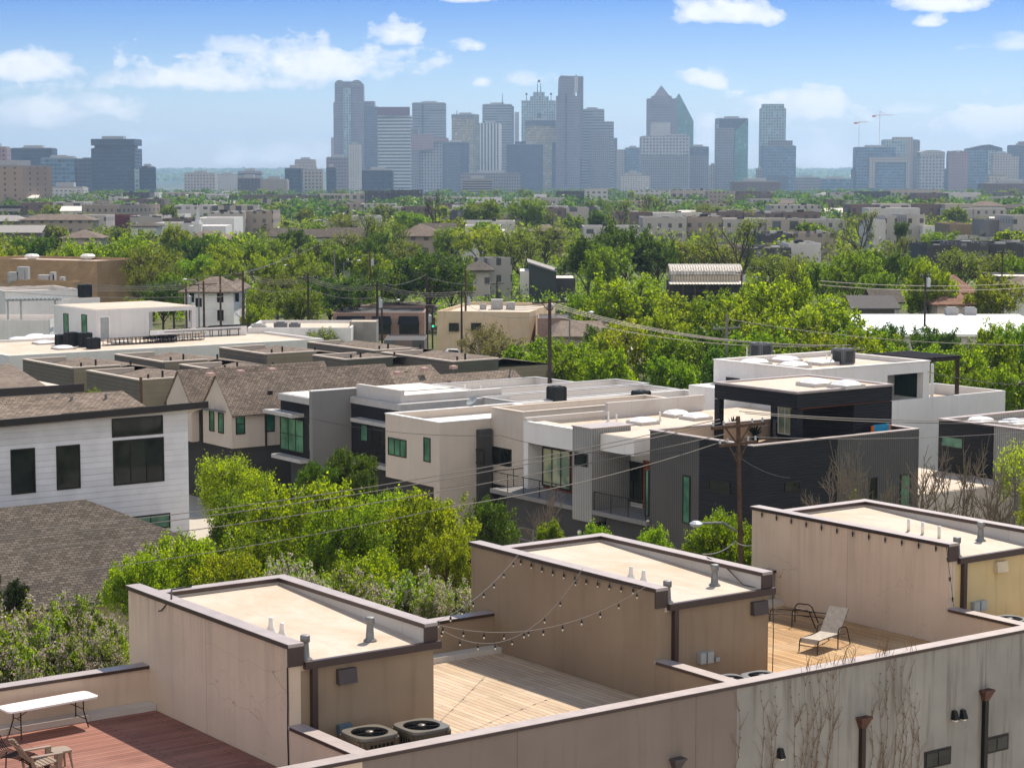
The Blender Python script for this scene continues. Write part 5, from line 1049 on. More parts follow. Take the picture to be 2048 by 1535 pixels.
def tower(name, label, x0, x1, yt, Y, m, xs=None, ang=20, extra=(), cat='tower', group=TW_GROUP, roof=True, depth=None):
    zb = gz(Y) - 1; zt = ZT(yt, Y); cx_ = dx((x0 + x1) / 2, Y); r = thing(name, label, cat, (cx_, Y, zb), group)
    mb = MB(); q = split_box(mb, x0, x1, Y, zb, zt, xs, ang, depth); mk(mb, 'tower_body', FM[m], r)
    if roof:
        c = sum((Vector(p) for p in q), Vector((0, 0))) / 4; mb = MB(); mb.prism([tuple(c + (Vector(p) - c) * .94) for p in q], zt + .02, zt + 1.2); mk(mb, 'roof', PL['roofgrey'], r)
        c2 = [tuple(c + (Vector(p) - c) * .45) for p in q]; mb = MB(); mb.prism(c2, zt + 1.21, zt + 5); mk(mb, 'plant_room', PL['mech'], r)
    for e in extra:
        kind = e[0]
        if kind == 'box': mb = MB(); split_box(mb, e[1], e[2], Y + e[6] if len(e) > 6 else Y - 3, ZT(e[4], Y) if e[4] else zb, ZT(e[3], Y), None, 20, e[7] if len(e) > 7 else None); mk(mb, 'tower_wing' if (e[4] in (None, 0)) else 'tower_block', FM.get(e[5]) or PL.get(e[5]), r)
        elif kind == 'vault':     # half round vault, axis away from the viewer
            mb = MB(); xa, xb = dx(e[1], Y), dx(e[2], Y); ra = (xb - xa) / 2; zc = ZT(e[3], Y) - ra; D_ = e[5]; y_ = Y - 2
            pts = [(xa, ZT(e[4], Y))] + [((xa + xb) / 2 - ra * math.cos(math.pi * i / 12), zc + ra * math.sin(math.pi * i / 12)) for i in range(13)] + [(xb, ZT(e[4], Y))]
            f = [Vector((p[0], y_, p[1])) for p in pts]; b = [p + Vector((0, D_, 0)) for p in f]; mb.poly(f); mb.poly(list(reversed(b)))
            for i in range(len(f)): j = (i + 1) % len(f); mb.poly([f[j], f[i], b[i], b[j]])
            mk(mb, 'vault', FM[e[6]], r)
        elif kind == 'poly':      # upright slab of given outline
            mb = MB(); y_ = Y + e[3]; f = [Vector((dx(x, Y), y_, ZT(y, Y))) for x, y in e[1]]; b = [p + Vector((0, e[2], 0)) for p in f]
            mb.poly(f); mb.poly(list(reversed(b)))
            for i in range(len(f)): j = (i + 1) % len(f); mb.poly([f[j], f[i], b[i], b[j]])
            mk(mb, e[5] if len(e) > 5 else 'tower_block', FM.get(e[4]) or PL.get(e[4]), r)
        elif kind == 'pyr':
            mb = MB(); xa, xb = dx(e[1], Y), dx(e[2], Y); zz = ZT(e[4], Y); D_ = xb - xa; a = Vector(((xa + xb) / 2, Y + D_ / 2, ZT(e[3], Y))); q2 = [Vector((xa, Y - 1, zz)), Vector((xb, Y - 1, zz)), Vector((xb, Y + D_, zz)), Vector((xa, Y + D_, zz))]
            for i in range(4): mb.poly([q2[i], q2[(i + 1) % 4], a])
            mb.poly(list(reversed(q2))); mk(mb, 'pyramid_roof', FM[e[5]], r)
        elif kind == 'mast': mb = MB(); X = dx(e[1], Y); mb.tube([(X, Y + 10, ZT(e[3], Y)), (X, Y + 10, ZT(e[2], Y))], [1.2, .5], 5); mk(mb, 'mast', C['black_metal'], r)
        elif kind == 'ball': mb = MB(); X = dx(e[1], Y); mb.ball((X, Y + 10, ZT(e[2], Y)), e[3], 8); mk(mb, 'mast_ball', C['black_metal'], r)
    return r
T = tower
T('skyscraper', 'tall tower crowned with two rounded vaults', 668, 729, 205, 4900, 'mauve', extra=(('box', 671, 728, 168, 205, 'mauve', 2, 40), ('box', 686, 706, 163, 170, 'mauve', 3, 36), ('vault', 671, 691, 160, 174, 40, 'grey_stone'), ('vault', 701, 728, 160, 174, 40, 'grey_stone'), ('box', 688, 703, 176, 320, 'teal', -5, 4), ('box', 720, 750, 202, 0, 'mauve', 14, 40), ('box', 732, 757, 213, 0, 'dark_glass', 4, 30), ('box', 663, 669, 275, 0, 'beige', 2, 30)))
T('skyscraper', 'white and dark banded slab tower with a dark red top', 755, 825, 231, 4700, 'bands', 820, 14, (('box', 755, 820, 214, 231, 'redsign', -1, 10),), roof=False)
T('skyscraper', 'broad grey tower behind the muralled block', 825, 892, 206, 5050, 'grey_lines', extra=(('box', 825, 890, 206, 220, 'grey_stone', -4, 4), ('box', 844, 848, 208, 300, 'navy', -5, 3)))
T('skyscraper', 'gridded block with a reddish patterned upper edge', 837, 903, 282, 4550, 'grid', 897, 16, (('box', 823, 838, 258, 0, 'grey_stone', 2, 20), ('box', 825, 868, 268, 300, 'pink_brick', -3, 2), ('box', 838, 897, 276, 283, 'pink_brick', -2, 20)))
T('skyscraper', 'gold fronted tower with a dark side', 903, 958, 229, 4850, 'gold', 946, 25, (('box', 903, 946, 229, 236, 'grey_stone', -4, 3), ('mast', 914, 219, 229)))
T('office_block', 'two toned dark office block below the gold tower', 885, 938, 285, 4500, 'navy', extra=(('box', 892, 921, 290, 0, 'dark_glass', -4, 10),))
T('skyscraper', 'vertically ribbed slab with a bright white edge', 958, 1002, 247, 4600, 'vert', extra=(('box', 997, 1003, 248, 0, 'ww', -4, 30),))
T('skyscraper', 'grey tower with a thin rooftop aerial behind the ribbed slab', 965, 1024, 209, 5100, 'grey_lines', extra=(('mast', 1005, 187, 209), ('box', 1019, 1028, 212, 0, 'grey_stone', 6, 30)))
T('skyscraper', 'narrow pale slab between the grey and stepped crown towers', 1029, 1038, 224, 5200, 'condo', roof=False)
T('skyscraper', 'pale green glass tower with stepped crown and aerials', 1043, 1111, 201, 5000, 'teal', extra=(('box', 1060, 1097, 193, 201, 'teal', 5, 30), ('box', 1066, 1089, 184, 193, 'teal', 9, 20), ('mast', 1075, 162, 185), ('mast', 1081, 165, 185), ('ball', 1078, 162, 3.5), ('mast', 1053, 188, 201), ('ball', 1053, 188, 3), ('mast', 1102, 188, 201), ('ball', 1102, 188, 3), ('box', 1074, 1082, 226, 244, 'dark_glass', -4, 3)), roof=False)
T('skyscraper', 'bronze glass block in front of the stepped crown tower', 1050, 1113, 241, 4750, 'gold', extra=(('box', 1050, 1113, 241, 251, 'dark_glass', -4, 3), ('box', 1104, 1112, 285, 0, 'navy', -5, 4)))
T('office_block', 'dark navy glass block beside the tallest tower', 1013, 1086, 289, 4300, 'navy', extra=(('box', 1030, 1052, 283, 289, 'navy', 4, 20),))
T('skyscraper', 'tallest mauve tower with a curved shoulder top', 1112, 1160, 192, 4650, 'mauve', extra=(('poly', [(1116, 192), (1150, 192), (1150, 152), (1121, 151), (1117, 156)], 40, 2, 'mauve'), ('poly', [(1147, 190), (1155, 182), (1155, 154), (1152, 148), (1148, 152)], 30, -2, 'condo'), ('box', 1154, 1166, 152, 320, 'grey_stone', 12, 30), ('box', 1130, 1133, 186, 370, 'dark_glass', -4, 2)), roof=False)
T('skyscraper', 'broad grey tower stepping down to the right', 1160, 1208, 219, 4700, 'grey_lines', extra=(('box', 1163, 1227, 243, 0, 'grey_lines', -4, 40), ('box', 1180, 1220, 262, 0, 'grey_stone', -7, 20), ('box', 1222, 1234, 276, 0, 'mauve', 2, 30)))
T('skyscraper', 'dark granite tower with a pointed pyramid roof', 1294, 1352, 197, 5000, 'mauve', extra=(('pyr', 1303, 1342, 170, 197, 'mauve'), ('box', 1303, 1342, 192, 212, 'mauve', -3, 40)), roof=False)
r = T('skyscraper', 'green glass prism tower with a slanting roofline', 1352, 1386, 292, 5100, 'green_glass', roof=False, extra=(('poly', [(1350, 292), (1386, 292), (1386, 242), (1357, 187), (1350, 200)], 40, 0, 'green_glass'),))
T('office_block', 'pale gridded office block in front of the pyramid tower', 1282, 1379, 273, 4400, 'grid', extra=(('box', 1302, 1340, 245, 274, 'condo', 6, 30), ('box', 1330, 1372, 268, 273, 'grid', 4, 30), ('box', 1282, 1376, 310, 0, 'grey_stone', -3, 10)))
T('office_block', 'lower grey glass office block right of the gridded block', 1376, 1417, 294, 4450, 'grey_stone', extra=(('box', 1376, 1417, 294, 310, 'dark_glass', -3, 4),))
T('office_block', 'blue grey office slab between the stepped and gridded blocks', 1250, 1281, 296, 4800, 'blue_glass', extra=(('box', 1235, 1252, 299, 0, 'beige', 4, 20),))
T('skyscraper', 'teal glass tower with a dark diagonal fold', 1432, 1495, 237, 4500, 'teal', extra=(('poly', [(1437, 238), (1493, 238), (1467, 264), (1437, 264)], 3, -4, 'navy', 'dark_facet'), ('box', 1432, 1467, 256, 0, 'grey_stone', -7, 6), ('poly', [(1468, 264), (1494, 240), (1494, 366), (1468, 366)], 2, -5, 'green_glass', 'glass_facet')))
T('skyscraper', 'slim pale condominium tower with balconies', 1520, 1570, 217, 4600, 'teal', extra=(('box', 1524, 1566, 208, 217, 'teal', 2, 30),))
mb = MB(); Y = 4600
SKT = bpy.data.objects[-1] if False else None
T('office_block', 'blue glass office block in front of the slim condominium', 1525, 1591, 292, 4300, 'blue_glass', extra=(('box', 1539, 1584, 281, 292, 'grey_stone', 3, 30), ('box', 1533, 1576, 352, 0, 'dark_glass', -3, 2)))
T('office_block', 'glass office block with a beige frame under the cranes', 1712, 1790, 295, 4200, 'blue_glass', extra=(('poly', [(1736, 376), (1736, 314), (1818, 314), (1818, 376), (1810, 376), (1810, 325), (1748, 325), (1748, 376)], 6, -8, 'beige', 'beige_frame'), ('box', 1748, 1812, 325, 0, 'blue_glass', -4, 8), ('box', 1706, 1714, 338, 0, 'dark_glass', 4, 30)))
T('office_block', 'beige and glass tower right of the crane block', 1768, 1838, 280, 4400, 'teal', extra=(('box', 1786, 1824, 274, 0, 'beige', -2, 20), ('box', 1768, 1812, 281, 312, 'teal', -5, 3), ('box', 1824, 1838, 281, 0, 'grey_stone', -3, 20)))
T('office_block', 'round topped beige gridded office block', 1838, 1888, 308, 4300, 'grid', extra=(('poly', [(1838, 312), (1888, 312), (1888, 304), (1876, 301), (1863, 300), (1850, 301), (1838, 304)], 40, -2, 'beige'),), roof=False)
T('office_block', 'pink brick block with corner turrets', 1896, 1936, 306, 4300, 'pink_brick', extra=(('box', 1896, 1911, 302, 306, 'pink_brick', -2, 20), ('box', 1920, 1936, 302, 306, 'pink_brick', -2, 20), ('box', 1888, 1900, 338, 0, 'dark_glass', 4, 20)))
T('office_block', 'blue glass block with a shallow gabled top', 1935, 2003, 299, 4350, 'blue_glass', roof=False, extra=(('poly', [(1935, 300), (2003, 300), (2003, 296), (1978, 289), (1966, 290), (1935, 297)], 40, 0, 'dark_glass'), ('box', 1975, 1992, 300, 0, 'teal', -4, 4)))
T('office_block', 'beige twin slab block at the far right', 1985, 2022, 308, 4150, 'beige', extra=(('box', 2012, 2036, 312, 0, 'beige', 4, 20),))
T('office_block', 'dark stepped tower at the right edge', 2020, 2075, 291, 4450, 'dark_glass', extra=(('box', 2040, 2075, 283, 0, 'pink_brick', 4, 30),))
T('office_block', 'tan tower slab at the left edge', -40, 16, 295, 2600, 'pink_brick', group='office blocks on the left horizon')
G2 = 'office blocks on the left horizon'
T('office_block', 'windowless tan concrete building at the left edge', -60, 87, 334, 1500, 'tan', 48, 24, group=G2, extra=(('box', 26, 40, 331, 334, 'mech', 8, 6),))
T('office_block', 'dark ribbed office block behind the tan building', 24, 106, 297, 3200, 'navy', group=G2, extra=(('box', 46, 58, 294, 297, 'mech', 6, 10), ('box', 80, 88, 295, 297, 'mech', 6, 10)))
T('office_block', 'blue grey glass office block left of the notched tower', 83, 150, 317, 3000, 'blue_glass', group=G2, extra=(('box', 102, 148, 312, 317, 'mech', 6, 20), ('box', 148, 186, 317, 0, 'dark_glass', 3, 40), ('box', 167, 185, 315, 0, 'grey_stone', 8, 20)))
r = T('office_block', 'broad dark tower with a notched overhanging top', 188, 268, 296, 3000, 'navy', group=G2, roof=False, extra=(('box', 184, 271, 278, 291, 'navy', -2, 60), ('box', 191, 265, 290, 297, 'dark_glass', 3, 50), ('box', 206, 249, 272, 278, 'mech', 10, 20), ('box', 184, 271, 297, 0, 'navy', -2, 60)))
T('office_block', 'small dark block right of the notched tower', 278, 312, 335, 2900, 'navy', 310, 20, group=G2, extra=(('box', 270, 279, 336, 0, 'teal', 4, 20), ('box', 285, 303, 332, 335, 'navy', 4, 20)))
G3 = 'mid rise blocks at the foot of the skyline'
for a in (('long beige apartment block far left of the twin vault tower', 369, 430, 347, 3600, 'beige'), ('pale grey block beside the long beige apartments', 428, 480, 350, 3700, 'condo'), ('grey stepped office block with rooftop plant', 476, 523, 343, 3500, 'grey_lines'), ('charcoal apartment block low on the left', 476, 520, 357, 2600, 'row_dark'),
          ('beige towered block above the charcoal apartments', 590, 631, 320, 3900, 'beige'), ('dark and tan block left of the twin vault tower', 570, 604, 337, 3000, 'navy'), ('tan gridded apartment block behind dark one', 600, 646, 340, 3050, 'beige'), ('dark blue apartment block below twin vault tower', 653, 672, 335, 2950, 'navy'),
          ('grey brown office block in front of the twin vault tower', 653, 700, 315, 3700, 'mauve'), ('blank pale pink slab below the twin vault tower', 697, 722, 290, 3500, 'condo'), ('low dark blue office block below the banded slab', 724, 786, 341, 3000, 'navy'), ('wide low arena like hall with a curved pale roof', 920, 1042, 347, 3600, 'grey_stone'),
          ('low pink parking block in front of the arena like hall', 925, 985, 359, 2700, 'parking'), ('pale mid rise below the tallest tower', 1240, 1300, 352, 3200, 'condo'), ('white block between the stepped tower and gridded block', 1250, 1282, 347, 3500, 'condo'), ('pink tan apartment block low in the skyline', 520, 575, 360, 2700, 'row_tan'),
          ('hazy pink office block left of the green prism base', 1418, 1432, 331, 4500, 'beige'), ('hazy low block beside the slim condominium', 1512, 1526, 338, 4300, 'grey_stone'), ('purple brick shed below the blue glass office block', 1465, 1560, 364, 2700, 'row_brick'), ('grey low block in the gap right of the blue office block', 1592, 1640, 356, 4000, 'grey_stone'), ('grey slab in the gap left of the crane block', 1640, 1706, 358, 4000, 'blue_glass'),
          ('white grey apartment block right of the tan building', 88, 168, 376, 1900, 'condo'), ('brown brick lofts at the lower right of the skyline', 1969, 2080, 368, 2300, 'row_brick'), ('white rooftop block above the brown brick lofts', 1976, 2012, 353, 2500, 'condo')):
    T('mid_rise_block', a[0], *a[1:], cat='building', group=G3)
# balconies of the slim condominium, curved arena roof
def crane(xm, ytop, ybase, xa, xb, yj, label):
    Y = 4250; r = thing('tower_crane', label, 'crane', (dx(xm, Y), Y, gz(Y)), 'tower cranes'); X = dx(xm, Y)
    mb = MB(); mb.bar((X, Y, gz(Y)), (X, Y, ZT(yj, Y)), 1.1); mk(mb, 'mast', C['white_paint'], r); mb = MB(); mb.bar((dx(xa, Y), Y, ZT(yj, Y)), (dx(xb, Y), Y, ZT(yj - 1, Y)), .8); mb.box(dx(xa, Y) - 1, dx(xa, Y) + 6, Y - 2, Y + 2, ZT(yj + 3, Y), ZT(yj, Y)); mk(mb, 'jib', C['orange'], r)
    mb = MB(); z = ZT(ytop, Y); mb.bar((X, Y, ZT(yj, Y)), (X, Y, z), .8); mb.tube([(X, Y, z), (dx(xb, Y) * .5 + X * .5, Y, ZT(yj, Y))], .35, 4); mk(mb, 'tower_head', C['orange'], r)
crane(1716, 243, 295, 1707, 1735, 245, 'white and orange tower crane farther left'); crane(1757, 222, 295, 1743, 1785, 231, 'tall white and orange tower crane farther right')

# -------------------------------------------------------------- nearer built up belt
def low(name, label, x0, x1, yt, Y, m, xs=None, ang=25, roofm='roofpale', par=.7, cat='building', group=None, depth=None, units=0, sill=None):
    zb = gz(Y); zt = ZT(yt, Y); r = thing(name, label, cat, (dx((x0 + x1) / 2, Y), Y, zb), group); mb = MB(); q = split_box(mb, x0, x1, Y, zb, zt - par, xs, ang, depth)
    c = sum((Vector(p) for p in q), Vector((0, 0))) / 4; w = FM.get(m) or C.get(m) or PL[m]
    n = len(q); o = [Vector((*p, 0)) for p in q]; i_ = [Vector((*(c + (Vector(p) - c) * .96), 0)) for p in q]; U = Vector((0, 0, 1))
    a = sum(q[k][0] * q[(k + 1) % 4][1] - q[(k + 1) % 4][0] * q[k][1] for k in range(4))
    if a < 0: o.reverse(); i_.reverse()
    for k in range(4):
        j = (k + 1) % 4; za, zc = zt - par, zt
        mb.poly([o[k] + U * za, o[j] + U * za, o[j] + U * zc, o[k] + U * zc]); mb.poly([i_[j] + U * za, i_[k] + U * za, i_[k] + U * zc, i_[j] + U * zc]); mb.poly([o[k] + U * zc, o[j] + U * zc, i_[j] + U * zc, i_[k] + U * zc])
    mk(mb, 'wall', w, r); mb = MB(); mb.prism([(p.x, p.y) for p in i_], zt - par + .01, zt - par + .1); mk(mb, 'roof', PL[roofm], r)
    rnd = random.Random(int(x0 * 7 + yt))
    for k in range(units):
        f, g = rnd.uniform(.08, .92), rnd.uniform(.15, .6); p = Vector(q[0]).lerp(Vector(q[1]), f).lerp(c, g) if a > 0 else Vector(q[3]).lerp(Vector(q[0]), f).lerp(c, g); h_ = rnd.uniform(.8, 1.6); mb = MB(); w_ = rnd.uniform(.6, 1.4); mb.box(p.x - w_, p.x + w_, p.y - 1, p.y + 1, zt - par + .101, zt - par + .1 + h_); mk(mb, 'roof_unit', PL['mech'] if k % 2 else C['hvac_dark'], r)
    return r
def hip(name, label, x0, x1, ye, yr, Y, roofm, wallm, xr0=None, xr1=None, depth=10, cat='house', group=None, gablep=False, winx=()):
    """house with a pitched roof; eave row ye, ridge row yr"""
    zb = gz(Y); ze = ZT(ye, Y); D2 = depth / 2; zr = ZT(yr, Y + D2); X0, X1 = dx(x0, Y), dx(x1, Y); r = thing(name, label, cat, ((X0 + X1) / 2, Y, zb), group)
    a = (X0 + D2) if xr0 is None else dx(xr0, Y + D2); b = (X1 - D2) if xr1 is None else dx(xr1, Y + D2)
    if gablep: a, b = X0, X1
    if a > b: a = b = (a + b) / 2
    if gablep:
        mb = MB(); A_ = [Vector((X0 + .4, Y + .4, zb)), Vector((X0 + .4, Y + depth - .4, zb)), Vector((X0 + .4, Y + depth - .4, ze)), Vector((X0 + .4, Y + D2, zr - .3)), Vector((X0 + .4, Y + .4, ze))]; B_ = [p + Vector((X1 - X0 - .8, 0, 0)) for p in A_]; mb.poly(list(reversed(A_))); mb.poly(B_)
        for i in range(5): j = (i + 1) % 5; mb.poly([A_[i], A_[j], B_[j], B_[i]])
    else: mb = MB(); mb.box(X0 + .5, X1 - .5, Y + .5, Y + depth - .5, zb, ze)
    w = mk(mb, 'wall', FM.get(wallm) or C.get(wallm) or PL[wallm], r)
    e = [Vector((X0 - .3, Y - .3, ze)), Vector((X1 + .3, Y - .3, ze)), Vector((X1 + .3, Y + depth + .3, ze)), Vector((X0 - .3, Y + depth + .3, ze))]; r0, r1 = Vector((a - (.3 if gablep else 0), Y + D2, zr)), Vector((b + (.3 if gablep else 0), Y + D2, zr)); mb = MB()
    mb.poly([e[0], e[1], r1, r0]); mb.poly([e[2], e[3], r0, r1])
    if not gablep: mb.poly([e[1], e[2], r1]); mb.poly([e[3], e[0], r0])
    lo = [p - Vector((0, 0, .2)) for p in e]
    mb.poly([lo[0], lo[1], e[1], e[0]]); mb.poly([lo[1], lo[2], e[2], e[1]]); mb.poly([lo[3], lo[0], e[0], e[3]]); mk(mb, 'roof', C.get(roofm) or PL[roofm], r)
    for (xa, xb, ya, yb) in winx: winY(r, xa, xb, ya, yb, Y + .5 if not gablep else Y + .4)
    return r
def winY(parent, xa, xb, ya, yb, Y, g='glass_dark', fr='bronze', name='window'):
    a, b, z1, z0 = dx(xa, Y), dx(xb, Y), ZT(ya, Y), ZT(yb, Y); f = .09; mb = MB(); mb.box(a - f, a, Y - .06, Y + .02, z0 - f, z1 + f); mb.box(b, b + f, Y - .06, Y + .02, z0 - f, z1 + f); mb.box(a, b, Y - .06, Y + .02, z1, z1 + f); mb.box(a, b, Y - .06, Y + .02, z0 - f, z0)
    w = mk(mb, name, C[fr], parent); mb = MB(); mb.box(a, b, Y - .02, Y + .02, z0, z1); mk(mb, 'pane', C[g], w)

# tan brick hall with roof fans
C['rooftan'] = paint('weathered tan roof', (.42, .33, .27), .9)
PL['rooftan'] = C['rooftan']; PL['roofmem'] = C['membrane']
r = low('brick_hall', 'large windowless tan brick hall with arched corner window', -80, 271, 522, 330, 'brick_tan', 200, 28, 'rooftan', .5); 
for x in (64, 176): p = AT(x, 521, 345); p.z = ZT(522, 330) - .4; mb = MB(); mb.tube([p, p + U * .3], [.7, .7], 10); mb.lathe(p + U * .3, [(1.15, 0), (1.25, .35), (.9, .62), (.1, .7)], 12); mk(mb, 'roof_fan', C['pvc'], r)
low('brick_annex', 'low tan brick annex with rooftop machines', -80, 165, 563, 300, 'brick_tan', 155, 30, 'rooftan', .6, units=0)
for k, (x, y, w_, h_) in enumerate(((30, 557, 2.2, 1.6), (45, 553, 1.6, 2.4), (92, 557, 2.4, 1.2), (104, 552, .7, 1.6), (123, 557, .6, .9))):
    p = AT(x, y + 6, 306); z = ZT(563, 300) - .55; mb = MB(); mb.box(p.x - w_ / 2, p.x + w_ / 2, p.y, p.y + 1.5, z, z + h_); mb.box(p.x - w_ * .35, p.x + w_ * .2, p.y - .3, p.y, z + .3, z + h_ * .8); mk(mb, 'rooftop_machine', PL['mech'], None, ['grey air handler leftmost on the tan annex roof', 'tallest grey air handler on the tan annex roof', 'pale hooded exhaust on the tan annex roof', 'slim vent stack on the tan annex roof', 'small round topped vent on the tan annex roof'][k], 'rooftop machine', 'machines on the annex roof')
# white terrace houses at far left
r = low('flat_roofed_house', 'white stucco house with pergola left of the rooftop house', -60, 150, 582, 262, 'stucco_white', 20, 60, 'roofmem', .6)
r = low('flat_roofed_house', 'small white block with black roof condenser', 122, 200, 598, 258, 'stucco_white', 132, 60, 'roofmem', .3, depth=8)
r = low('terrace_wall_house', 'white house with long railed terrace at the left edge', -60, 106, 640, 246, 'stucco_white', None, 20, 'roofmem', .9, depth=10)
Yp = 247; r = thing('pergola', 'grey timber pergola on white terrace at the left', 'pergola', (dx(80, Yp), Yp, ZT(640, Yp))); mb = MB()
for x in (24, 50, 118): mb.box(dx(x, Yp) - .1, dx(x, Yp) + .1, Yp + .2, Yp + .4, ZT(640, Yp), ZT(600, Yp))
mb.bar((dx(20, Yp), Yp + .3, ZT(600, Yp)), (dx(130, Yp), Yp + .3, ZT(598, Yp)), .3)
for i in range(14): x = 24 + i * 8; mb.bar((dx(x, Yp), Yp - .6, ZT(598, Yp)), (dx(x, Yp), Yp + 4, ZT(598, Yp)), .12)
mk(mb, 'frame', C['grey_box'], r); p = AT(170, 590, 262); hvac((p.x, p.y, ZT(593, 258) - .3), 1.5, 1.6, 'black condenser on the small white block near brick hall', True, 'hvac_dark', False)
# white hip roofed two storey house
hip('two_storey_house', 'white two storey house with brown hip roof behind utility poles', 366, 478, 583, 553, 285, 'shingle_brown', 'lap_white', 428, 446, 11, winx=((384, 392, 584, 603), (397, 407, 597, 612), (440, 450, 585, 603), (476, 481, 586, 602), (440, 450, 621, 640), (384, 392, 621, 640)))
hip('house_wing', 'side wing of the white two storey house', 455, 489, 578, 556, 296, 'shingle_brown', 'lap_white', None, None, 8)
# brick corner shop with black awnings
Y = 300; r = low('corner_shop', 'old brick corner shop with black awnings at the traffic lights', 668, 850, 625, Y, 'brick_red', None, 20, 'roofdark', .4, depth=16)
for (xa, xb, ya, yb) in ((674, 734, 632, 643), (743, 785, 632, 648), (797, 840, 632, 648)):
    a, b, z1, z0 = dx(xa, Y), dx(xb, Y), ZT(ya, Y), ZT(yb, Y); mb = MB(); mb.hexa([Vector((a, Y - 1.0, z0)), Vector((b, Y - 1.0, z0)), Vector((b, Y - .02, z0)), Vector((a, Y - .02, z0))], [Vector((a + .2, Y - .15, z1)), Vector((b - .2, Y - .15, z1)), Vector((b - .2, Y - .02, z1)), Vector((a + .2, Y - .02, z1))]); mk(mb, 'awning', C['awning'], r)
for (xa, xb) in ((748, 782), (801, 838)): winY(r, xa, (xa + xb) / 2 - 1, 649, 667, Y); winY(r, (xa + xb) / 2 + 1, xb, 649, 667, Y)
hip('shingled_house', 'brown hip roof rising behind the brick corner shop', 712, 868, 622, 604, 316, 'shingle_brown', 'lap_cream', 760, 840, 14)
# beige shop
Y = 265; C['shop'] = stucco('warm beige shop wall', (.62, .49, .33), .2, .1); r = low('beige_shop', 'low beige shop with flat pale roof near the traffic lights', 874, 1116, 624, Y, 'shop', 1058, 11, 'roofmem', .5)
for (xa, xb, ya, yb) in ((900, 917, 647, 661), (944, 962, 647, 661), (1045, 1054, 647, 662), (1062, 1074, 640, 658)): 
    if xb < 1050: winY(r, xa, xb, ya, yb, Y + (1058 - xb) / FPX * Y * math.tan(math.radians(11)) - .2, 'glass_dark', 'bronze')
for (x, y, w_, lab) in ((994, 606, 1.6, 'grey ribbed roof unit in the middle of beige shop roof'), (1021, 598, 1.2, 'cream roof unit on the right of beige shop roof'), (966, 606, .9, 'white drum vent on beige shop roof'), (1100, 597, .9, 'dark small roof unit at back of beige shop roof')):
    p = AT(x, y + 8, 276); z = ZT(624, 265) - .5; mb = MB(); mb.box(p.x - w_ / 2, p.x + w_ / 2, p.y, p.y + w_, z, z + w_ * .9); mb.box(p.x - w_ * .3, p.x + w_ * .3, p.y - .1, p.y, z + .2, z + w_ * .7); mk(mb, 'rooftop_machine', PL['mech'], None, lab, 'rooftop machine', 'machines on the shop roof')
r = low('shop_canopy', 'dark sloping canopy roof right of the beige shop', 1076, 1200, 636, 262, 'brick_red', None, 20, 'roofdark', .2, depth=8)
hip('shingled_house', 'low brown shingle house half hidden by the dark green tree', 1108, 1240, 672, 641, 232, 'shingle_brown', 'lap_cream', 1120, 1205, 14)
# grey row house, dark slanted house, metal vault, bright metal roof
low('row_house', 'tall grey clad row house beyond the shop', 946, 1024, 516, 380, 'row', 980, 55, 'roofgrey', .5)
hip('slanted_house', 'grey slope roofed wing of the tall grey row house', 930, 985, 540, 520, 372, 'shingle_grey', 'row', None, None, 12)
r = thing('modern_house', 'dark green slant roofed house with white side', 'house', (dx(1080, 390), 390, 0)); mb = MB(); Y = 390
f = [Vector((dx(x, Y), Y, ZT(y, Y))) for x, y in ((1058, 640), (1112, 640), (1112, 546), (1058, 526))]; b = [p + Vector((0, 14, 0)) for p in f]; mb.poly(f); mb.poly(list(reversed(b)))
for i in range(4): j = (i + 1) % 4; mb.poly([f[j], f[i], b[i], b[j]])
C['slate_green'] = siding('slate green boards', (.055, .065, .062), .3, .7); mk(mb, 'wall', C['slate_green'], r); mb = MB(); mb.box(dx(1040, Y), dx(1058, Y) - .02, Y, Y + 10, 0, ZT(542, Y)); mk(mb, 'side_wing', C['stucco_white'], r)
mb = MB(); mb.hexa([f[3] + Vector((-.3, -.5, .02)), f[2] + Vector((.4, -.5, .02)), b[2] + Vector((.4, .5, .02)), b[3] + Vector((-.3, .5, .02))], [f[3] + Vector((-.3, -.5, .3)), f[2] + Vector((.4, -.5, .3)), b[2] + Vector((.4, .5, .3)), b[3] + Vector((-.3, .5, .3))]); mk(mb, 'roof', PL['roofgrey'], r)
low('dark_house', 'low black flat house beside the slant roofed house', 1110, 1150, 556, 392, 'row_dark', None, 20, 'roofpale', .3, depth=14)
Y = 330; r = thing('market_hall', 'open market hall with ribbed barrel vault roof', 'building', (dx(1410, Y), Y, 0)); xa, xb = dx(1337, Y), dx(1482, Y); za, zc = ZT(550, Y), ZT(538, Y); mb = MB()
N_ = 28
for i in range(N_):
    x0_, x1_ = xa + (xb - xa) * i / N_, xa + (xb - xa) * (i + 1) / N_; xm = (x0_ + x1_) / 2
    pr = [(Y - .0, za)] + [(Y + 4 - 4 * math.cos(math.pi * k / 8), za + (zc - za) * 1.6 * math.sin(math.pi * k / 8)) for k in range(9)]
    for k in range(9):
        a, b2 = pr[k], pr[k + 1]
        mb.poly([Vector((x0_, a[0], a[1])), Vector((xm, a[0], a[1] + .12)), Vector((xm, b2[0], b2[1] + .12)), Vector((x0_, b2[0], b2[1]))]); mb.poly([Vector((xm, a[0], a[1] + .12)), Vector((x1_, a[0], a[1])), Vector((x1_, b2[0], b2[1])), Vector((xm, b2[0], b2[1] + .12))])
mk(mb, 'vault_roof', C['corr_white'], r)
mb = MB(); mb.box(xa + .3, xb - .3, Y + .3, Y + 7.6, ZT(562, Y), za - .02); mk(mb, 'clerestory', C['corr_beige'], r)
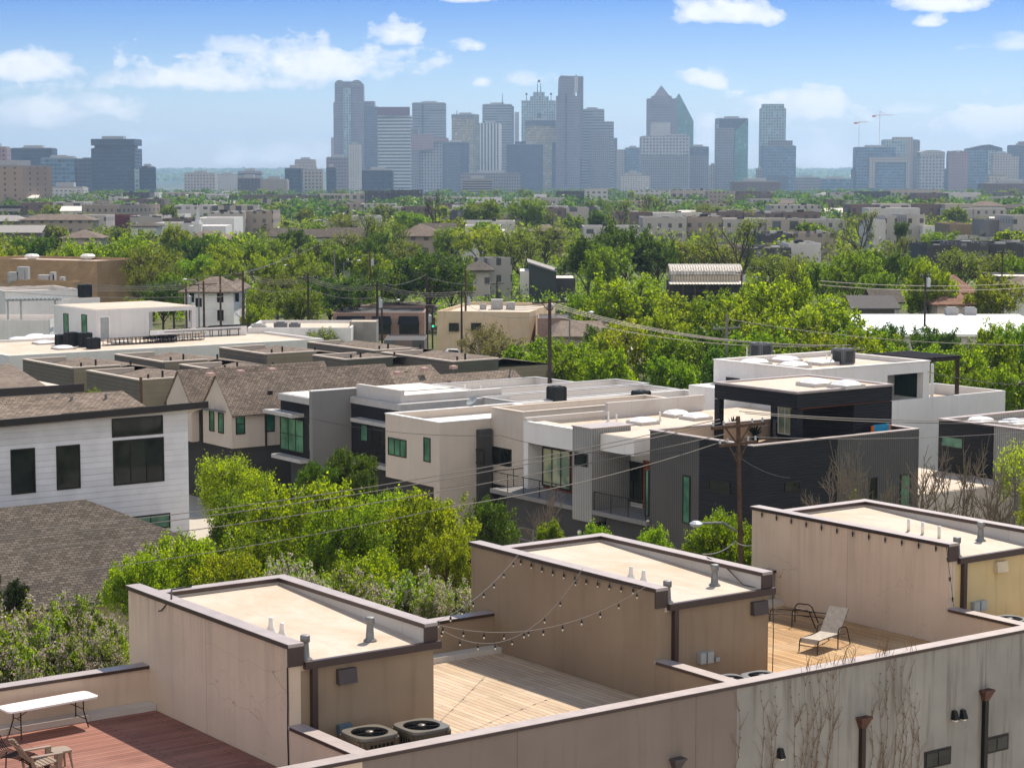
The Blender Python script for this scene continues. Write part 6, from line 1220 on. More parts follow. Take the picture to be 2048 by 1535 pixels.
mb = MB(); mb.hexa([Vector((xa - .2, Y - 2.6, ZT(567, Y))), Vector((xb, Y - 2.6, ZT(567, Y))), Vector((xb, Y + .29, ZT(563, Y))), Vector((xa - .2, Y + .29, ZT(563, Y)))], [Vector((xa - .2, Y - 2.6, ZT(566, Y))), Vector((xb, Y - 2.6, ZT(566, Y))), Vector((xb, Y + .29, ZT(562, Y))), Vector((xa - .2, Y + .29, ZT(562, Y)))]); mk(mb, 'lean_to_roof', C['corr_white'], r)
for i in range(7): x = xa + (xb - xa) * i / 6; mb = MB(); mb.box(x - .15, x + .15, Y - 2.4, Y - 2.1, 0, ZT(567, Y) - .02); mk(mb, 'post', C['trim_dark'], r)
mb = MB(); mb.box(xa, xb, Y + .5, Y + 7, 0, ZT(563, Y) - .1); mk(mb, 'back_wall', C['stucco_dark'], r)
for i in range(6): x = xa + (xb - xa) * (i + .15) / 6; mb = MB(); mb.box(x, x + (xb - xa) * .7 / 6, Y + .44, Y + .5, 1.5, 5); mk(mb, 'window', C['glass_dark'], r)
C['bright_metal'] = paint('bare bright metal roof', (.85, .84, .83), .35, .3, .6, .03)
Y = 238; r = thing('metal_roofed_shed', 'wide low shed with a dazzling white metal roof', 'building', (dx(1860, Y), Y, 0)); mb = MB(); xa, xb = dx(1670, Y), dx(2120, Y); zA, zB = ZT(668, Y), ZT(628, Y + 22)
mb.hexa([Vector((xa, Y, zA - .3)), Vector((xb, Y, zA - .3)), Vector((xb, Y + 22, zB - .3)), Vector((xa, Y + 22, zB - .3))], [Vector((xa, Y, zA)), Vector((xb, Y, zA)), Vector((xb, Y + 22, zB)), Vector((xa, Y + 22, zB))]); mk(mb, 'roof', C['bright_metal'], r)
mb = MB(); mb.box(xa + .5, xb - .5, Y + .5, Y + 21.5, 0, min(zA, zB) - .35); mk(mb, 'wall', C['stucco_pale'], r)
for (x, lab) in ((1905, 'brown topped roof unit left of a pair on the bright shed roof'), (1942, 'pale slatted roof unit right of a pair on the bright shed roof')): p = AT(x, 626, Y + 21); mb = MB(); mb.box(p.x - .75, p.x + .75, p.y, p.y + 1.4, zB, zB + .75); mb.box(p.x - .6, p.x + .6, p.y + .2, p.y + 1.2, zB + .75, zB + .9); mk(mb, 'rooftop_machine', PL['mech'], None, lab, 'rooftop machine', 'machines on the shed roof')
# small houses among the trees
hip('cottage', 'small house with bright white sloping porch roof among trees', 688, 742, 522, 506, 400, 'bright_metal', 'lap_white', gablep=True, depth=8)
C['vent_pink2'] = C['shingle_red']
hip('bungalow', 'red brown roofed bungalow between two round trees', 1860, 1946, 585, 549, 285, 'shingle_red', 'stucco_cream', 1893, 1900, 14)
hip('bungalow', 'red brown roof in front of the red bungalow', 1862, 1940, 608, 580, 272, 'shingle_red', 'stucco_cream', 1888, 1905, 14)
hip('bungalow', 'brown roofed bungalow cut by the right edge', 1990, 2110, 590, 552, 280, 'shingle_brown', 'lap_white', 2030, 2060, 14)
hip('cottage', 'grey gabled cottage with white trim below the big trees', 1742, 1800, 604, 578, 284, 'shingle_grey', 'lap_white', gablep=True, depth=9)
hip('cottage', 'dark barn like shed in front of the gabled cottage', 1700, 1790, 616, 590, 272, 'roofdark', 'lap_green_dark', gablep=True, depth=9)
low('flat_house', 'dark flat roofed house at the right edge below the hedge trees', 1990, 2100, 552, 330, 'row_dark', None, 20, 'roofpale', .4, depth=12)
# belt of flats and houses, listed from the photograph
BG_ = 'low blocks between the trees and the skyline'
B_ = (
 ('apartment_block', 'long white flat roofed apartments with roof condensers right of centre', 1285, 1690, 436, 640, 'row', None, 'roofpale', 14), ('apartment_block', 'second long pale apartment row behind the first', 1230, 1640, 424, 760, 'row_brick', None, 'roofpale', 10),
 ('apartment_block', 'dark fronted flat block in front of the white apartments', 1520, 1668, 470, 540, 'row_dark', None, 'roofpale', 6), ('apartment_block', 'grey cube apartments at the foot of white apartments', 1575, 1640, 487, 500, 'stucco_pale', None, 'roofpale', 3), ('apartment_block', 'dark brick flat with white parapet low right of centre', 1420, 1580, 496, 490, 'row_brick', None, 'roofpale', 5),
 ('town_house', 'narrow white three storey house beside tall leafless tree', 1742, 1768, 440, 560, 'stucco_pale', None, 'roofpale', 0), ('town_house', 'white and black three storey house', 1766, 1790, 432, 565, 'row', None, 'roofgrey', 0), ('town_house', 'second white and black three storey house', 1810, 1846, 430, 565, 'row', None, 'roofgrey', 0), ('town_house', 'low white house between black trimmed ones and the pines', 1842, 1866, 452, 560, 'ww', None, 'roofpale', 0),
 ('town_house', 'brown stucco house behind round green trees', 1896, 1940, 448, 600, 'stucco_brown', None, 'roofpale', 0), ('town_house', 'grey stucco house with dark window at right', 1975, 2030, 440, 570, 'stucco_grey', None, 'roofgrey', 0), ('apartment_block', 'white arcaded apartment block at the right edge', 2022, 2100, 432, 560, 'row', None, 'roofpale', 0),
 ('apartment_block', 'long low grey roof row on the far right', 1850, 2100, 486, 470, 'stucco_dark', None, 'roofgrey', 9), ('warehouse', 'long brown warehouse with white roof line far right', 1700, 1945, 409, 900, 'row_brick', None, 'roofpale', 0), ('town_house', 'row of small white gabled fronts far right', 1900, 2010, 418, 850, 'row', None, 'roofgrey', 0),
 ('apartment_block', 'white apartment terrace with dark windows left of centre', 420, 548, 422, 700, 'row', None, 'roofpale', 4), ('apartment_block', 'white flats stepping behind the church spire', 395, 470, 436, 640, 'ww', None, 'roofpale', 0), ('warehouse', 'grey parking deck at far left', -40, 108, 408, 1000, 'parking', None, 'roofpale', 0), ('warehouse', 'blue grey parking deck with ramps at left edge', -40, 60, 432, 800, 'parking', None, 'roofgrey', 0),
 ('apartment_block', 'tan shop row with white window frames at left', 158, 300, 410, 900, 'row_tan', 240, 'roofpale', 5), ('warehouse', 'white warehouse roof left of the tan shop row', 108, 170, 404, 980, 'ware', None, 'roofpale', 2), ('warehouse', 'red fronted shop strip at left', 192, 262, 431, 760, 'redsign', None, 'roofpale', 0), ('warehouse', 'long white warehouse roof behind the spire', 262, 400, 433, 740, 'ware', None, 'roofpale', 1),
 ('apartment_block', 'pale apartment terrace behind the spire', 350, 510, 411, 950, 'condo', None, 'roofpale', 6), ('apartment_block', 'dark apartment block with white bays below banded slab', 730, 845, 383, 1500, 'row_dark', None, 'roofpale', 0), ('apartment_block', 'grey white apartment block right of the dark bays', 845, 1000, 391, 1400, 'row', None, 'roofgrey', 4), ('apartment_block', 'white apartment block with maroon panels', 1170, 1215, 378, 1500, 'condo', None, 'roofpale', 0), ('apartment_block', 'low dark pavilion left of the maroon panelled block', 1112, 1170, 382, 1600, 'row_dark', None, 'roofpale', 0),
 ('apartment_block', 'pale apartment row under the gridded office block', 1255, 1420, 379, 1650, 'condo', None, 'roofpale', 3), ('hall', 'tan gabled hall below the purple shed', 1415, 1540, 384, 1550, 'row_tan', None, 'roofgrey', 0), ('apartment_block', 'white low block below the purple shed', 1500, 1590, 398, 1250, 'row', None, 'roofpale', 0), ('warehouse', 'pink grey low block below the crane offices', 1660, 1780, 381, 1700, 'ware', None, 'roofpale', 0), ('apartment_block', 'cream low block right of the crane offices', 1780, 1880, 379, 1750, 'beige', None, 'roofpale', 0),
 ('apartment_block', 'red brick terrace under the pink brick block', 1830, 1960, 386, 1500, 'row_brick', None, 'roofpale', 3), ('apartment_block', 'grey terrace at the foot of brown brick lofts', 1940, 2090, 392, 1350, 'row', None, 'roofgrey', 3), ('apartment_block', 'brick and white flats below the charcoal apartments', 470, 640, 390, 1500, 'row_brick', 630, 'roofpale', 4), ('apartment_block', 'pale pink flats below the twin vault tower', 640, 735, 388, 1500, 'beige', None, 'roofpale', 2),
 ('apartment_block', 'long tan apartments under the dark blue office block', 660, 790, 408, 1050, 'row_tan', None, 'roofpale', 5), ('apartment_block', 'white apartments left of the leafless twin tree', 745, 860, 417, 900, 'row', None, 'roofpale', 3), ('apartment_block', 'grey brick apartments right of leafless twin tree', 880, 1040, 405, 1100, 'row_brick', None, 'roofpale', 5), ('apartment_block', 'dark windowed brick block above the olive trees', 900, 960, 422, 800, 'row_dark', None, 'roofgrey', 2),
 ('apartment_block', 'white low apartments under the tallest tower', 1030, 1130, 396, 1200, 'row', None, 'roofpale', 3), ('apartment_block', 'low brown block behind the tall green trees', 1060, 1200, 418, 850, 'row_brick', None, 'roofpale', 3), ('apartment_block', 'pale block with dark top between tall trees', 1220, 1300, 402, 1150, 'row_tan', None, 'roofpale', 2), ('apartment_block', 'grey and white low flats right of centre', 1330, 1470, 400, 1200, 'condo', None, 'roofpale', 5), ('apartment_block', 'brown low roofs left of the white apartments', 1400, 1520, 416, 880, 'row_brick', None, 'roofpale', 4),
 ('apartment_block', 'white low flats below the blue glass office', 1540, 1640, 410, 1000, 'row', None, 'roofpale', 3), ('apartment_block', 'dark low roofs below the crane block', 1640, 1760, 398, 1200, 'row_brick', None, 'roofgrey', 3), ('apartment_block', 'brick lofts low on the left horizon', 240, 330, 398, 1250, 'row_brick', None, 'roofpale', 3), ('apartment_block', 'pale sheds under the notched dark tower', 170, 300, 388, 1600, 'ware', None, 'roofpale', 2), ('apartment_block', 'cream low blocks under the beige towered block', 330, 470, 386, 1650, 'beige', None, 'roofpale', 3))
MIXM = ['row', 'row_tan', 'row_dark', 'condo', 'row_brick', 'beige', 'ware', 'stucco_pale']
for (nm, lab, x0, x1, yt, Y, m, xs, rf, nu) in B_:
    n_ = max(1, round((x1 - x0) / 70)) if not xs else 1; n_ = min(n_, 5); rnd = random.Random(int(x0 + yt)); xe = [x0 + (x1 - x0) * k / n_ + (rnd.uniform(-12, 12) if 0 < k < n_ else 0) for k in range(n_ + 1)]
    for k in range(n_):
        l_ = lab if n_ == 1 else f'{("left end", "second section", "third section", "fourth section", "fifth section")[k] if k < n_ - 1 else "right end"} of {lab}'
        low(nm, l_, xe[k], xe[k + 1] - (1.5 if k < n_ - 1 else 0), yt + (rnd.choice((-3, -1, 0, 2, 4)) if n_ > 1 else 0), Y + rnd.uniform(0, 10), m if k % 2 == 0 else rnd.choice(MIXM), xs, 25, rnd.choice((rf, rf, 'roofgrey')), .8, group=BG_, depth=22, units=max(nu // n_, 1) if nu else 0)
# small pale roofs sprinkled between the trees
rnd = random.Random(77); SM = []
while len(SM) < 84:
    Y = 520 * (2300 / 520) ** (rnd.random() ** .75); x = rnd.uniform(-20, 2070); H = rnd.uniform(5.5, 9.5); w = rnd.uniform(9, 24) / Y * FPX; yt = YH + (HC - gz(Y) - H) / Y * FPX
    if any(abs(x - q[0]) < (w + q[2]) * .62 and abs(yt - q[1]) < 5 for q in SM) or (1290 < x < 1690 and 430 < yt < 470): continue
    SM.append((x, yt, w, Y, H))
ZB = [(330, 'below the left office blocks'), (650, 'left of the twin vault tower'), (900, 'below the banded slab tower'), (1180, 'below the tallest tower'), (1500, 'below the gridded office block'), (1800, 'below the tower cranes'), (9999, 'on the far right below the skyline')]
for (x, yt, w, Y, H) in SM:
    m, a = rnd.choice((('ww', 'white'), ('row', 'pale grey'), ('row_tan', 'tan'), ('row_brick', 'brown brick'), ('condo', 'white windowed'), ('stucco_pale', 'blank pale'), ('beige', 'beige'))); z = next(t for lim, t in ZB if x < lim); d = 'in the haze' if Y > 1200 else ('amid far trees' if Y > 800 else 'amid nearer trees')
    if rnd.random() < .4: hip('house', f'small {a} pitched roof house {d} {z}', x - w / 2, x + w / 2, yt + 2.2 / Y * FPX, yt, Y, rnd.choice(('shingle_grey', 'shingle_brown', 'roofgrey', 'roofpale')), m, depth=11, gablep=rnd.random() < .5, group=f'small houses {z}')
    else: low('flat_roofed_building', f'small {a} flat roofed building {d} {z}', x - w / 2, x + w / 2, yt, Y, m, None, 25, rnd.choice(('roofpale', 'roofpale', 'roofgrey')), .6, group=f'small flat buildings {z}', depth=16, units=1)
for (lab, x0, x1, ye, yr, Y, rm, wm, g) in (('pale brown roofed house row behind centre trees', 540, 600, 473, 456, 500, 'shingle_grey', 'ww', True), ('white gabled house left of a pair behind centre trees', 600, 660, 474, 458, 505, 'shingle_grey', 'ww', True), ('grey shingled house between the leafless trees', 655, 730, 474, 455, 500, 'shingle_grey', 'ww', True), ('large brown roofed house with chimneys left of centre', 790, 890, 472, 447, 520, 'shingle_brown', 'row_tan', False), ('tan roofed house behind tall leafless tree', 840, 912, 466, 446, 540, 'shingle_grey', 'row_tan', True),
    ('white chimneyed row house beside the yellow green trees', 905, 970, 474, 462, 520, 'shingle_grey', 'ww', False), ('dark roofed bungalow at the far left among trees', 40, 190, 440, 428, 700, 'shingle_brown', 'row_tan', False), ('grey roofed bungalow behind the left trees', 262, 318, 452, 442, 620, 'shingle_grey', 'ww', False), ('brown roofed house left of the big dark trees', 1060, 1130, 462, 448, 560, 'shingle_brown', 'row_tan', False), ('brown roofed house near the far right trees', 1940, 2010, 412, 402, 1000, 'shingle_brown', 'ww', False)):
    hip('house', lab, x0, x1, ye, yr, Y, rm, wm, depth=12, gablep=g, group='houses among the distant trees')
# church spire
Y = 610; r = thing('church', 'white church steeple with slim pointed spire', 'church', (dx(397, Y), Y, 0)); mb = MB(); X = dx(397, Y); mb.box(X - 1.2, X + 1.2, Y, Y + 2.4, 0, ZT(448, Y)); mk(mb, 'belfry', PL['ww'], r); mb = MB(); mb.tube([(X, Y + 1.2, ZT(448, Y)), (X, Y + 1.2, ZT(440, Y)), (X, Y + 1.2, ZT(407, Y))], [1.4, .8, .06], 8); mk(mb, 'spire', PL['ww'], r)
mb = MB(); mb.box(X - 3, X + 8, Y + 2.5, Y + 16, 0, ZT(452, Y)); mk(mb, 'nave', PL['ww'], r)
# =================================================================== VEGETATION
LM = {
 'bright': leafmat('fresh yellow green leaves', (.060, .125, .006), (.42, .52, .018), .55),
 'green': leafmat('green leaves', (.05, .11, .008), (.29, .42, .018), .52),
 'dark': leafmat('deep green leaves', (.022, .06, .008), (.13, .24, .018), .46),
 'olive': leafmat('sparse olive leaves', (.10, .14, .018), (.27, .34, .035), .42),
 'yellow': leafmat('yellow green young leaves', (.20, .27, .012), (.46, .58, .020), .5),
 'grey': leafmat('greyish budding leaves', (.19, .17, .12), (.32, .29, .21), .35),
 'conifer': leafmat('dark needle foliage', (.018, .038, .014), (.05, .085, .025), .15, .35, (1.2, 1.2, .5), (.9, .9, .9)),
 'lilac': leafmat('lilac green leaves', (.07, .14, .010), (.33, .44, .025), .5),
 'blossom': leafmat('pale lilac blossom', (.58, .46, .43), (.72, .60, .55), .35, .15, (1, .96, .95), (.8, .8, .8))}
C['bark'] = paint('grey brown bark', (.085, .062, .048), .95, 0, .1, .3, 4.0)
C['bark_pale'] = paint('pale bare twigs', (.20, .16, .125), .95, 0, .1, .2, 4.0)
def leafmesh(name, pos, size, rng, m, up=.35, asp=.55, mats=None, split=None):
    n = len(pos); nr = rng.normal(size=(n, 3)); nr[:, 2] += up * 1.5; nr /= np.linalg.norm(nr, axis=1, keepdims=True)
    h = rng.normal(size=(n, 3)); u = np.cross(nr, h); u /= np.maximum(np.linalg.norm(u, axis=1, keepdims=True), 1e-6); v = np.cross(nr, u)
    s = (size * rng.uniform(.6, 1.35, n))[:, None]; bend = nr * s * .25
    V = np.stack([pos - u * s + bend, pos - v * s * asp, pos + u * s + bend, pos + v * s * asp], 1).reshape(-1, 3)
    me = bpy.data.meshes.new(name); me.vertices.add(4 * n); me.vertices.foreach_set('co', V.astype(np.float32).ravel())
    me.loops.add(4 * n); me.loops.foreach_set('vertex_index', np.arange(4 * n, dtype=np.int32)); me.polygons.add(n)
    me.polygons.foreach_set('loop_start', np.arange(0, 4 * n, 4, dtype=np.int32)); me.polygons.foreach_set('loop_total', np.full(n, 4, np.int32))
    for x in (m if isinstance(m, list) else [m]): me.materials.append(x)
    if split is not None: me.polygons.foreach_set('material_index', split.astype(np.int32))
    me.update(); me.validate(); return me
def tree_proto(seed, m, R=.42, base=.22, lobes=9, ncl=120, per=60, leaf=.018, spread=.05, top=1.0, flat=1.0, bark='bark', branch_vis=1.0, blossom=0.0):
    """unit high tree: leaf clusters gathered on a few uneven lobes, each cluster tied to the trunk by a limb"""
    rng = np.random.default_rng(seed); rnd = random.Random(seed)
    hc = (base + top) / 2; hz_ = (top - base) / 2 * .80
    L = []
    for k in range(lobes):
        a = k * 2.399 + rng.uniform(-.4, .4); e = -0.55 + 1.5 * (k + .5) / lobes; rr = R * .62 * math.sqrt(max(.12, 1 - e * e * .8)) * rng.uniform(.75, 1.12)
        L.append((np.array([math.cos(a) * rr, math.sin(a) * rr, hc + e * hz_ * .72]), R * rng.uniform(.36, .56)))
    cl = []; own = []
    for i in range(ncl):
        c, r = L[i % lobes]; d = rng.normal(size=3); d /= np.linalg.norm(d); d[2] = abs(d[2]) * .9 - .25 if rng.random() < .7 else d[2]
        cl.append(c + d * r * rng.uniform(.55, 1.0) * np.array([1, 1, .85 * flat])); own.append(i % lobes)
    cl = np.array(cl); cl[:, 2] = np.clip(cl[:, 2], base * .8, top)
    out = cl - np.array([0, 0, hc - hz_ * .5]); out /= np.maximum(np.linalg.norm(out, axis=1, keepdims=True), 1e-6); sd = out * .8 + rng.normal(size=(ncl, 3)) * .45 + np.array([0, 0, .35]); sd /= np.linalg.norm(sd, axis=1, keepdims=True)
    ln_ = (rng.uniform(.6, 1.6, (ncl, 1)) * spread * 1.5).repeat(per, 0); tt = rng.uniform(-1, 1, (ncl * per, 1))
    pos = np.repeat(cl, per, axis=0) + np.repeat(sd, per, axis=0) * tt * ln_ + rng.normal(size=(ncl * per, 3)) * spread * .52 * (1.25 - .55 * tt)
    split = None; mats = m
    if blossom:
        b = rng.random(ncl * per) < .06; hot = rng.random(ncl) < blossom; split = (np.repeat(hot, per) & (rng.random(ncl * per) < .5)) | b; mats = [m, LM['blossom']]
    crown = leafmesh('crown', pos, leaf, rng, mats, split=split)
    mb = MB(); tr = base * 1.05; lean = [rnd.uniform(-.03, .03), rnd.uniform(-.03, .03)]
    ax = lambda z: Vector((lean[0] * z * 2, lean[1] * z * 2, z))
    mb.tube([Vector((0, 0, -2.2)), ax(0), ax(tr * .5), ax(tr), ax(hc), ax(hc + hz_ * .5)], [.032, .030, .024, .020, .012, .005], 7)
    for k, (c, r) in enumerate(L):
        s = ax(tr + (k / lobes) * (hc - tr) * .9); e = Vector(c); mid = s.lerp(e, .5) + Vector((0, 0, .04)); mb.tube([s, mid, e], [.011, .008, .005], 5, False)
        for j in [j for j in range(ncl) if own[j] == k][:9]: q = Vector(cl[j]); mb.tube([mid.lerp(e, rnd.uniform(.2, 1)), mid.lerp(q, .7) + Vector((rnd.uniform(-.02, .02), rnd.uniform(-.02, .02), 0)), q], [.005 * branch_vis, .0035 * branch_vis, .002 * branch_vis], 4, False)
    me = bpy.data.meshes.new('trunk'); me.from_pydata([tuple(p) for p in mb.v], [], mb.f); me.materials.append(C[bark]); me.update(); return crown, me, R
def bare_proto(seed, R=.4, depth=4, bark='bark', buds=None, nb=3, thick=.022, leaf=.012, droop=.0, nbud=6, bsp=.015, fan=(.35, .8), taper=.62):
    rnd = random.Random(seed); mb = MB(); tips = []
    def grow(p, d, ln, r, k):
        q = p; pts = [p]; 
        for i in range(3): d = (d + Vector((rnd.uniform(-.18, .18), rnd.uniform(-.18, .18), rnd.uniform(-.05, .16) - droop))).normalized(); q = q + d * ln / 3; pts.append(q)
        mb.tube(pts, [r, r * .9, r * .8, r * .68], 6 if k > 2 else 3, False)
        if k == 0: tips.append(q); tips.append(pts[2]); return
        for i in range(nb if k > 1 else nb + 1):
            t = rnd.uniform(.35, 1.0) if i else 1.0; b = p.lerp(q, t) if i else q; a = rnd.uniform(0, 6.28); sp = rnd.uniform(*fan) if i else .2
            o = d.orthogonal().normalized(); o2 = d.cross(o); grow(b, (d + (o * math.cos(a) + o2 * math.sin(a)) * sp).normalized(), ln * rnd.uniform(.6, .85), r * taper, k - 1)
    grow(Vector((0, 0, 0)), Vector((0, 0, 1)), .30, thick, depth)
    mb.tube([(0, 0, -2.2), (0, 0, .02)], [thick * 1.15, thick], 6, False)
    V = np.array(mb.v); sx = R / max(np.percentile(np.abs(V[:, :2]), 99), 1e-3); sz = 1.0 / V[:, 2].max(); V = V * np.array([sx, sx, sz])
    me = bpy.data.meshes.new('trunk'); me.from_pydata([tuple(p) for p in V], [], mb.f); me.materials.append(C[bark]); me.update(); crown = None
    if buds:
        rng = np.random.default_rng(seed); t = np.array([tuple(p) for p in tips]) * np.array([sx, sx, sz]); pos = np.repeat(t, nbud, axis=0) + rng.normal(size=(len(t) * nbud, 3)) * bsp; crown = leafmesh('crown', pos, leaf, rng, LM[buds])
    return crown, me, R
PROTO = {}
# close trees: small leaves
for i, (k, m, kw) in enumerate((('bright', 'bright', {}), ('bright2', 'bright', dict(lobes=13)), ('green', 'green', dict(lobes=11)), ('dark', 'dark', dict(lobes=8, flat=.6)), ('layer', 'bright', dict(lobes=10, flat=.45, spread=.055)), ('yellow', 'yellow', dict(lobes=10, per=60)))):
    a = dict(ncl=200, per=120, leaf=.0098, spread=.034); a.update(kw); PROTO['n_' + k] = tree_proto(100 + i, LM[m], **a)
PROTO['n_lilac'] = tree_proto(120, LM['lilac'], R=.5, base=.10, lobes=15, ncl=340, per=100, leaf=.0112, spread=.032, blossom=.66); PROTO['n_lilac2'] = tree_proto(121, LM['lilac'], R=.5, base=.10, lobes=18, ncl=340, per=100, leaf=.0112, spread=.03, blossom=.55)
PROTO['n_conifer'] = tree_proto(122, LM['conifer'], R=.30, base=.05, lobes=12, ncl=160, per=60, leaf=.014, spread=.03)
PROTO['n_bush'] = tree_proto(123, LM['green'], R=.5, base=.05, lobes=12, ncl=140, per=60, leaf=.022, spread=.06); PROTO['n_darkbush'] = tree_proto(124, LM['dark'], R=.5, base=.05, lobes=12, ncl=140, per=60, leaf=.02, spread=.06)
PROTO['n_bare'] = bare_proto(130, .42, 5, 'bark_pale', 'olive', 3, .013, .003, 0, 1, .006, (.6, 1.15), .74); PROTO['n_bare2'] = bare_proto(131, .42, 5, 'bark_pale', 'olive', 3, .013, .003, 0, 1, .006, (.6, 1.15), .74); PROTO['n_twigs'] = bare_proto(132, .45, 5, 'bark_pale', None, 3, .012, fan=(.5, 1.0), taper=.72)
PROTO['n_budding'] = bare_proto(133, .42, 5, 'bark_pale', 'yellow', 3, .013, .009, 0, 9, .03, (.55, 1.05), .72)
# middle distance
for i, (k, m, kw) in enumerate((('bright', 'bright', {}), ('bright2', 'bright', dict(lobes=13, R=.48)), ('green', 'green', {}), ('green2', 'green', dict(lobes=12, R=.46)), ('dark', 'dark', dict(lobes=8)), ('dark2', 'dark', dict(lobes=12, R=.5)), ('olive', 'olive', dict(per=24, lobes=12, branch_vis=1.6)), ('olive2', 'olive', dict(per=18, ncl=230, lobes=14, branch_vis=1.6)), ('yellow', 'yellow', dict(per=36)), ('grey', 'grey', dict(per=34)))):
    a = dict(ncl=170, per=72, leaf=.0135, spread=.032); a.update(kw); PROTO['m_' + k] = tree_proto(200 + i, LM[m], **a)
PROTO['m_bare'] = bare_proto(230, .45, 5, 'bark', 'olive', 3, .022, .012, 0, 2, .02); PROTO['m_bare2'] = bare_proto(231, .45, 5, 'bark', None, 3, .02)
# far off
for i, (k, m) in enumerate((('bright', 'bright'), ('green', 'green'), ('dark', 'dark'), ('olive', 'olive'), ('green2', 'green'))): PROTO['f_' + k] = tree_proto(300 + i, LM[m], R=.46, base=.12, ncl=70, per=26, leaf=.038, spread=.05, lobes=9)
PROTO['f_bare'] = bare_proto(330, .45, 4, 'bark', 'olive', 3, .03, .02, 0, 3, .03)
NAMES = {'lilac': 'lilac_tree', 'lilac2': 'lilac_tree', 'conifer': 'conifer', 'bush': 'shrub', 'darkbush': 'shrub', 'bare': 'bare_tree', 'bare2': 'bare_tree', 'twigs': 'bare_shrub', 'budding': 'budding_tree'}
ADJ = {'bright': 'fresh yellow green', 'bright2': 'bright leafy', 'green': 'mid green', 'green2': 'full green', 'dark': 'dark green', 'dark2': 'broad dark green', 'olive': 'thin olive', 'olive2': 'sparse brownish olive', 'yellow': 'golden yellow green', 'grey': 'greyish budding', 'bare': 'nearly leafless', 'bare2': 'bare branched'}
def grow_on(r, tm, cm_, k, h):
    kz = min(h, 1.45 * k)
    for n_, me in (('trunk', tm), ('crown', cm_)):
        if me is not None: o = bpy.data.objects.new(n_, me); COL.objects.link(o); o.parent = r; o.scale = (k, k, kz); o.location = (0, 0, h - kz)
def plant(key, x, ytop, hw, Y, label=None, group=None, H=None, small=False, zb=None):
    cm_, tm, R0 = PROTO[key]; zb = gz(Y) if zb is None else zb; X = dx(x, Y); h = ZT(ytop, Y) - zb; R = hw * Y / FPX; kind = key[2:]; nm = NAMES.get(kind, 'tree'); rr = random.Random(int(x * 13 + ytop * 7 + Y))
    r = thing(nm, label, 'shrub' if 'shrub' in nm else 'tree', (X, Y, zb), group, rr.uniform(0, 6.28)); grow_on(r, tm, cm_, R / R0, h)
    return r
GN = 'trees between the townhouses'
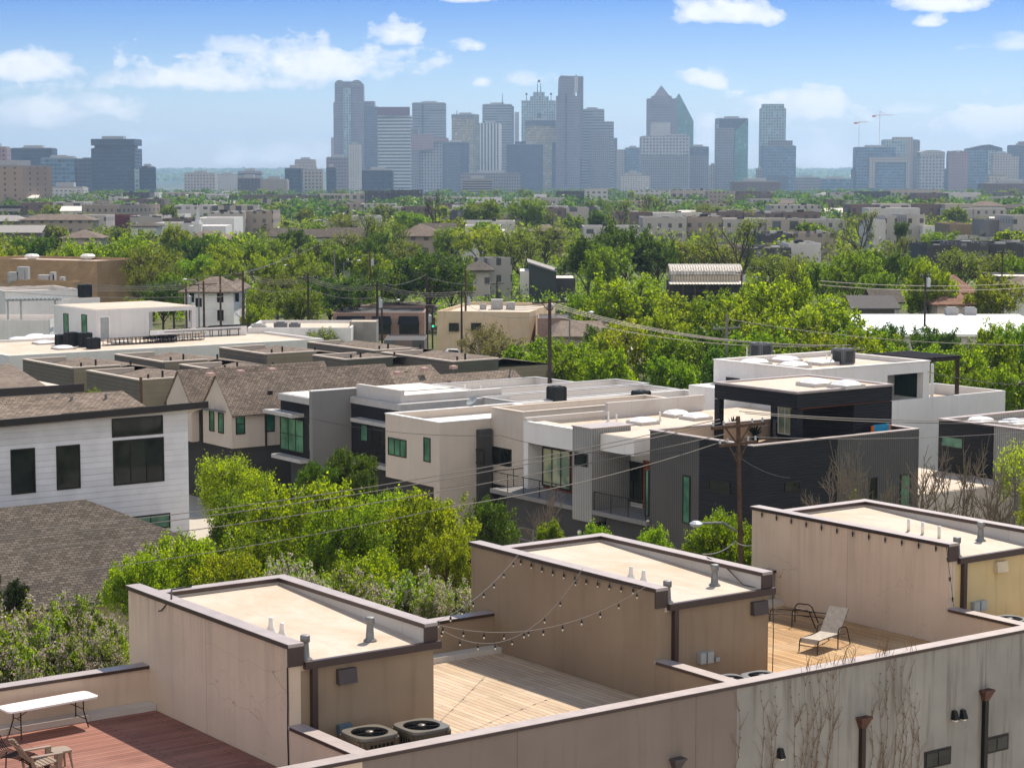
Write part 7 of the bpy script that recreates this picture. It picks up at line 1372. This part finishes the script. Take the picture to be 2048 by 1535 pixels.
for a in (
 ('n_bright', 385, 1035, 118, 84, 'fresh green tree beside the low hip roof'), ('n_bright2', 470, 1085, 95, 80, 'low bright tree in front of the gap by the white clapboard house'), ('n_bright2', 610, 930, 128, 92, 'tall bright green tree in the middle of the street trees'), ('n_green', 540, 1040, 95, 88, 'mid green tree between the hip roof and the tall bright one'),
 ('n_green', 700, 985, 100, 86, 'mid green tree with dark limbs showing behind the lilac'), ('n_bright', 850, 955, 112, 90, 'bright green tree left of the bare shrub and beige wall'), ('n_bright2', 765, 960, 95, 97, 'bright green tree behind two others under the power lines'), ('n_layer', 482, 890, 82, 122, 'flat layered green tree before the cream gabled house'), ('n_green', 500, 960, 90, 105, 'green tree in the shade below the layered one'), ('n_bright', 900, 1040, 75, 84, 'small bright tree next to the brown party wall'),
 ('n_dark', 705, 880, 66, 122, 'small pointed dark green tree before the grey fin wall'), ('n_dark', 640, 910, 50, 120, 'dark green sapling beside the grey fin wall base'), ('n_bright', 300, 1090, 70, 80, 'low bright tree hiding the right end of the hip roof'),
 ('n_lilac', 600, 1108, 105, 66, 'pale flowering lilac tree behind the left stair tower'), ('n_lilac2', 700, 1118, 110, 69, 'pale flowering lilac second from left behind the stair tower'), ('n_lilac2', 810, 1128, 115, 70, 'pale flowering lilac tree beside the string lights'), ('n_lilac', 905, 1150, 85, 68, 'low flowering lilac against the brown party wall'), ('n_bright', 740, 1080, 100, 80, 'bright green tree rising just behind the lilacs'),
 ('n_lilac', 50, 1178, 135, 60, 'pale flowering lilac at the left edge behind the folding table'), ('n_lilac2', 190, 1180, 105, 60, 'pale flowering lilac touching the cracked beige wall'), ('n_lilac', -20, 1235, 130, 57, 'low flowering lilac in the left corner above the parapet'), ('n_lilac2', 120, 1230, 130, 57.5, 'flowering lilac directly above the folding table'), ('n_lilac', 215, 1250, 90, 57.5, 'low flowering lilac right of the folding table'), ('n_conifer', 2, 1085, 45, 66, 'dark conifer at the left edge before the hip roof'), ('n_conifer', 70, 1140, 30, 64, 'small conifer tip poking out of the lilacs'),
 ('n_darkbush', 985, 985, 55, 108, 'dark shrub at the foot of the beige house'), ('n_bush', 1190, 1042, 46, 90, 'green shrub before the dark garage entrance'), ('n_bush', 1302, 1046, 36, 88, 'round green shrub beside the grey corrugated corner'), ('n_green', 1438, 1005, 92, 76, 'green tree around the leaning pole and street lamp'), ('n_twigs', 1065, 950, 65, 100, 'leafless shrub before the garage door'), ('n_bush', 1100, 1036, 30, 95, 'small dark feathery shrub by the garage panes'),
 ('n_bare', 1690, 875, 110, 92, 'bare tree before the charcoal wall corner'), ('n_bare2', 1790, 885, 105, 90, 'bare tree before the tall green window'), ('n_bare', 1885, 868, 110, 88, 'bare tree before the terrace of charcoal house'), ('n_bare2', 1955, 890, 95, 86, 'bare tree farthest right of the leafless clump'), ('n_bare2', 1630, 915, 70, 86, 'small bare tree leftmost of the leafless clump'), ('n_bare', 1740, 930, 85, 85, 'low bare tree in the middle of the leafless clump'), ('n_bare2', 1840, 925, 85, 85, 'low bare tree beside the terrace front wall'), ('n_budding', 2015, 880, 90, 86, 'yellow budding tree at the right edge'), ('n_bush', 1700, 985, 50, 93, 'low leafy shrub under the bare trees'), ('n_yellow', 2055, 935, 62, 78, 'yellow green leafy tree cut by the right edge'),
 ('n_bush', 200, 775, 30, 148, 'light green tree top above the second dark fascia')):
    plant(a[0], *a[1:5], a[5], GN)
MID = [  # type, x, crown top, half width, distance
 ('bright', 20, 487, 58, 380), ('dark', 72, 463, 50, 400), ('bright2', 128, 490, 46, 372), ('bright2', 168, 472, 62, 368), ('green', 235, 472, 46, 405), ('bright', 268, 462, 46, 395), ('olive', 310, 476, 62, 335), ('bright', 353, 442, 36, 480), ('dark2', 402, 464, 52, 430), ('green', 398, 500, 52, 360), ('bright', 446, 482, 46, 392), ('olive2', 300, 515, 46, 312), ('dark2', 330, 552, 55, 298), ('bright', 277, 592, 38, 282), ('green', 352, 535, 42, 312), ('olive2', 410, 540, 40, 330), ('bright', 455, 515, 52, 352),
 ('green', 500, 470, 56, 420), ('bright2', 532, 498, 52, 372), ('green2', 556, 468, 46, 430), ('bright', 604, 498, 48, 352), ('olive', 558, 535, 52, 322), ('olive2', 636, 512, 48, 334), ('green2', 603, 566, 58, 288), ('dark', 664, 545, 60, 306), ('dark2', 705, 540, 52, 312), ('olive', 520, 566, 45, 296), ('bright', 517, 602, 34, 278), ('green', 640, 470, 45, 440), ('dark', 590, 450, 40, 480), ('green', 680, 480, 50, 400), ('bright', 745, 500, 50, 360), ('dark2', 745, 470, 45, 400), ('olive2', 700, 455, 50, 430),
 ('dark2', 862, 490, 92, 318), ('green2', 800, 520, 55, 322), ('green', 905, 520, 50, 325), ('olive', 800, 470, 55, 405), ('dark', 762, 455, 40, 440), ('bare', 735, 425, 62, 470), ('olive2', 690, 420, 46, 560), ('green', 822, 415, 45, 620), ('green2', 905, 448, 46, 490), ('yellow', 960, 442, 58, 470), ('olive', 1022, 446, 62, 430), ('olive', 1092, 438, 52, 470), ('green', 968, 392, 45, 720), ('green2', 1052, 390, 46, 730), ('bare', 1040, 470, 60, 410), ('bare2', 862, 375, 32, 640), ('bare', 790, 440, 55, 480),
 ('dark2', 1252, 436, 78, 372), ('dark', 1175, 455, 62, 362), ('dark2', 1315, 465, 54, 372), ('green2', 1215, 480, 60, 350), ('olive', 1375, 468, 72, 392), ('bare', 1475, 428, 88, 372), ('olive2', 1430, 478, 62, 382), ('olive', 1540, 498, 52, 352), ('olive2', 1598, 505, 52, 340), ('green', 1645, 515, 52, 330), ('green2', 1702, 490, 62, 312), ('dark', 1760, 488, 46, 332), ('green', 1750, 530, 45, 300), ('bright', 1850, 512, 60, 278), ('olive2', 1915, 486, 62, 362), ('bright', 1980, 540, 60, 272), ('olive', 1990, 492, 56, 352), ('green2', 1872, 456, 46, 500), ('bare', 1715, 416, 58, 520), ('dark', 1800, 438, 18, 550), ('bare', 1790, 468, 45, 420), ('green', 1820, 500, 40, 345), ('green', 2030, 500, 45, 345), ('dark', 1195, 412, 26, 640), ('bare', 1240, 395, 40, 700), ('bare', 1310, 385, 55, 800), ('olive', 1420, 400, 40, 780),
 ('bright2', 1250, 545, 88, 244), ('green', 1180, 570, 55, 262), ('bright', 1365, 585, 72, 232), ('green2', 1440, 575, 62, 228), ('bright2', 1545, 543, 90, 222), ('bright', 1640, 590, 95, 214), ('bright2', 1470, 605, 70, 212), ('bright', 1580, 615, 80, 206), ('green', 1705, 640, 62, 200), ('dark', 1205, 640, 40, 226), ('bright', 1330, 620, 60, 216),
 ('green', 1075, 668, 72, 198), ('green2', 1150, 672, 66, 192), ('yellow', 1262, 630, 74, 196), ('green', 1345, 655, 66, 192), ('dark', 1405, 640, 72, 200), ('green2', 1500, 650, 82, 186), ('green', 1585, 655, 80, 184), ('bright2', 1665, 655, 80, 182), ('bright', 1760, 672, 66, 180), ('green2', 1835, 680, 72, 176), ('bright', 1905, 690, 72, 172), ('green', 1962, 660, 72, 178), ('green2', 2035, 630, 66, 186), ('green', 2045, 700, 62, 166), ('dark2', 1450, 690, 62, 174), ('olive2', 1500, 695, 40, 168), ('grey', 968, 645, 46, 226), ('grey', 1012, 665, 52, 218), ('green', 1340, 700, 60, 172), ('bright', 1210, 690, 55, 178), ('green', 1110, 700, 60, 180), ('dark', 1860, 645, 50, 206), ('olive2', 1690, 690, 45, 172), ('olive', 650, 650, 40, 236), ('bright', 1990, 640, 52, 210), ('dark', 1760, 640, 50, 208), ('green', 1990, 720, 60, 160), ('green', 1930, 730, 55, 158)]
LMK = [('the tan brick hall', 140, 545), ('the white two storey house', 430, 600), ('the brick corner shop', 760, 640), ('the beige shop', 990, 620), ('the barrel vaulted market hall', 1410, 565), ('the dazzling white shed roof', 1860, 645), ('the red roofed bungalows', 1905, 575), ('the grey clad row house', 985, 560), ('the dark slant roofed house', 1085, 565), ('the white church spire', 397, 430), ('the long white apartments', 1490, 450), ('the black trimmed white houses', 1800, 450), ('the domed skylight roof', 1620, 715), ('the pale row house roofs', 1230, 770), ('the porch roofed white cottage', 710, 515), ('the large chimneyed roof', 850, 455), ('the pale tall pole', 1098, 700)]
def where(x, y, skip=0):
    d = sorted(LMK, key=lambda l: math.hypot((x - l[1]), (y - l[2]) * 1.3))[skip]; ddx, ddy = x - d[1], y - d[2]
    rel = ('left of' if ddx < 0 else 'right of') if abs(ddx) > abs(ddy) * 1.2 else ('behind' if ddy < 0 else 'in front of')
    return f'{rel} {d[0]}'
lab = {}
for i, (k, x, yt, hw, Y) in enumerate(MID): lab.setdefault(f'{ADJ[k]} tree {where(x, yt + hw * .8)}', []).append(i)
final = {}
ORD = ['leftmost', 'second from left', 'third from left', 'fourth from left', 'fifth from left', 'sixth from left', 'seventh from left']
for l, ids in lab.items():
    if len(ids) == 1: final[ids[0]] = l
    else:
        for n_, i in enumerate(sorted(ids, key=lambda i: MID[i][1])): final[i] = f'{ORD[n_]} {l}' if len((ORD[n_] + l).split()) < 16 else f'{ORD[n_].split()[0]} {l}'
for i, (k, x, yt, hw, Y) in enumerate(MID): plant('m_' + k, x, yt - (6 if Y < 262 else 0), hw * (1.18 if Y < 262 else 1.0), Y, final[i], 'trees of the middle distance')
# far trees: scattered between the distant roofs, denser where the photograph is greener
rnd = random.Random(42); ZON = [(330, 'below the left office blocks'), (650, 'left of the twin vault tower'), (900, 'below the banded slab tower'), (1180, 'below the tallest tower'), (1500, 'below the gridded office block'), (1800, 'below the tower cranes'), (9999, 'on the far right below the skyline')]
KEEP = [(385, 400, 412, 445), (1290, 436, 1690, 456), (1742, 432, 1866, 470), (0, 400, 60, 450), (158, 410, 300, 432)]
cnt = 0; FT = []
while cnt < 150:
    x = rnd.uniform(-40, 2090); H = rnd.uniform(7.5, 12); u = rnd.random(); Y = 480 * (2600 / 480) ** (u ** .8); hw = rnd.uniform(3.8, 6.5) / Y * FPX; H = H if Y < 1500 else H * 1.1
    yt = YH + (HC - gz(Y) - H) / Y * FPX
    if any(a - hw < x < c + hw and b - 2 * hw < yt < d for a, b, c, d in KEEP) and rnd.random() < .85: continue
    if any(abs(x - q[0]) < (hw + q[2]) * .55 and abs(yt - q[1]) < hw * .5 for q in FT): continue
    FT.append((x, yt, hw, Y)); cnt += 1
FT.sort(key=lambda q: -q[3])
for (x, yt, hw, Y) in FT:
    k = rnd.choice(['bright', 'green', 'green2', 'dark', 'olive', 'green', 'bright', 'olive', 'bare']); z = next(n_ for lim, n_ in ZON if x < lim); a = {'bright': 'light green', 'green': 'green', 'green2': 'green', 'dark': 'dark green', 'olive': 'brownish olive', 'bare': 'leafless'}[k]
    dist = 'in the haze' if Y > 1200 else ('among far roofs' if Y > 750 else 'among nearer roofs')
    cm_, tm, R0 = PROTO['f_' + k]; R = hw * Y / FPX; h = ZT(yt, Y) - gz(Y); r = thing('tree', f'small {a} tree {dist} {z}', 'tree', (dx(x, Y), Y, gz(Y)), f'far trees {z}', rnd.uniform(0, 6.28)); grow_on(r, tm, cm_, R / R0, h)
# low scrub and hedges nobody could count, and the far woods
def scrub(name, n, fn, size, m, seed):
    rng = np.random.default_rng(seed); pos = fn(rng, n); me = leafmesh(name, pos, size, rng, LM[m]); o = bpy.data.objects.new(name, me); COL.objects.link(o); o['kind'] = 'stuff'
def clumps(y0, y1, xw, rng, n, rad, h):
    m = 60; nc = n // m; Y = y0 * (y1 / y0) ** rng.random(nc); X = (rng.random(nc) * 2 - 1) * xw * Y; c = np.stack([X, Y, np.array([gz(y) for y in Y])], 1)
    d = rng.normal(size=(nc, m, 3)); d /= np.linalg.norm(d, axis=2, keepdims=True); d[:, :, 2] = np.abs(d[:, :, 2]); d *= rng.uniform(.75, 1.0, (nc, m, 1))
    sz = rng.uniform(.5, 1.4, (nc, 1)); p = c[:, None, :] + d * np.stack([rad * sz, rad * sz, h * sz], 2); return p.reshape(-1, 3)
scrub('undergrowth', 110000, lambda g, n: clumps(335, 520, .36, g, n, 2.4, 3.2), .26, 'green', 1)
scrub('far_scrub', 110000, lambda g, n: clumps(520, 1100, .36, g, n, 3.6, 6.2), .60, 'green', 2)
scrub('bright_scrub', 60000, lambda g, n: clumps(480, 1000, .36, g, n, 3.6, 6.0), .55, 'olive', 7)
scrub('distant_wood', 130000, lambda g, n: clumps(1000, 3600, .36, g, n, 6.5, 8.5), 1.25, 'dark', 3)
scrub('ridge_wood', 60000, lambda g, n: clumps(8500, 15000, .3, g, n, 70.0, 16.0), 14.0, 'dark', 4)
# =================================================================== POLES, WIRES, STREET THINGS
def pole(x, yt, Y, label, r=.16, arms=((.4, 1.3),), m='wood_pole', lean=0.0, trans=None, lampdir=None, d=None, yb=None, group='utility poles'):
    X = dx(x, Y); zt = ZT(yt, Y); zb = gz(Y); o = thing('utility_pole', label, 'utility pole', (X, Y, zb), group); d = d or BV
    top = Vector((X, Y, zt)); bot = Vector((X + lean, Y, zb)); mb = MB(); mb.tube([bot, bot.lerp(top, .5), top], [r, r * .85, r * .65], 8); mk(mb, 'pole_shaft', C[m], o)
    for (dn, hw) in arms:
        mb = MB(); c = top - Vector((0, 0, dn)); mb.bar(c - d * hw - AV * .0, c + d * hw, .09, .11); mb.bar(c - d * hw * .5, c - Vector((0, 0, .7)), .05); mb.bar(c + d * hw * .5, c - Vector((0, 0, .7)), .05); am = mk(mb, 'crossarm', C[m], o)
        for f in (-.95, -.55, .55, .95): mb = MB(); mb.lathe(c + d * hw * f + Vector((0, 0, .06)), [(.03, 0), (.05, .04), (.03, .09), (.045, .13), (.02, .17)], 8); mk(mb, 'insulator', C['transformer'], am)
    if trans:
        mb = MB(); c = top - Vector((0, 0, trans)) + d * .42; mb.lathe(c - Vector((0, 0, 1.1)), [(.28, 0), (.31, .06), (.31, .95), (.22, 1.05), (.06, 1.1), (.05, 1.3)], 12); mk(mb, 'transformer', C['transformer'], o)
    if lampdir:
        hd, ln = lampdir; c = Vector((X, Y, zt - hd)) if hd > 0 else top; e = c + d * ln + Vector((0, 0, abs(ln) * .28)); mb = MB(); mb.tube([c, c.lerp(e, .4) + Vector((0, 0, abs(ln) * .12)), e], .045, 6); la = mk(mb, 'lamp_arm', C['steel'], o)
        mb = MB(); sg = 1 if ln > 0 else -1; mb.lathe(e + d * sg * .25 - Vector((0, 0, .12)), [(.05, 0), (.20, .05), (.24, .14), (.12, .22)], 10); mk(mb, 'lamp_head', C['transformer'], la)
    return top
pA = pole(1458, 832, 74, 'leaning weathered pole with street lamp in front of the charcoal house', .115, ((.35, 1.25), (1.0, .9)), lean=.45, lampdir=(4.2, -1.7))
# the leaning pole also carries a cluster of fittings
pB = pole(1098, 598, 155, 'tall pale steel clad pole before the yellow green trees', .19, ((.25, 1.6),), 'pole_dark')
pC = pole(855, 548, 280, 'dark pole beside the traffic signals', .2, ((3.0, 1.6),), 'pole_dark', trans=5.5); pole(866, 606, 283, 'slim signal pole at the corner shop', .12, (), 'pole_dark')
pD = pole(620, 546, 262, 'black pole standing on the long white roof edge', .2, ((.6, 1.5),), 'pole_dark'); pE = pole(757, 562, 255, 'dark double pole with transformer and street lamp', .22, ((.5, 1.7),), 'pole_dark', trans=2.2, lampdir=(3.2, 2.8)); pole(766, 575, 258, 'slimmer dark pole next to the transformer pole', .15, (), 'pole_dark')
pF = pole(932, 540, 268, 'brown pole in front of the beige shop', .18, ((3.0, 1.5),), trans=3.5); pole(924, 570, 262, 'dark pole by the white pickup truck', .16, ((1.0, 1.2),), 'pole_dark')
pG = pole(491, 540, 265, 'brown pole right of the white two storey house', .22, ((.5, 1.7),)); pH = pole(413, 562, 262, 'brown pole in front of the white house with wide crossarm', .19, ((.4, 1.9),)); pI = pole(446, 548, 268, 'brown pole between the windows of the white house', .18, ()); pole(378, 566, 264, 'pole with pale transformer left of the white house', .18, ((.3, 1.6),), trans=1.6)
pole(1997, 500, 330, 'slim pole at the right behind the round trees', .15, ((.4, 1.2),), 'pole_dark'); pole(1842, 545, 246, 'pole with pale transformer in front of the round tree', .15, ((.4, .9),), 'pole_dark', trans=.6); pJ = pole(1447, 628, 176, 'grey pole among the leafy wall of trees', .16, ((1.2, 1.5),), 'cable'); pK = pole(2040, 745, 118, 'dark pole with blue grey transformer at the right edge', .16, ((.6, 1.1),), 'pole_dark', trans=1.6)
pole(1693, 694, 150, 'pole top peeping over the skylight roof', .16, ((.3, 1.2),), 'pole_dark'); pole(994, 560, 300, 'dark pole rising behind the beige shop', .15, ((.5, 1.3),), 'pole_dark'); pole(971, 562, 380, 'thin pole before the grey clad row house', .16, ((.5, 1.4),), 'pole_dark'); pole(672, 500, 330, 'grey pole among the dark trees left of the brick shop', .17, (), 'cable'); pole(640, 485, 360, 'grey wooden pole above the left trees', .17, ((.6, 1.4),)); pole(600, 490, 350, 'pole with lamp left of the olive trees', .17, ((1.0, 1.4),), lampdir=(4.0, -2.4)); pole(742, 500, 340, 'pole with pale can beside the white cottage', .17, ((1, 1.2),), trans=1.5)
pole(295, 754, 140, 'pale weathered lamp post behind the white clapboard house', .16, (), lampdir=(2.0, -3.2)); pole(1480, 540, 322, 'grey pole in front of the market hall', .14, ((.4, 1.2),), trans=.8); pole(1505, 530, 330, 'dark pole right of the market hall', .15, ((.6, 1.3),), 'pole_dark', trans=1.4)
def lamp_post(x, yt, Y, ln, label):
    X = dx(x, Y); o = thing('street_lamp', label, 'street lamp', (X, Y, gz(Y)), 'street lamps'); zt = ZT(yt, Y); mb = MB(); mb.tube([(X, Y, gz(Y)), (X, Y, zt - .4), (X + ln * .3, Y, zt), (X + ln, Y, zt + .1)], [.11, .08, .06, .04], 7); mk(mb, 'lamp_pole', C['steel'], o); mb = MB(); mb.lathe((X + ln * 1.1, Y, zt - .05), [(.06, 0), (.26, .05), (.3, .18), (.1, .26)], 10); mk(mb, 'lamp_head', C['transformer'], o)
lamp_post(1138, 626, 212, 2.0, 'curved street lamp right of the pale tall pole'); lamp_post(403, 560, 268, -1.6, 'street lamp left of the white two storey house'); lamp_post(690, 522, 330, 2.2, 'street lamp beside the white cottage porch'); lamp_post(1745, 560, 300, -1.5, 'street lamp among the trees above the bright shed')
# wires
def wire(pts, label, sag=.4, r=.016, m='cable', grp='overhead wires'):
    mb = MB()
    for a, b in zip(pts, pts[1:]): mb.tube([a.lerp(b, i / 16) - Vector((0, 0, 4 * sag * (i / 16) * (1 - i / 16))) for i in range(17)], r, 4)
    mk(mb, 'power_line', C[m], None, label, 'wire', grp)
Lx = -45
def far_l(y, Y=74): return AT(-120, y, Y)
wire([AT(-160, 1078, 72), AT(1440, 838, 74)], 'upper wire of the pair from the leaning pole to the left', .55); wire([AT(-160, 1092, 72), AT(1442, 845, 74.3)], 'lower wire of the pair from the leaning pole to the left', .55); wire([AT(-160, 1120, 72), AT(1450, 868, 74)], 'single middle wire from the leaning pole to the left', .5)
wire([AT(905, 1012, 70), AT(1458, 878, 74)], 'service wire dropping from the leaning pole toward beige wall', .25); wire([AT(-160, 1175, 66), AT(905, 1012, 70)], 'lowest wire crossing the brown hip roof', .3, .012)
wire([AT(1478, 822, 74), AT(2180, 832, 80)], 'upper wire from the leaning pole to the right', .25); wire([AT(1490, 826, 74), AT(2180, 838, 80)], 'lower wire from the leaning pole to the right', .25); wire([AT(1466, 872, 74), AT(2200, 848, 88)], 'wire below the crossarm running to the right edge', .3, .012); wire([AT(1466, 905, 74), AT(1580, 955, 92), ], 'service wire to the charcoal wall', .2, .014, 'cable_black')
wire([AT(470, 790, 150), AT(1000, 870, 120), AT(1500, 882, 106)], 'thin black wire looping past the grey fin wall', .9, .014, 'cable_black')
for k, (dz, o_) in enumerate(((0.0, 'highest'), (.25, 'second'), (.5, 'third'), (1.5, 'lowest'))):
    z = Vector((0, 0, -.4 - dz))
    wire([AT(-80, 560 + dz * 8, 262), pH + z, pG + z, pD + z, pE + z, pF + z + Vector((0, 0, -2.2))], f'{o_} of four wires strung between the poles by white roofs', .7, .03)
    wire([pF + z + Vector((0, 0, -2.4)), pB + z * .6, AT(1700, 690, 150), AT(2150, 770, 120)], f'{o_} of four wires passing the pale tall pole', .9, .022)
for k, (a, b, l) in enumerate(((pI, AT(640, 488, 360), 'wire from the white house pole into left trees'), (pG, AT(600, 494, 350), 'wire from the brown pole toward olive trees'), (pE, pC, 'wire between transformer pole and signals pole'), (pC, AT(994, 565, 300), 'wire over the beige shop roof'), (AT(172, 560, 300), pH, 'wire in front of the tan brick hall'), (AT(172, 566, 300), pI, 'lower wire in front of the tan brick hall'), (pJ, AT(2100, 690, 160), 'wire over the domed skylight roof'), (AT(1640, 555, 250), AT(2100, 562, 250), 'wire across the round trees at right'), (AT(1640, 563, 250), AT(2100, 572, 250), 'lower wire across the round trees at right'))): wire([a - Vector((0, 0, .4)), b], l, .6, .026)
# drop wires seen at the middle stair tower
wire([AT(1405, 1107, 62), AT(1470, 1082, 74), AT(1520, 1083, 66)], 'twisted service wire between leaning pole and cracked wall', .15, .02)
# traffic signals
def signal(x, y, Y, lit, label):
    c = AT(x, y, Y); r = thing('traffic_signal', label, 'traffic light', c - Vector((0, 0, .9)), 'traffic signals'); mb = MB(); mb.box(c.x - .28, c.x + .28, c.y, c.y + .25, c.z - .75, c.z + .75); mk(mb, 'housing', C['signal_yellow'], r)
    for i, col in enumerate(('signal_red', 'signal_amber', 'signal_green')): mb = MB(); mb.lathe((c.x, c.y - .02, c.z + .48 - i * .48 - .15), [(.02, 0), (.15, .03), (.17, .15), (.15, .27), (.02, .3)], 10); mk(mb, 'signal_lens', C[col + ('_lit' if i == lit else '')], r)
    mb = MB(); mb.bar((c.x, c.y + .3, c.z + .75), (c.x, c.y + .3, c.z + 1.6), .08); mk(mb, 'hanger', C['black_metal'], r)
C['signal_yellow'] = paint('yellow black signal housing', (.10, .075, .02), .5)
for n_, c_ in (('red', (.08, .01, .01)), ('amber', (.12, .06, .01)), ('green', (.01, .06, .04))): C['signal_' + n_] = paint(n_ + ' lens', c_, .3)
m, n, b = mat('lit green lens', (.02, .5, .3), .3); b.inputs['Emission Color'].default_value = (.05, 1, .55, 1); b.inputs['Emission Strength'].default_value = .8; C['signal_green_lit'] = m
signal(866, 645, 282, 2, 'traffic signal showing green near the dark pole'); signal(878, 643, 284, 9, 'yellow backed traffic signal right of the green one'); signal(857, 628, 290, 9, 'small traffic signal behind the dark pole')
# vehicles
def vehicle(x, y, Y, L, label, paintm='car_white', pickup=False, d=Vector((1, 0, 0)), name='parked_car', cat='car'):
    c = AT(x, y, Y); z0 = gz(Y); n = Vector((-d.y, d.x, 0)); o = thing(name, label, cat, (c.x, c.y, z0)); U = Vector((0, 0, 1)); W2 = .92
    def body(prof, w, inset=0):
        mb = MB(); a = [d * (px_ * L) - n * w + U * pz for px_, pz in prof]; b = [d * (px_ * L) + n * w + U * pz for px_, pz in prof]; mb.poly(a); mb.poly(list(reversed(b)))
        for i in range(len(prof)): j = (i + 1) % len(prof); mb.poly([a[j], a[i], b[i], b[j]])
        return mb
    mk(body([(-.5, .4), (.5, .4), (.5, .95), (.3, 1.05), (-.28, 1.08), (-.5, .98)], W2), 'body', C[paintm], o, local=True)
    cabp = [(-.22, 1.06), (.18, 1.06), (.12, 1.72), (-.10, 1.78)] if pickup else [(-.34, 1.02), (.30, 1.02), (.16, 1.5), (-.22, 1.52)]
    cb = mk(body(cabp, W2 * .86), 'cabin', C[paintm], o, local=True)
    cx0 = sum(p[0] for p in cabp) / 4; mk(body([(cx0 + (p - cx0) * .86, 1.12 + (q - 1.06) * .8) for p, q in cabp], W2 * .872), 'side_window', C['glass_dark'], cb, local=True)
    for a in (-.32, .32):
        for sg in (-1, 1): mb = MB(); p = d * a * L + n * sg * (W2 - .1) + U * .36; mb.tube([p - n * .11, p + n * .11], .36, 14); wh = mk(mb, 'wheel', C['tyre'], o, local=True); mb = MB(); mb.tube([p - n * .115, p + n * .115], .2, 10); mk(mb, 'rim', C['steel'], wh, local=True)
vehicle(905, 690, 262, 5.6, 'white crew cab pickup truck behind the dark pole at the crossing', 'car_white', True, Vector((1, .15, 0)).normalized(), 'pickup_truck', 'pickup truck')
vehicle(687, 618, 322, 4.6, 'white car parked left of the brick corner shop', 'car_white', False, Vector((.8, .6, 0)).normalized()); vehicle(660, 628, 312, 4.6, 'white car nearer the trees left of the brick shop', 'car_white', False, Vector((.8, .6, 0)).normalized()); vehicle(1130, 640, 226, 4.5, 'pale car partly hidden by the brown shingle roof', 'car_white')
for (x, y, lab) in ((1420, 608, 'white van among the trees below the market hall'), (1508, 605, 'white car at the right end of the market hall')): vehicle(x, y, 300, 4.8, lab)
# roof clutter along the white roofs by the crossing
for (x, y, w_, h_, lab) in ((515, 640, 1.6, 1.4, 'grey condenser box leftmost on the pale roof before the poles'), (560, 640, 1.5, 1.6, 'dark condenser box on the pale roof before the black pole'), (588, 640, 1.3, 1.5, 'dark condenser box nearest the black pole'), (520, 652, 2.4, 1.1, 'long low roof unit on the pale roof before the poles')):
    p = AT(x, y, 238); z = 5.2; mb = MB(); mb.box(p.x - w_ / 2, p.x + w_ / 2, p.y, p.y + 1.2, z, z + h_); mb.box(p.x - w_ * .3, p.x + w_ * .3, p.y + .2, p.y + 1.0, z + h_, z + h_ + .12); mk(mb, 'rooftop_machine', C['hvac_grey'] if 'dark' in lab else PL['mech'], None, lab, 'rooftop machine', 'machines on the pale roof')
r = low('pale_flat_building', 'pale flat roofed building with billboard back before the crossing', 500, 705, 655, 236, 'stucco_white', None, 20, 'roofmem', .4, depth=12)
r = low('parapet_block', 'stained white parapet block left of the dark double pole', 702, 755, 643, 240, 'stucco_weathered', None, 20, 'roofmem', .2, depth=4)
r = low('red_canopy', 'brick edged canopy with dark roof at the crossing', 770, 850, 680, 236, 'row_brick', None, 20, 'roofdark', .2, depth=8)
